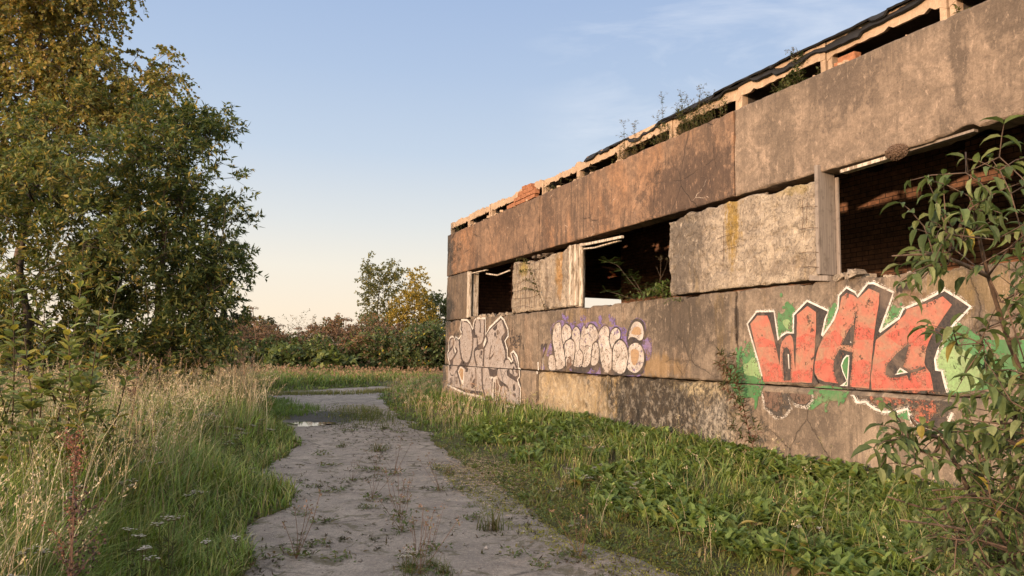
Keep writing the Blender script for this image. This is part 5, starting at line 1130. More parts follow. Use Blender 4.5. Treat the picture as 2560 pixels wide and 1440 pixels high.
# ---- thicket on the bank
def bush(name, lab, px0, px1, ytop, ybase, D, n, cols, wts, L=0.20, W=0.13, group="bushes of the thicket at the end of the track", cat="bush", ntw=3, nlf=12, tl=0.8, T=T_DIA, up=0.4, parts=("stems", "foliage"), ragged=14, droop=0.15):
    xs = np.linspace(px0, px1, 11); m = (px0+px1)/2; w_ = (px1-px0)/2
    topy = ytop+(np.abs(xs-m)/w_)**2.2*(ybase-ytop)*0.6+rng.uniform(-1.1, 1.3, 11)*ragged
    poly = [(px0, ybase)]+[(a, t_) for a, t_ in zip(xs, topy)]+[(px1, ybase)]
    b = foot(m, D); q = at_depth(m, ybase, D); b[2] = min(b[2], q[2]); 
    cen = region_points(poly, int(n*1.7), D-1.8, D+1.8)
    tr = [b+np.array([0, 0, -0.1]), b+np.array([0.05, 0, 0.25]), b+np.array([0.0, 0.05, 0.6])]
    return make_tree(name, b, lab, cat, tr, 0.03, cen, dict(ntw=ntw, nlf=nlf, tl=tl, T=T, L=L, W=W, cols=cols, wts=wts, droop=droop, up=up), bark=(0.09, 0.065, 0.05), group=group, rt=0.007, wood_twigs=False, parts=parts, sides=4)
DG, MG, LG, BR, RB, YL = (0.08, 0.105, 0.044), (0.12, 0.155, 0.055), (0.20, 0.235, 0.075), (0.26, 0.165, 0.10), (0.32, 0.175, 0.105), (0.55, 0.42, 0.05)
bush("thicket_bush", "brown and green bush under the cherry tree's right edge", 520, 640, 812, 930, 52.9, 150, [DG, MG, BR, RB, YL], [3, 2, 3, 2, 0.06])
bush("thicket_bush", "reddish brown withered bush left of the bare willow twigs", 600, 700, 818, 925, 56.9, 120, [BR, RB, DG], [4, 3, 2])
bush("willow_bush", "bare twiggy willow bush letting the sky through", 690, 830, 792, 930, 58.5, 90, [BR, (0.06, 0.06, 0.03)], [3, 2], L=0.13, W=0.06, ntw=2, nlf=6, tl=1.1, up=0.9)
bush("thicket_bush", "withered brown bush in the middle of the bank", 760, 900, 802, 930, 56.9, 150, [BR, RB, DG, MG], [4, 3, 2, 1])
bush("thicket_bush", "rusty bush below the slender aspen", 860, 1000, 808, 920, 55.3, 170, [BR, RB, DG, MG, YL], [3, 3, 3, 2, 0.05])
bush("thicket_bush", "dark green bush with yellow flower dots beside the far wall corner", 990, 1150, 822, 930, 49.0, 210, [DG, MG, BR, YL], [5, 4, 1.2, 0.12])
bush("thicket_bush", "dark green bush in front of the withered brown one", 640, 790, 850, 935, 52.1, 150, [DG, MG, BR], [5, 4, 1])
bush("thicket_bush", "dark bush left of the one with yellow flower dots", 880, 1020, 845, 935, 50.6, 150, [DG, MG, BR, YL], [5, 4, 1.5, 0.08])
bush("thicket_bush", "dark bush seen between the trunks at the left edge", -160, 120, 815, 945, 52, 190, [DG, MG, BR], [4, 3, 2])
bush("thicket_bush", "dark bush seen through the gap between the two cherry trees", 90, 330, 820, 945, 53, 170, [DG, MG, BR], [4, 3, 2])
bush("thicket_bush", "dark bush behind the right cherry tree's trunk", 300, 540, 815, 945, 52, 180, [DG, MG, BR, RB], [4, 3, 2, 1])
bush("thicket_bush", "low green tangle at the cherry tree's foot", 500, 620, 850, 945, 50, 130, [DG, MG, BR], [4, 4, 2])
bush("thicket_bush", "wide green tangle below the far spruces", 580, 740, 868, 945, 50.5, 170, [MG, LG, DG, RB], [4, 2, 3, 1])
bush("thicket_bush", "green tangle below the bare willow twigs", 700, 860, 862, 945, 50, 170, [MG, LG, DG, BR], [4, 2.5, 3, 1.5])
bush("thicket_bush", "brown topped tangle below the slender aspen", 830, 960, 842, 945, 50.5, 150, [MG, BR, RB, LG], [3, 3, 3, 1])
bush("thicket_bush", "dense dark tangle below the yellow birch", 930, 1070, 848, 945, 49.5, 180, [DG, MG, BR, YL], [5, 3, 2, 0.2])
bush("thicket_bush", "dense tangle touching the building's corner", 1030, 1160, 838, 945, 49, 160, [DG, MG, BR, YL], [4, 4, 1.5, 0.3])
for px_, w_, yt, lab, ye in ((560, 60, 872, "lush leafy hogweed clump at the foot of the cherry tree", 0), (640, 55, 880, "lush leafy hogweed clump with yellowing lower leaves", 2.2), (715, 60, 868, "broad green hogweed clump left of the bank's middle", 0.3), (790, 45, 895, "low yellow-green hogweed clump on the grass edge", 2.5),
                        (850, 60, 872, "broad dark hogweed clump right of the yellow-green one", 0.2), (945, 45, 875, "bright green hogweed clump like a fountain of leaves", 0.8), (1010, 50, 890, "low hogweed clump left of the building's corner", 0.4), (1075, 50, 893, "small hogweed clump next to the building's corner", 0.3)):
    bush("hogweed_clump", lab, px_-w_, px_+w_, yt, 946, 49.5+rng.uniform(-0.9, 1.2), 90, [DG, MG, LG, (0.19, 0.18, 0.03)], [2, 4, 2, ye], L=0.36, W=0.26, ntw=2, nlf=6, tl=0.5, T=T_OVAL, group="hogweed clumps along the bank", cat="plant", up=0.5, parts=("stems", "foliage"), droop=0.3)
# dry hogweed stalks
def dry_umbel(px, ytop, D, lab, lean=0.1, grp="dry hogweed stalks on the bank", name="hogweed_stalk"):
    tp = at_depth(px, ytop, D); b = np.array([tp[0]-lean, tp[1], gz(tp[0], tp[1])]); mb = MB(); cc = (0.15, 0.095, 0.06)
    mid = b*0.5+tp*0.5+np.array([0.03, 0, 0]); mb.tube([b, mid, tp], [0.035, 0.026, 0.02], 5, cc)
    heads = [tp]
    for k in range(3):
        s_ = rng.uniform(0.55, 0.9); p0 = b+(tp-b)*s_; d_ = rdir(1)[0]*[1, 1, 0]*0.5+np.array([0, 0, 0.5]); p1 = p0+d_*rng.uniform(0.6, 1.1); mb.tube([p0, p1], [0.018, 0.011], 4, cc); heads.append(p1)
    for h_ in heads:
        for k in range(16):
            a_ = rng.uniform(0, 6.28); r_ = rng.uniform(0.12, 0.42); e = h_+np.array([r_*math.cos(a_), r_*math.sin(a_), 0.12-0.3*r_]); mb.tube([h_, e], [0.008, 0.006], 3, cc, cap=False)
            leaves(mb, T_DIA, e+rng.normal(0, 0.04, (6, 3)), rdir(6), rdir(6), 0.08, 0.06, ccol(6, cc))
    tag(mb.build(name, M_STALK, loc=b), lab, "dry plant", grp)
dry_umbel(632, 772, 50, "tallest dry hogweed stalk leaning out beside the cherry tree", -0.5)
for px_, yt, lab in ((838, 805, "dry hogweed stalk above the withered brown bush"), (865, 800, "pale dry hogweed stalk standing left of the aspen"), (880, 815, "short dry hogweed stalk left of the aspen's foot"), (975, 822, "dry hogweed stalk in front of the yellow birch"), (1000, 815, "dry hogweed stalk right below the yellow birch"), (745, 822, "dry hogweed stalk in front of the bare willow twigs"), (655, 838, "dry hogweed stalk below the far spruces"))+tuple((int(q), int(rng.uniform(806, 850)), "dry brown hogweed stalk among the other withered stalks of the thicket") for q in np.linspace(580, 1080, 18)):
    dry_umbel(px_, yt, 51.0, lab, rng.uniform(-0.4, 0.4))
# ---- young willows at the left, nearer
for i, (px_, ytop, D, ln, lab) in enumerate(((28, 684, 6.0, -0.05, "tall thin willow sapling nearest the left edge"), (110, 770, 5.9, 0.05, "shorter willow sapling second from the left edge"), (205, 690, 6.1, 0.25, "tallest willow sapling, leaning right in the middle of its group"),
                       (300, 690, 6.2, 0.45, "long willow sapling slanting right at the right of its group"), (250, 770, 5.7, 0.2, "leafy willow sapling with yellowing leaves in the group's middle"), (170, 800, 5.6, 0.0, "short bushy willow sapling between the tall ones"), (335, 850, 6.4, 0.3, "low outermost willow sapling on the right of its group"), (60, 840, 5.5, -0.1, "low willow sapling at the left front of its group"), (-15, 790, 5.8, 0.0, "willow sapling cut by the photo's left edge"))):
    tp = at_depth(px_, ytop, D); b = np.array([tp[0]-ln, tp[1]+0.1, 0]); b[2] = gz(b[0], b[1])
    root = empty("willow_sapling", b, lab, "sapling", "young willows at the left edge")
    wd_ = MB(); lf = MB(); s_ = np.linspace(0, 1, 9)
    main = b+np.outer(s_, tp-b)+np.outer(np.sin(s_*3.1)*0.04, [1, 0.4, 0])
    stems = [(main, 0.010)]
    for k in range(6):
        q = rng.uniform(0.15, 0.65); p0 = b+(tp-b)*q; ax = rng.uniform(0, 6.28); l_ = rng.uniform(0.3, 0.65)*(1.1-q)
        ss = np.linspace(0, 1, 6); stems.append((p0+np.outer(ss*l_, [math.cos(ax)*0.55, math.sin(ax)*0.55, 0.9])+np.outer(ss**2*l_*0.15, [0, 0, -1]), 0.006))
    for pts, r_ in stems:
        wd_.tube(pts, np.linspace(r_, r_*0.3, len(pts)), 5, (0.13, 0.09, 0.05))
        ll = np.sum(np.linalg.norm(np.diff(pts, axis=0), axis=1)); n = int(ll*25)+6; q = np.sort(rng.uniform(0.18, 1, n))*(len(pts)-1); k0 = np.minimum(q.astype(int), len(pts)-2)
        O = pts[k0]+(pts[k0+1]-pts[k0])*(q-k0)[:, None]; td = unit(pts[k0+1]-pts[k0]); a_ = np.arange(n)*2.4+rng.uniform(0, 6)
        sd = np.stack([np.cos(a_), np.sin(a_), np.zeros(n)], 1); D_ = sd*0.85+td*0.5+rng.normal(0, 0.12, (n, 3))
        leaves(lf, T_OVAL, O+sd*0.006, D_, np.array([0, 0, 1])+rdir(n)*0.5, rng.uniform(0.07, 0.12, n), rng.uniform(0.040, 0.064, n), mixcol(n, [(0.19, 0.23, 0.075), (0.27, 0.30, 0.105), (0.38, 0.32, 0.07), (0.14, 0.18, 0.06)], [4, 4, 1.6, 2]))
    wd_.build("stem", M_BARK, root, smooth=True); lf.build("foliage", M_LEAF, root)
# ---- the near shrub at the right edge
NEARP = [(2425, 500), (2450, 410), (2500, 385), (2500, 450), (2570, 480), (2720, 410), (2780, 1500), (2400, 1500), (2390, 1330), (2420, 1230), (2430, 1100), (2470, 1010), (2480, 930), (2460, 860), (2450, 820), (2470, 770), (2430, 700), (2380, 690), (2330, 640), (2350, 560), (2410, 510)]
cen = np.concatenate([region_points([(2420, 1500), (2400, 1280), (2470, 1050), (2520, 740), (2600, 580), (2760, 500), (2780, 1500)], 125, 2.5, 3.9, 0.05), region_points([(2370, 1500), (2340, 1330), (2440, 1200), (2540, 1000), (2780, 900), (2780, 1500)], 130, 2.5, 3.6), region_points(NEARP, 30, 2.6, 3.3, 0.10), region_points([(2240, 1080), (2300, 1055), (2400, 1050), (2400, 1150), (2290, 1170)], 10, 2.7, 3.0), region_points([(2260, 600), (2310, 560), (2400, 560), (2420, 680), (2320, 670)], 10, 2.7, 3.0), region_points([(2360, 830), (2440, 800), (2470, 860), (2400, 900)], 4, 2.7, 3.0), region_points([(2405, 420), (2500, 385), (2500, 470), (2420, 560)], 5, 2.8, 2.9)])
b = at_depth(2640, 1300, 3.3); b[2] = gz(b[0], b[1])
root = empty("dogwood_shrub", b, "large near shrub with drooping curled green leaves at the right edge", "shrub")
k1 = [b, b+np.array([-0.05, 0.05, 0.35]), at_depth(2600, 1050, 3.2), at_depth(2520, 850, 3.15), at_depth(2470, 690, 3.05), at_depth(2440, 560, 3.0), at_depth(2414, 380, 2.95)]
tubes, arr = grow(k1, 0.022, cen, rt=0.0028, bias=0.3, wander=0.2)
wd_ = MB(); lf = MB(); BK = (0.15, 0.095, 0.065)
for pts, rr in tubes: wd_.tube(pts, rr*np.interp(np.linspace(0, 1, len(rr)), [0, 1], [1, 0.9]), 6, BK)
for pts in ([b+np.array([-0.1, 0, 0.1]), at_depth(2540, 1235, 3.1), at_depth(2420, 1222, 3.0), at_depth(2330, 1226, 2.95)], [at_depth(2420, 1222, 3.0), at_depth(2360, 1110, 2.95), at_depth(2290, 1062, 2.9), at_depth(2275, 1040, 2.9)], [at_depth(2480, 1228, 3.05), at_depth(2400, 1245, 2.95), at_depth(2340, 1275, 2.9), at_depth(2220, 1242, 2.8)],
            [b, at_depth(2500, 1330, 2.8), at_depth(2400, 1360, 2.7), at_depth(2280, 1400, 2.6)], [at_depth(2560, 1400, 2.9), at_depth(2430, 1330, 2.7), at_depth(2250, 1300, 2.6)], [at_depth(2470, 690, 3.05), at_depth(2350, 640, 2.95), at_depth(2230, 640, 2.9)]):
    wd_.tube(smooth_loop(np.array(pts), 4, False), np.linspace(0.010, 0.003, 4*(len(pts)-1)+1), 6, (0.20, 0.135, 0.095))
SC = [(0.085, 0.12, 0.038), (0.135, 0.175, 0.058), (0.24, 0.265, 0.11), (0.065, 0.092, 0.03), (0.36, 0.28, 0.06)]
for ci, (k, d) in arr.items():
    c = cen[ci]
    for _ in range(2 if c[2] > 1.05 else 3):
        td = unit(d*0.5+rdir(1)[0]*0.9+np.array([-0.1, -0.1, 0.25])); tl = rng.uniform(0.10, 0.22); n = 6
        wd_.tube([c, c+td*tl*0.6+np.array([0, 0, 0.01]), c+td*tl], [0.0028, 0.0022, 0.0012], 4, BK, cap=False)
        q = np.repeat(np.linspace(0.25, 1, n//2), 2); sg = np.tile([1, -1], n//2); sd = unit(np.cross(td, rdir(1)[0]+np.array([0, 0, 1])))
        O = c+np.outer(q*tl, td); D_ = td*0.45+np.outer(sg, sd)*0.8+np.array([0, 0, -0.35])+rng.normal(0, 0.25, (n, 3))
        ls_ = 0.62 if c[2] < 1.05 else 0.9
        leaves(lf, T_CURL, O, D_, np.array([0, 0, 1])+rdir(n)*0.55, ls_*rng.uniform(0.035, 0.10, n), ls_*rng.uniform(0.020, 0.045, n), mixcol(n, SC, [4, 5, 3, 3, 0.12]))
wd_.build("stems", M_BARK, root, smooth=True); lf.build("foliage", M_LEAF, root)
# ================================================================== GRASS AND HERBS
def polar(n, px0, px1, d0, d1, pw=1.0):
    """random ground points between two view columns and two distances"""
    a = np.radians(23.432)+np.arctan((rng.uniform(px0, px1, n)-1280)/F)
    r = (rng.uniform(0, 1, n)*(d1**pw-d0**pw)+d0**pw)**(1/pw)
    return CAM[0]+r*np.sin(a), CAM[1]+r*np.cos(a), r
def root(x, y): return np.stack([x, y, surf(x, y)-0.01], 1)
GREENS = [(0.14, 0.215, 0.042), (0.20, 0.275, 0.06), (0.11, 0.165, 0.04), (0.29, 0.30, 0.095)]
STRAW = [(0.46, 0.36, 0.23), (0.55, 0.45, 0.30), (0.36, 0.26, 0.16), (0.28, 0.25, 0.11)]
# --- green meadow, left
mb = MB()
def meadow(n, px0, px1, d0, d1, pw, hs, wdt, dpath, tallx=1.0, cols=GREENS, wts=(4, 4, 3, 2), rise=1.0, bend=(0.25, 0.95), dens=None):
    x, y, r = polar(n, px0, px1, d0, d1, pw)
    k = (path_d(x, y) < dpath)
    if dens is not None: k &= dens(x, y)
    x, y, r = x[k], y[k], r[k]; n = len(x)
    pd = -path_d(x, y); tall = sstep(0.0, 1.6, pd)
    nz = fbm(x*1.1, y*1.1, 0, 71, 3)
    Lh = hs*(0.28+0.72*tall*tallx)*(0.55+0.9*nz)*rng.uniform(0.6, 1.3, n)
    ang = rng.uniform(0, 6.283, n)*0.85+fbm(x*0.8, y*0.8, 0, 73)*9
    col = mixcol(n, cols, wts)*(0.62+0.76*fbm(x*0.9, y*0.9, 0, 75))[:, None]*rng.uniform(0.6, 1.45, (n, 1))
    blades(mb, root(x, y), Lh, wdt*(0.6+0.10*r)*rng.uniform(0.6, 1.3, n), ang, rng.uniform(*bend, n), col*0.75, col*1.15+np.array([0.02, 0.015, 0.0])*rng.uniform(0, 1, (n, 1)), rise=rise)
GM_ = GREENS+[(0.34, 0.28, 0.13)]
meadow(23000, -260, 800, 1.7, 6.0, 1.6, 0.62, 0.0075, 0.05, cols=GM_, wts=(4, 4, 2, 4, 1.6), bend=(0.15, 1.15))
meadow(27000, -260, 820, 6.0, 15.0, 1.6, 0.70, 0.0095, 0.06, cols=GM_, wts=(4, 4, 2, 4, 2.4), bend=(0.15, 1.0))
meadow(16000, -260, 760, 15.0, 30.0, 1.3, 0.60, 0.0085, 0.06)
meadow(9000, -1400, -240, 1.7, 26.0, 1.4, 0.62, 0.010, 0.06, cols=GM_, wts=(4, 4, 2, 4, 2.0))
tag(mb.build("meadow_grass", M_LEAF), "long green grass of the meadow left of the track", kind="stuff")
# --- straw stems with seed heads
def straw(mb, x, y, H, lean, head=0.18, spread=0.025, nsp=16, scol=STRAW, hcol=None, r0=0.0013, droop=0.25, spl=0.016):
    n = len(x); R = root(x, y); ang = rng.uniform(0, 6.283, n)
    dirv = np.stack([np.cos(ang), np.sin(ang), np.zeros(n)], 1); s = np.linspace(0, 1, 6)
    bend = lean
    def cen(sv): return R[:, None]+H[:, None, None]*(dirv[:, None]*(bend[:, None]*sv**2.2)[..., None]+np.array([0, 0, 1.0])*(sv-0.3*bend[:, None]*sv**3)[..., None])
    C_ = cen(np.broadcast_to(s, (n, 6)))
    dist = np.linalg.norm(R-CAM, axis=1); rr = r0*(0.75+0.10*dist)
    side = np.stack([-np.sin(ang), np.cos(ang), np.zeros(n)], 1); col = mixcol(n, scol, np.ones(len(scol)))
    V = []
    for k in range(3):
        a_ = k*2.094; off = side*math.cos(a_)+dirv*math.sin(a_)
        V.append(C_+off[:, None]*rr[:, None, None]*np.linspace(1, 0.5, 6)[None, :, None])
    V = np.stack(V, 2).reshape(n, 18, 3)
    q = np.array([[3*i+a_, 3*i+(a_+1) % 3, 3*i+3+(a_+1) % 3, 3*i+3+a_] for i in range(5) for a_ in range(3)])
    mb.add(V.reshape(-1, 3), [(q[None]+(np.arange(n)*18)[:, None, None]).reshape(-1, 4)], np.repeat(col, 18, 0))
    t = 1-head*rng.uniform(0, 1, (n, nsp))/1.0; hd = cen(t)
    w_ = spread*np.sin(np.clip((1-t)/head, 0.05, 1)*2.6)[..., None]
    O = hd+rng.normal(0, 1, (n, nsp, 3))*w_*np.array([1, 1, 0.5])
    D = np.array([0, 0, 1.0])*0.8+dirv[:, None]*(bend[:, None, None]*1.2)+rng.normal(0, 0.35, (n, nsp, 3))
    hc = mixcol(n, hcol or scol, np.ones(len(hcol or scol)))
    leaves(mb, T_DIA, O.reshape(-1, 3), D.reshape(-1, 3), rdir(n*nsp), spl*(0.8+0.05*np.repeat(dist, nsp))*rng.uniform(0.7, 1.4, n*nsp), 0.0045*(0.7+0.09*np.repeat(dist, nsp)), np.repeat(hc, nsp, 0))
def strawzone(mb, n, px0, px1, d0, d1, pw, h0, h1, dp, lean=(0.05, 0.5), **kw):
    x, y, r = polar(n, px0, px1, d0, d1, pw); k = (path_d(x, y) < dp) & (fbm(x*0.6, y*0.6, 0, 79, 3)+rng.uniform(-0.12, 0.12, n) > kw.pop('th', 0.40))
    x, y = x[k], y[k]; straw(mb, x, y, rng.uniform(h0, h1, len(x)), rng.uniform(*lean, len(x)), **kw)
mb = MB()
strawzone(mb, 720, -200, 560, 2.2, 5.0, 1.5, 0.5, 0.98, -0.7, th=0.30)
strawzone(mb, 1050, -200, 700, 5.0, 11.0, 1.5, 0.6, 1.05, -0.75, th=0.37)
strawzone(mb, 1350, -200, 720, 11.0, 20.0, 1.4, 0.65, 1.1, -0.5, th=0.38)
strawzone(mb, 1500, 200, 720, 20.0, 30.0, 1.2, 0.6, 1.0, -0.3, th=0.36)
PINK = [(0.36, 0.215, 0.135), (0.31, 0.18, 0.115), (0.40, 0.26, 0.165)]
x, y, r = polar(230, 400, 650, 16.5, 23.5); k = path_d(x, y) < -0.5; x, y = x[k], y[k]
straw(mb, x, y, rng.uniform(1.05, 1.55, len(x)), rng.uniform(0.02, 0.22, len(x)), head=0.22, spread=0.014, nsp=18, hcol=PINK, spl=0.024)
x, y, r = polar(90, -100, 420, 7.5, 12); straw(mb, x, y, rng.uniform(0.95, 1.35, len(x)), rng.uniform(0.02, 0.22, len(x)), head=0.2, spread=0.010, nsp=24, hcol=[(0.42, 0.31, 0.19), (0.36, 0.27, 0.16)], spl=0.018)
tag(mb.build("dry_grass", M_STALK), "straw coloured seed stems standing in the meadow left of the track", kind="stuff")
# low brown undergrowth in the meadow
mb = MB()
x, y, r = polar(4200, -250, 640, 5.0, 19.0, 1.4); k = (path_d(x, y) < -1.1) & (fbm(x*0.5, y*0.5, 0, 83, 3) > 0.45); x, y = x[k], y[k]; n = len(x)
for q in range(7):
    O = root(x, y)+np.stack([rng.normal(0, 0.07, n), rng.normal(0, 0.07, n), rng.uniform(0.05, 0.55, n)], 1)
    leaves(mb, T_LANCE, O, rdir(n)*[1, 1, 0.5], rdir(n)*0.6+[0, 0, 1], rng.uniform(0.05, 0.11, n), rng.uniform(0.02, 0.045, n), mixcol(n, [(0.10, 0.06, 0.03), (0.06, 0.075, 0.022), (0.16, 0.10, 0.045), (0.09, 0.10, 0.03)], [3, 4, 2, 3]))
tag(mb.build("undergrowth", M_LEAF), "brownish low undergrowth between the meadow grasses", kind="stuff")
# --- right verge: grass mixed with broad leaves
def vergemask(x, y): return (x > xr(y)-0.2) & (x < -0.03)
mb = MB()
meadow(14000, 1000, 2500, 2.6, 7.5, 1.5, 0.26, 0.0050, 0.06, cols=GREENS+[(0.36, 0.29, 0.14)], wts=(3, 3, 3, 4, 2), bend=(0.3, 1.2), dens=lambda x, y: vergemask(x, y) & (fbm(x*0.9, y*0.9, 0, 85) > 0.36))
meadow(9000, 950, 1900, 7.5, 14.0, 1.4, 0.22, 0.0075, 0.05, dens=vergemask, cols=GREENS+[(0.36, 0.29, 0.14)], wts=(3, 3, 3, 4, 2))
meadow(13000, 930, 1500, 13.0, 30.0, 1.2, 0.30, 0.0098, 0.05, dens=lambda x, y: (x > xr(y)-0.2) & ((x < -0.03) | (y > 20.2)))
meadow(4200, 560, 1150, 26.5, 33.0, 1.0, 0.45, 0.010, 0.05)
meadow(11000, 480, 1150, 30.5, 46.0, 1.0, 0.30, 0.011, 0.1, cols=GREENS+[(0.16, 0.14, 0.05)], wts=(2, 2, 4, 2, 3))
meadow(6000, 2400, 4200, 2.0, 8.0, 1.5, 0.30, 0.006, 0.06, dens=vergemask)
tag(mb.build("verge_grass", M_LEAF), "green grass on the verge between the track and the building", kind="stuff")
mb = MB()
def strawm(n, px0, px1, d0, d1, h0, h1, mask, **kw):
    x, y, r = polar(n, px0, px1, d0, d1, 1.3); k = mask(x, y) & (path_d(x, y) < -0.15); x, y = x[k], y[k]; straw(mb, x, y, rng.uniform(h0, h1, len(x)), rng.uniform(0.08, 0.6, len(x)), **kw)
strawm(130, 1150, 2300, 4.0, 11.0, 0.3, 0.5, vergemask, nsp=10, r0=0.0010)
strawm(1200, 940, 1500, 12.5, 30.0, 0.3, 0.6, lambda x, y: (x > xr(y)) & ((x < -0.05) | (y > 20.2)), nsp=14, hcol=STRAW+PINK)
strawm(1100, 480, 1150, 29.0, 46.0, 0.28, 0.6, lambda x, y: y > 28.5, nsp=14, hcol=PINK, scol=[(0.20, 0.17, 0.08), (0.26, 0.19, 0.10)])
tag(mb.build("dry_grass", M_STALK), "dry straw stems on the verge by the building", kind="stuff")
mb = MB(); n = 2600; x = rng.uniform(-4.6, 0.9, n); y = 25.6+0.42*(x+4)+rng.normal(0, 0.4, n)+0.3*np.sin(x*1.3); k = fbm(x*0.9, y*0.9, 0, 111, 3) > 0.36; x, y = x[k], y[k]; n = len(x)
blades(mb, root(x, y), rng.uniform(0.05, 0.22, n), 0.02, rng.uniform(0, 6.28, n), rng.uniform(0.2, 0.9, n), ccol(n, (0.12, 0.13, 0.04)), ccol(n, (0.22, 0.20, 0.08)))
tag(mb.build("grass_strip", M_LEAF), "thin strip of short grass crossing the far end of the track", kind="stuff")
mb = MB(); n = 2600; x = rng.uniform(-5.0, -3.3, n); y = rng.uniform(17.6, 22.5, n); k = x < -3.75+0.35*np.sin(y*1.7)+rng.normal(0, 0.15, n); x, y = x[k], y[k]; n = len(x)
blades(mb, root(x, y), rng.uniform(0.08, 0.26, n), 0.016, rng.uniform(0, 6.28, n), rng.uniform(0.2, 0.9, n), ccol(n, (0.10, 0.16, 0.035)), ccol(n, (0.16, 0.24, 0.05)))
tag(mb.build("short_grass", M_LEAF), "short bright grass behind the puddle at the track's left edge", kind="stuff")
# broad leaf rosettes along the wall foot
mb = MB()
def rosettes(n, px0, px1, d0, d1, mask, nl, L0, L1, cols, wts, tilt=(0.35, 1.1), T=T_DOCK, asp=0.31):
    x, y, r = polar(n, px0, px1, d0, d1, 1.4); k = mask(x, y); x, y = x[k], y[k]; n = len(x)
    for q in range(nl):
        a_ = rng.uniform(0, 6.283, n); e = rng.uniform(*tilt, n)
        D = np.stack([np.cos(a_)*np.cos(e), np.sin(a_)*np.cos(e), np.sin(e)], 1); hh = 0.7+0.6*fbm(x*1.4, y*1.4, 0, 87)
        L_ = rng.uniform(L0, L1, n)*hh
        leaves(mb, T, root(x, y)+np.stack([rng.normal(0, 0.02, n), rng.normal(0, 0.02, n), rng.uniform(0, 0.03, n)], 1), D, np.array([0, 0, 1.0])+rdir(n)*0.15-D*0.2, L_, L_*asp*rng.uniform(0.8, 1.2, n), mixcol(n, cols, wts)*(0.8+0.4*fbm(x*2, y*2, 0, 89))[:, None])
LC = [(0.135, 0.195, 0.045), (0.18, 0.245, 0.06), (0.25, 0.30, 0.085), (0.10, 0.145, 0.038), (0.30, 0.26, 0.07)]
def nearwall(x, y): return vergemask(x, y) & (x > xr(y)+0.30+0.8*(fbm(x*0.8, y*0.8, 0, 93)-0.3)) & (fbm(x*1.3, y*1.3, 0, 95)+0.25*sstep(-1.3, -0.3, x) > 0.40)
rosettes(1000, 1150, 2500, 3.2, 7.5, nearwall, 9, 0.09, 0.18, LC, [4, 4, 2, 2, 0.35], tilt=(0.35, 1.25), T=T_LOBE, asp=0.36)
rosettes(700, 1150, 2500, 3.2, 7.5, nearwall, 8, 0.08, 0.16, LC, [3, 4, 3, 2, 0.5], tilt=(0.45, 1.3))
rosettes(1500, 1150, 2350, 7.0, 14.0, nearwall, 8, 0.10, 0.19, LC, [4, 4, 2, 2, 0.3], tilt=(0.4, 1.25), T=T_LOBE, asp=0.36)
rosettes(1000, 1150, 2350, 7.0, 14.0, nearwall, 7, 0.09, 0.17, LC, [4, 4, 3, 2, 0.4], tilt=(0.45, 1.3))
rosettes(800, 1200, 2400, 4.0, 12.5, lambda x, y: vergemask(x, y) & (x > -0.75), 8, 0.11, 0.19, LC, [4, 4, 2, 2, 0.4], tilt=(0.6, 1.3))
rosettes(260, 1700, 2560, 2.3, 5.0, lambda x, y: (x > xr(y)+0.3) & (x < -0.1), 8, 0.10, 0.18, LC, [4, 4, 2, 2, 0.4])
rosettes(700, 2450, 4200, 2.6, 7.5, vergemask, 7, 0.09, 0.18, LC, [4, 4, 2, 2, 0.4], tilt=(0.45, 1.3))
rosettes(900, 1100, 2450, 3.4, 12.0, lambda x, y: vergemask(x, y) & (fbm(x*1.7, y*1.7, 0, 121) > 0.55), 12, 0.06, 0.13, [(0.20, 0.22, 0.09), (0.14, 0.19, 0.05), (0.30, 0.22, 0.09)], [3, 3, 1.4], tilt=(0.7, 1.45), T=T_LANCE, asp=0.16)
rosettes(500, 1100, 2450, 3.2, 12.0, nearwall, 3, 0.10, 0.2, [(0.26, 0.17, 0.07), (0.34, 0.27, 0.09), (0.16, 0.10, 0.05)], [3, 2, 2], tilt=(0.0, 0.6), asp=0.24)
tag(mb.build("leafy_weeds", M_LEAF), "bright green broad-leaved weeds covering the foot of the wall", kind="stuff")
# low edging plants and moss beside the track
mb = MB()
def small_leaves(n, px0, px1, d0, d1, mask, cols, wts, h=0.05, L=(0.02, 0.05), T=T_OVAL):
    x, y, r = polar(n, px0, px1, d0, d1, 1.5); k = mask(x, y); x, y = x[k], y[k]; n = len(x)
    leaves(mb, T, root(x, y)+np.stack([np.zeros(n), np.zeros(n), 0.012+rng.uniform(0, h, n)], 1), rdir(n)*[1, 1, 0.5]+[0, 0, 0.3], np.array([0, 0, 1])+rdir(n)*0.5, rng.uniform(*L, n)*(0.8+0.06*r[k]), rng.uniform(L[0]*0.4, L[1]*0.5, n)*(0.8+0.06*r[k]), mixcol(n, cols, wts))
edge = lambda a, b: (lambda x, y: (path_d(x, y) > a-0.25*(fbm(x*2.5, y*2.5, 0, 97)-0.5)*3) & (path_d(x, y) < b))
EC = [(0.11, 0.15, 0.04), (0.08, 0.11, 0.034), (0.17, 0.15, 0.055), (0.15, 0.10, 0.055)]
small_leaves(16000, 500, 1800, 2.6, 9.0, lambda x, y: edge(-0.5, 0.12)(x, y), EC, [4, 4, 2, 2])
small_leaves(8000, 600, 1600, 9.0, 26.0, lambda x, y: edge(-0.5, 0.12)(x, y), EC, [4, 4, 2, 1], 0.08, (0.03, 0.06))
tag(mb.build("edging_weeds", M_LEAF), "tiny mixed weeds fringing both edges of the track", kind="stuff")
mb = MB()
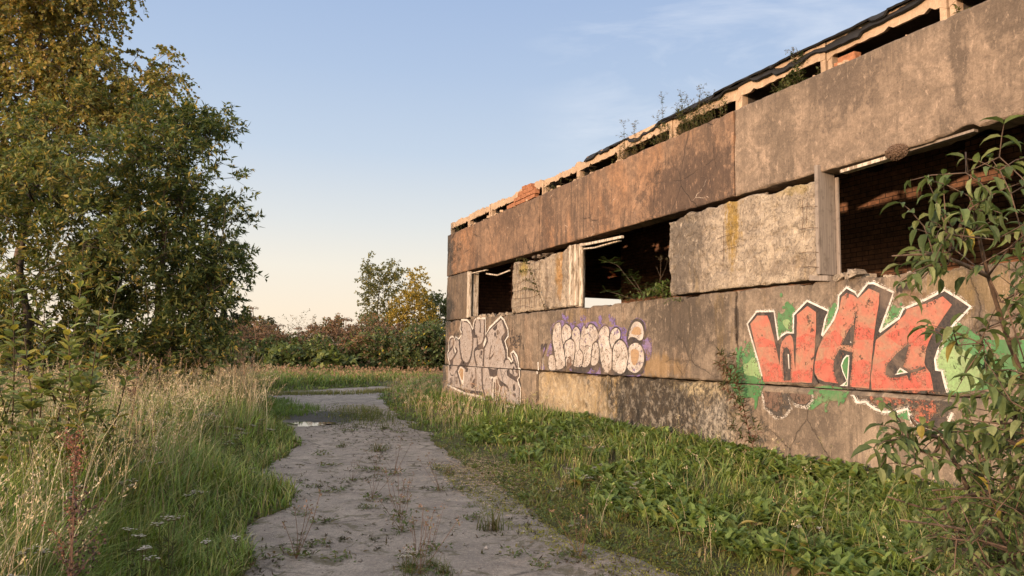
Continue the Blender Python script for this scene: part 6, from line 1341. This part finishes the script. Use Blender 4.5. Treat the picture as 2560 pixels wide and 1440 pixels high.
small_leaves(52000, 1050, 1900, 2.8, 10.0, lambda x, y: (x > xr(y)-0.55) & (x < xr(y)+0.75) & (fbm(x*1.6, y*1.6, 0, 99, 4) > 0.42), [(0.22, 0.215, 0.04), (0.29, 0.265, 0.05), (0.16, 0.165, 0.04)], [3, 2, 2], 0.012, (0.012, 0.026), T_DIA)
tag(mb.build("moss", M_LEAF), "yellow-green moss cushion strip along the right edge of the track", kind="stuff")
# scattered sprouts, dead stems and litter over the grit
mb = MB()
x, y, r = polar(6500, 600, 1750, 2.6, 16.0, 1.4); k = (path_d(x, y) > 0.05) & (fbm(x*1.5, y*1.5, 0, 101, 4)+0.10*rng.normal(0, 1, len(x)) > 0.56); x, y = x[k], y[k]; n = len(x)
for q in range(5):
    leaves(mb, T_LANCE, root(x, y)+np.stack([rng.normal(0, 0.012, n), rng.normal(0, 0.012, n), np.full(n, 0.012)], 1), rdir(n)*[1, 1, 0.4]+[0, 0, 0.35], np.array([0, 0, 1])+rdir(n)*0.5, rng.uniform(0.016, 0.05, n), rng.uniform(0.006, 0.017, n), mixcol(n, [(0.06, 0.055, 0.022), (0.085, 0.10, 0.03), (0.10, 0.065, 0.04), (0.05, 0.035, 0.025)], [3, 3, 3, 3]))
tag(mb.build("sprouts", M_LEAF), "specks of tiny sprouts and dead plant bits scattered over the track", kind="stuff")
mb = MB()
c0 = np.array(on_ground(1205, 1185)); n = 2600
q = rng.normal(0, 1, (n, 2))*[0.30, 0.85]; th = -0.25; x = c0[0]+q[:, 0]*math.cos(th)-q[:, 1]*math.sin(th); y = c0[1]+q[:, 0]*math.sin(th)+q[:, 1]*math.cos(th)
a_ = rng.normal(0.4, 0.7, n)
leaves(mb, T_DIA, root(x, y)+[0, 0, 0.024]+np.stack([0*x, 0*x, rng.uniform(0, .012, n)], 1), np.stack([np.cos(a_), np.sin(a_), rng.normal(0, 0.06, n)], 1), np.array([0, 0, 1])+rdir(n)*0.25, rng.uniform(0.03, 0.11, n), 0.009, mixcol(n, [(0.56, 0.40, 0.24), (0.44, 0.30, 0.18), (0.32, 0.20, 0.12)], [3, 3, 2]))
tag(mb.build("straw_litter", M_STALK), "pale dry straw litter lying on the right side of the track", kind="stuff")
N = NT("pebble"); t = N.attr(); M_PEB = N.done(N.pbsdf(t, 0.9, None, 0.2))
mb = MB(); x, y, r = polar(1500, 600, 1800, 2.4, 12.0, 1.3); k = path_d(x, y) > -0.1; x, y = x[k], y[k]
for a_, b_ in zip(x, y):
    s_ = rng.uniform(0.004, 0.012)*(1.8 if rng.random() < 0.05 else 1); g_ = rng.uniform(0.16, 0.36)
    mb.add(np.array([a_, b_, gz(a_, b_)+0.3*s_])+np.array([[1,0,0],[-1,0,0],[0,1,0],[0,-1,0],[0,0,.7],[0,0,-.7]])*s_*rng.uniform(0.6, 1.3, (6, 1)), np.array([[0,2,4],[2,1,4],[1,3,4],[3,0,4],[2,0,5],[1,2,5],[3,1,5],[0,3,5]]), (g_, g_*0.84, g_*0.74))
tag(mb.build("gravel", M_PEB), "small loose stones strewn over the track", kind="stuff")

# ================================================================== SINGLE PLANTS
def child_copy(o, parent):
    c = o.copy(); COL.objects.link(c); c.parent = parent; c.matrix_parent_inverse = Matrix.Identity(4); return c
def dup(src, loc, rz, sc, label, group):
    r_ = src.copy(); COL.objects.link(r_); r_.location = loc; r_.rotation_euler = (rng.normal(0, 0.06), rng.normal(0, 0.06), rz); r_.scale = (sc,)*3
    r_["label"] = label; r_["group"] = group
    for ch in src.children: child_copy(ch, r_)
    return r_
# white yarrow
def yarrow(loc, H, seed):
    rt_ = empty("yarrow_plant", loc, "x", "flower"); L0 = np.array(loc); st = MB()
    nst = 2 + seed % 2
    for k in range(nst):
        hd = MB()
        tp = L0+np.array([rng.normal(0, 0.05), rng.normal(0, 0.05), H*rng.uniform(0.8, 1.0)]); mid = (L0+tp)/2+rng.normal(0, 0.012, 3)
        st.tube([L0, mid, tp], [0.0028, 0.0022, 0.0016], 4, (0.10, 0.085, 0.04))
        n = 14; q = rng.uniform(0.1, 0.8, n); O = L0+np.outer(q, tp-L0); leaves(st, T_LANCE, O, rdir(n)*[1, 1, .3]+[0, 0, .5], rdir(n), 0.05, 0.010, ccol(n, (0.07, 0.085, 0.03)))
        for j_ in range(12):
            e = tp+np.array([rng.normal(0, 0.018), rng.normal(0, 0.018), 0.022+rng.normal(0, 0.004)]); hd.tube([tp, e], [0.0012, 0.001], 3, (0.12, 0.10, 0.05), cap=False)
            n = 7; a_ = np.arange(n)*0.9; leaves(hd, T_DIA, np.repeat(e[None], n, 0), np.stack([np.cos(a_), np.sin(a_), np.full(n, 0.25)], 1), np.tile([0, 0, 1.0], (n, 1)), 0.0085, 0.008, ccol(n, (0.55, 0.49, 0.43), 0.12, 0.03))
        hd.build("flower_head", M_LEAF, rt_)
    st.build("stem", M_LEAF, rt_); return rt_
protos = []
spots = [(190, 1210, 0.5), (85, 1370, 0.4), (330, 1300, 0.4), (370, 1335, 0.4), (270, 1400, 0.4), (430, 1275, 0.42), (545, 1300, 0.35), (30, 1420, 0.4), (180, 1395, 0.4), (495, 1200, 0.4), (615, 1285, 0.3), (560, 1070, 0.5), (590, 1065, 0.5), (610, 1055, 0.5), (640, 1050, 0.5), (650, 1030, 0.5), (600, 1040, 0.55), (515, 1045, 0.5), (385, 1155, 0.45), (640, 1150, 0.3), (560, 1085, 0.4), (330, 1220, 0.42)]
spots2 = [(1440, 1100, 0.35), (1460, 1110, 0.35), (1490, 1130, 0.33), (1415, 1160, 0.33), (1500, 1160, 0.35), (1465, 1190, 0.33), (1585, 1180, 0.33), (1590, 1205, 0.3), (1430, 1280, 0.28), (1400, 1210, 0.3), (2010, 1320, 0.3), (2040, 1310, 0.3), (2240, 1440, 0.35), (1030, 1365, 0.28), (1065, 1330, 0.3), (1010, 1360, 0.25), (1130, 1430, 0.25), (1205, 1010, 0.5), (1230, 1020, 0.5), (1270, 1035, 0.45)]
def place_yarrow(lst, lab, grp, rd):
    for i, (a_, b_, H) in enumerate(lst[::1]):
        # foot of the plant: the flower shows at pixel (a,b), the plant is H tall
        q = ray(a_, b_); t_ = (H+rd-CAM[2])/q[2]; pt = CAM+q*t_; pt[2] = gz(pt[0], pt[1]); sc = 1.0
        if len(protos) < 4:
            o = yarrow(pt, 0.4, i); o["label"] = lab; o["group"] = grp; protos.append(o); o.scale = (H/0.4,)*3
        else: dup(protos[i % 4], pt, rng.uniform(0, 6.28), H/0.4*rng.uniform(0.9, 1.1), lab, grp)
place_yarrow(spots, "white yarrow flower among the long meadow grass", "yarrow in the meadow", 0.12)
place_yarrow(spots2, "white yarrow flower on the track side of the wall weeds", "yarrow on the verge", 0.06)
# weeds on the track
def tuft(loc, kind):
    rt_ = empty("track_weed", loc, "x", "weed"); L0 = np.array(loc); b_ = MB(); n = (60, 26, 40, 34)[kind]
    if kind in (0, 2):
        R = L0+np.stack([rng.normal(0, 0.03, n), rng.normal(0, 0.03, n), np.zeros(n)], 1); cc = mixcol(n, [(0.10, 0.125, 0.03), (0.16, 0.15, 0.05), (0.24, 0.17, 0.08)], [4, 3, 1.5])
        blades(b_, R, rng.uniform(0.06, 0.16, n), 0.0045, rng.uniform(0, 6.28, n), rng.uniform(0.3, 1.0, n), cc*0.7, cc)
    if kind in (1, 2, 3):
        m = 46; O = L0+np.stack([rng.normal(0, 0.06, m), rng.normal(0, 0.05, m), rng.uniform(0.005, 0.03, m)], 1)
        leaves(b_, T_OVAL, O, rdir(m)*[1, 1, 0.4]+[0, 0, 0.3], np.array([0, 0, 1])+rdir(m)*0.5, rng.uniform(0.02, 0.045, m), rng.uniform(0.008, 0.018, m), mixcol(m, EC, [4, 3, 2, 2]))
    b_.build("leaves", M_LEAF, rt_)
    if kind == 3:
        s_ = MB()
        for k in range(5):
            tp = L0+np.array([rng.normal(0, 0.08), rng.normal(0, 0.08), rng.uniform(0.12, 0.30)]); s_.tube([L0, (L0+tp)/2+rng.normal(0, 0.01, 3), tp], [0.0016, 0.0013, 0.001], 4, (0.13, 0.075, 0.05))
            m = 9; leaves(s_, T_DIA, tp+rng.normal(0, 0.010, (m, 3)), rdir(m), rdir(m), 0.014, 0.008, mixcol(m, [(0.20, 0.12, 0.08), (0.12, 0.11, 0.04)], [2, 1]))
        s_.build("stalks", M_STALK, rt_)
    return rt_
TW = []
wspots = [(1228, 1330, 0), (1010, 1260, 3), (930, 1250, 3), (940, 1180, 3), (960, 1120, 1), (855, 1120, 2), (945, 1130, 2), (1100, 1180, 1), (1120, 1190, 2), (905, 1180, 1), (920, 1275, 1), (1000, 1300, 3), (1040, 1400, 3), (1080, 1380, 3), (1075, 1425, 2), (1110, 1440, 2), (1020, 1430, 2), (1050, 1440, 3), (870, 1080, 1), (890, 1070, 2), (960, 1075, 2), (1000, 1085, 1), (820, 1170, 1), (800, 1140, 1), (780, 1220, 1), (830, 1235, 1), (800, 1310, 1), (790, 1370, 1), (850, 1400, 1), (1360, 1420, 1), (1480, 1340, 1), (1180, 1270, 1), (1100, 1230, 3), (880, 1205, 3), (1150, 1225, 1), (1400, 1395, 1), (1290, 1390, 1), (1450, 1400, 3), (755, 1290, 1), (740, 1400, 3), (1005, 1330, 3), (985, 1190, 3), (1195, 1120, 1), (1180, 1300, 1)]
for i, (a_, b_, kd) in enumerate(wspots):
    x_, y_ = on_ground(a_, b_); pt = (x_, y_, gz(x_, y_)-0.004)
    have = [o for o, k_ in TW if k_ == kd]
    lab = {0: "round tuft of grass alone on the right of the track", 1: "small flat leafy weed growing through the grit of the track", 2: "grassy weed clump growing through the grit of the track", 3: "weed with thin brown seed stalks on the track"}[kd]
    grp = {0: None, 1: "flat weeds on the track", 2: "grassy weeds on the track", 3: "stalky weeds on the track"}[kd]
    if not have:
        o = tuft(pt, kd); o["label"] = lab; TW.append((o, kd))
        if grp: o["group"] = grp
        if kd == 0: o.scale = (1.7,)*3
    else: dup(have[0], pt, rng.uniform(0, 6.28), rng.uniform(0.8, 1.6)*(1.15 if y_ > 9 else 1), lab, grp)
# grassy island beside the puddle
mb = MB(); n = 1500; q = rng.normal(0, 1, (n, 2)); x = -2.75+q[:, 0]*0.50; y = 17.2+q[:, 1]*1.5
blades(mb, root(x, y), rng.uniform(0.08, 0.38, n)*np.exp(-0.35*(q**2).sum(1)).clip(0.3), 0.009, rng.uniform(0, 6.28, n), rng.uniform(0.2, 0.9, n), ccol(n, (0.075, 0.095, 0.024)), ccol(n, (0.15, 0.16, 0.045)))
m = 900; qq = rng.normal(0, 1, (m, 2)); xx = -2.75+qq[:, 0]*0.55; yy = 17.2+qq[:, 1]*1.6
leaves(mb, T_OVAL, root(xx, yy)+np.stack([np.zeros(m), np.zeros(m), rng.uniform(0.02, 0.25, m)*np.exp(-0.3*(qq**2).sum(1))], 1), rdir(m)*[1, 1, .4], rdir(m)*0.5+[0, 0, 1], 0.05, 0.02, mixcol(m, [(0.08, 0.11, 0.03), (0.13, 0.14, 0.035), (0.30, 0.25, 0.05)], [3, 3, 0.6]))
tag(mb.build("grass_island", M_LEAF, loc=(-2.75, 17.2, 0)), "bushy patch of grass in the track right of the puddle", "grass patch")
# ---- plants on and against the building
def wp(a_, b_, X): return np.array([X, *on_wall(a_, b_, X)])
def stemplant(name, lab, cat, stems, leafspec, scol=(0.12, 0.08, 0.05), grp=None, heads=None, base=None):
    """stems: list of (pts, r0); leafspec: (template, per metre, L range, W range, cols, wts, droop)"""
    b = np.array(stems[0][0][0]) if base is None else base
    rt_ = empty(name, b, lab, cat, grp); st = MB(); lf = MB()
    T, pm, Lr, Wr, cols, wts, dr = leafspec
    for pts, r_ in stems:
        P_ = smooth_loop(np.array(pts, float), 5, False); st.tube(P_, np.linspace(r_, r_*0.35, len(P_)), 5, scol)
        ll = np.sum(np.linalg.norm(np.diff(P_, axis=0), axis=1)); n = max(3, int(ll*pm)); q = np.sort(rng.uniform(0.08, 1, n))*(len(P_)-1); k0 = np.minimum(q.astype(int), len(P_)-2)
        O = P_[k0]+(P_[k0+1]-P_[k0])*(q-k0)[:, None]; td = unit(P_[k0+1]-P_[k0]); sd = unit(np.cross(td, rdir(n)))
        leaves(lf, T, O, sd*0.9+td*0.45+np.array([0, 0, -dr])+rng.normal(0, 0.15, (n, 3)), rdir(n)*0.5+[0, 0, 1], rng.uniform(*Lr, n), rng.uniform(*Wr, n), mixcol(n, cols, wts))
    if heads:
        for h_ in heads:
            h_ = np.array(h_); n = 16
            for k in range(7):
                e = h_+np.array([rng.normal(0, 0.05), rng.normal(0, 0.05), rng.uniform(0.01, 0.08)]); st.tube([h_, e], [0.0016, 0.001], 3, scol, cap=False)
                leaves(lf, T_DIA, e+rng.normal(0, 0.008, (6, 3)), rdir(6), rdir(6), 0.018, 0.010, ccol(6, (0.14, 0.12, 0.06)))
    st.build("stem", M_BARK, rt_); lf.build("foliage", M_LEAF, rt_); return rt_
RW = [(0.06, 0.078, 0.026), (0.13, 0.06, 0.036), (0.085, 0.09, 0.03), (0.20, 0.06, 0.045)]
def wob(P_, a_=0.03): P_ = np.array(P_, float); P_[1:] += rng.normal(0, a_, (len(P_)-1, 3)); return P_
X_ = -0.22
st = [([wp(1893, 1160, -0.3), wp(1868, 1060, X_), wp(1848, 980, X_), wp(1822, 925, X_), wp(1800, 880, X_)], 0.007), ([wp(1868, 1060, X_), wp(1850, 1030, X_-.1), wp(1838, 1000, X_-.1)], 0.004), ([wp(1855, 1010, X_), wp(1825, 985, X_), wp(1805, 960, X_)], 0.004), ([wp(1848, 980, X_), wp(1838, 930, X_), wp(1832, 885, X_)], 0.004), ([wp(1840, 960, X_), wp(1812, 930, X_), wp(1795, 905, X_)], 0.004), ([wp(1882, 1110, -.26), wp(1895, 1080, -.25), wp(1880, 1050, -.25)], 0.003), ([wp(1880, 1105, -.26), wp(1850, 1085, -.3), wp(1830, 1060, -.3)], 0.003)]
stemplant("willowherb_plant", "tall reddish willowherb leaning left in front of the wall joint", "weed", st, (T_LANCE, 150, (0.06, 0.125), (0.012, 0.022), RW, [4, 2, 3, 1.6], 0.1), (0.17, 0.075, 0.055))
# seedling against the first pier
st = [([wp(1366, 783, -0.04), wp(1345, 725, -0.06), wp(1328, 680, -0.06), wp(1315, 645, -0.05)], 0.006), ([wp(1350, 735, -.05), wp(1330, 722, -.09), wp(1305, 722, -.08)], 0.003), ([wp(1333, 690, -.05), wp(1318, 672, -.09), wp(1300, 678, -.08)], 0.003), ([wp(1322, 660, -.05), wp(1305, 648, -.07), wp(1290, 650, -.07)], 0.003), ([wp(1340, 712, -.05), wp(1322, 700, -.07), wp(1305, 700, -.08)], 0.003)]
stemplant("birch_seedling", "thin birch seedling climbing across the steel mesh of the pale block", "sapling", st, (T_OVAL, 34, (0.035, 0.06), (0.025, 0.038), [(0.07, 0.085, 0.026), (0.12, 0.11, 0.03), (0.05, 0.055, 0.02)], [3, 2, 2], 0.2), (0.08, 0.05, 0.035))
# rowan and bushes on the sill of the middle opening
def rowan_leaf_spray(lf, p, d, n, L, cols, wts):
    s_ = np.linspace(0.2, 1, n)
    for sg in (1, -1):
        sd = unit(np.cross(d, [0, 0, 1]))*sg
        leaves(lf, T_LANCE, p+np.outer(s_*L, d), np.tile(sd*0.85+d*0.45+[0, 0, -0.1], (n, 1)), np.tile([0, 0, 1.0], (n, 1))+rdir(n)*0.15, L*0.38, L*0.16, mixcol(n, cols, wts))
b = wp(1610, 752, 0.12); rt_ = empty("rowan_sapling", b, "small rowan sapling with one reddish leaf growing from the sill of the middle opening", "sapling"); st, lf = MB(), MB()
stems_ = [[b, wp(1590, 720, 0.05), wp(1565, 690, 0.0), wp(1545, 665, -0.02), wp(1522, 655, -0.03)], [b, wp(1600, 725, .05), wp(1585, 700, .02), wp(1578, 690, .0)], [b, wp(1575, 745, .02), wp(1545, 735, .0), wp(1515, 728, -.02)], [b, wp(1625, 730, .1), wp(1640, 715, .1)]]
RC = [(0.11, 0.155, 0.05), (0.15, 0.20, 0.065), (0.08, 0.115, 0.04)]
for pts in stems_:
    P_ = smooth_loop(np.array(pts), 4, False); st.tube(P_, np.linspace(0.006, 0.002, len(P_)), 5, (0.13, 0.09, 0.06))
    for k in range(2, len(P_), 2):
        for _ in range(3): rowan_leaf_spray(lf, P_[k], unit(rdir(1)[0]*[1, 1, .4]+[-0.4, 0, 0.15]), 6, rng.uniform(0.09, 0.14), RC, [3, 2, 2])
for _ in range(4): rowan_leaf_spray(lf, wp(1540, 690, -0.02), unit(rdir(1)[0]*[1, 1, .4]+[-0.4, 0.2, 0.1]), 6, 0.12, [(0.45, 0.10, 0.05), (0.14, 0.12, 0.04)], [2, 1])
for _ in range(5): rowan_leaf_spray(lf, wp(1520, 655, -0.03), unit(rdir(1)[0]*[1, 1, .5]+[-0.3, 0, 0.2]), 7, 0.15, [(0.10, 0.14, 0.045), (0.13, 0.15, 0.05)], [1, 1])
st.build("stem", M_BARK, rt_); lf.build("foliage", M_LEAF, rt_)
SB = [(0.11, 0.16, 0.04), (0.08, 0.115, 0.032), (0.17, 0.20, 0.06)]
b = wp(1672, 752, 0.1)
stemplant("sill_bush", "low leafy green bush at the right end of the middle sill", "weed", [(wob([b, b+[rng.uniform(-.15, .1), dy*0.5, 0.15], b+[rng.uniform(-.2, .1), dy, h_]]), 0.005) for dy, h_ in ((0.1, .34), (-.1, .28), (0.28, .26), (0.42, .2), (-.2, .16), (0.0, .38), (0.2, .3), (0.5, 0.12), (0.34, 0.1))], (T_OVAL, 75, (0.05, 0.10), (0.025, 0.05), SB, [3, 2, 2], 0.2))
b = wp(1640, 752, 0.18)
stemplant("dry_weed", "thin dry branched weed standing behind the sill bush", "weed", [([b, wp(1650, 700, .18), wp(1652, 650, .18)], 0.004), ([wp(1650, 700, .18), wp(1662, 675, .18), wp(1668, 655, .18)], .003), ([wp(1650, 690, .18), wp(1640, 665, .18)], .003), ([wp(1651, 720, .18), wp(1664, 700, .18)], .002)], (T_DIA, 30, (0.02, 0.03), (0.006, 0.01), [(0.16, 0.11, 0.07)], [1], 0.1), (0.16, 0.11, 0.075), heads=[wp(1652, 650, .18), wp(1668, 655, .18)])
b = wp(1600, 760, 0.2)
stemplant("sill_weed", "scrubby weed on the middle sill in front of the brick wall", "weed", [(wob([b+[0, dy, 0], b+[-.05, dy, .12], b+[-.1, dy*1.15, h_]], .02), .003) for dy, h_ in ((-.4, .22), (-.25, .3), (-.1, .26), (0.1, .2), (0.3, .16), (-.5, .2), (0.45, .12))], (T_LANCE, 80, (0.03, 0.06), (0.010, 0.02), SB+[(0.14, 0.10, 0.04)], [3, 2, 2, 1.5], 0.1))
b = wp(1702, 752, 0.0)
stemplant("sill_sprig", "tiny fern-like sprig hanging from the joint right of the sill bush", "weed", [([b, b+[-.08, dy, .03], b+[-.14, dy*1.6, -0.03]], .002) for dy in (-.1, .05, .14)], (T_LANCE, 90, (0.03, 0.05), (0.008, 0.014), SB, [1, 1, 1], .2))
# weeds rooted on the parapet
def roofweed(lab, px, py, n, spread, h0, h1, cols, wts, tall=(), T=T_LANCE, pm=90, Lr=(0.03, 0.06), Wr=(0.008, 0.018), X=0.10, heads=None, grp="weeds on the parapet", scol=(0.12, 0.09, 0.05)):
    b = np.array([X, on_wall(px, py, X)[0], 4.785]); stems = []
    for _ in range(n):
        o = np.array([rng.uniform(-.06, .06), rng.normal(0, spread), 0]); h_ = rng.uniform(h0, h1)
        stems.append((wob([b+o, b+o*1.1+[-.04, 0, h_*.5], b+o*1.25+[-.09+rng.uniform(-.05, .08), 0, h_]], .015), .003))
    hs = []
    for (a2, b2) in tall:
        t_ = wp(a2, b2, X-0.03); q = np.array([X, t_[1]+rng.normal(0, .02), 4.785]); stems.append(([q, (q+t_)/2+rng.normal(0, .012, 3), t_], .0035)); hs.append(t_); hs.append((q*.35+t_*.65))
    return stemplant("roof_weed", lab, "weed", stems, (T, pm, Lr, Wr, cols, wts, 0.1), scol, grp, heads=hs if heads is None and tall else None, base=b)
RG = [(0.11, 0.13, 0.045), (0.16, 0.16, 0.06), (0.075, 0.095, 0.035)]; RD = RG+[(0.20, 0.12, 0.06), (0.28, 0.19, 0.09)]
roofweed("small grey-green tuft on the far rounded roof corner", 1148, 568, 7, .25, .1, .32, RG, [2, 2, 1])
roofweed("low weed beside the stepped brick patch", 1385, 468, 9, .25, .08, .24, RD, [3, 2, 2, 1, .5])
roofweed("sparse dry grass in the dark gap right of the brick patch", 1480, 432, 7, .3, .05, .16, RD, [1, 2, 1, 2, 2])
roofweed("golden grass clump with two dry flower stalks on the parapet", 1578, 388, 22, .22, .12, .34, RD, [2, 2, 1, 2, 3], tall=((1560, 310), (1586, 313)))
roofweed("single tall wispy umbel plant against the sky", 1652, 345, 3, .06, .1, .2, RG, [2, 2, 1], tall=((1655, 243), (1645, 300)))
roofweed("largest dark green mugwort bush with spiky tops on the parapet", 1718, 320, 34, .26, .15, .42, RG, [2, 1, 3], tall=((1703, 238), (1712, 255), (1722, 262), (1695, 275)))
roofweed("feathery weed with upright tops right of the mugwort bush", 1775, 295, 20, .22, .1, .3, RD, [3, 2, 2, 1, .6], tall=((1752, 222), (1770, 240), (1758, 250)))
roofweed("thin dry stems left of the large mugwort bush", 1668, 345, 8, .18, .08, .3, RD, [2, 2, 1, 2, 1])
roofweed("dense green weed under the black felt edge", 1990, 205, 18, .16, .06, .2, RG, [2, 2, 1], T=T_OVAL, Lr=(.03, .06), Wr=(.015, .03))
roofweed("small sapling with a leafy head standing above the felt edge", 2000, 195, 1, .02, .1, .14, [(0.045, 0.065, 0.022)], [1], tall=((1996, 140), (1985, 132), (2006, 135)), T=T_OVAL, Lr=(.05, .09), Wr=(.02, .035), pm=70)
roofweed("tiny green sprig by the nearest roof rib", 2402, 22, 3, .02, .06, .12, RG, [1, 2, 1], T=T_OVAL, Lr=(.03, .05), Wr=(.015, .025))
# dock seed stalks in the left meadow
def dock(px, py, H, D, lab, col=(0.20, 0.085, 0.055), r_=0.02, lean=0.0):
    t_ = at_depth(px, py, D); b = np.array([t_[0]-lean, t_[1], gz(t_[0], t_[1])]); stems = [([b, b*.5+t_*.5, t_], .004)]
    rt_ = empty("dock_plant", b, lab, "weed", "brown seed stalks in the meadow"); st, sd = MB(), MB(); st.tube([b, b*.5+t_*.5+[.01, 0, 0], t_], [.005, .004, .002], 5, (0.16, 0.09, 0.06))
    for k in range(13):
        q = rng.uniform(.45, .98); p0 = b+(t_-b)*q; e = p0+np.array([rng.normal(0, .05), rng.normal(0, .05), rng.uniform(.05, .12)]); st.tube([p0, e], [.002, .001], 3, (0.16, 0.09, 0.06), cap=False)
        n = 34; w_ = rng.uniform(0, 1, n); leaves(sd, T_DIA, p0+np.outer(w_, e-p0)+rng.normal(0, r_*.6, (n, 3)), rdir(n), rdir(n), .013, .010, ccol(n, col, .25))
    st.build("stem", M_STALK, rt_); sd.build("seeds", M_STALK, rt_)
dock(190, 1085, 1.0, 3.4, "reddish brown dock seed stalk, most upright in the grass at left")
dock(185, 1270, .6, 2.6, "dark brown withered seed stalk low at the bottom left", (0.08, 0.05, 0.04))
dock(352, 870, 1.3, 7.0, "thin dry branched stalk in front of the cherry trees", (0.13, 0.085, 0.06), .012, .1)
dock(195, 890, 1.2, 6.4, "pale brown seed stalk rising between the willow saplings", (0.30, 0.2, 0.12), .012)
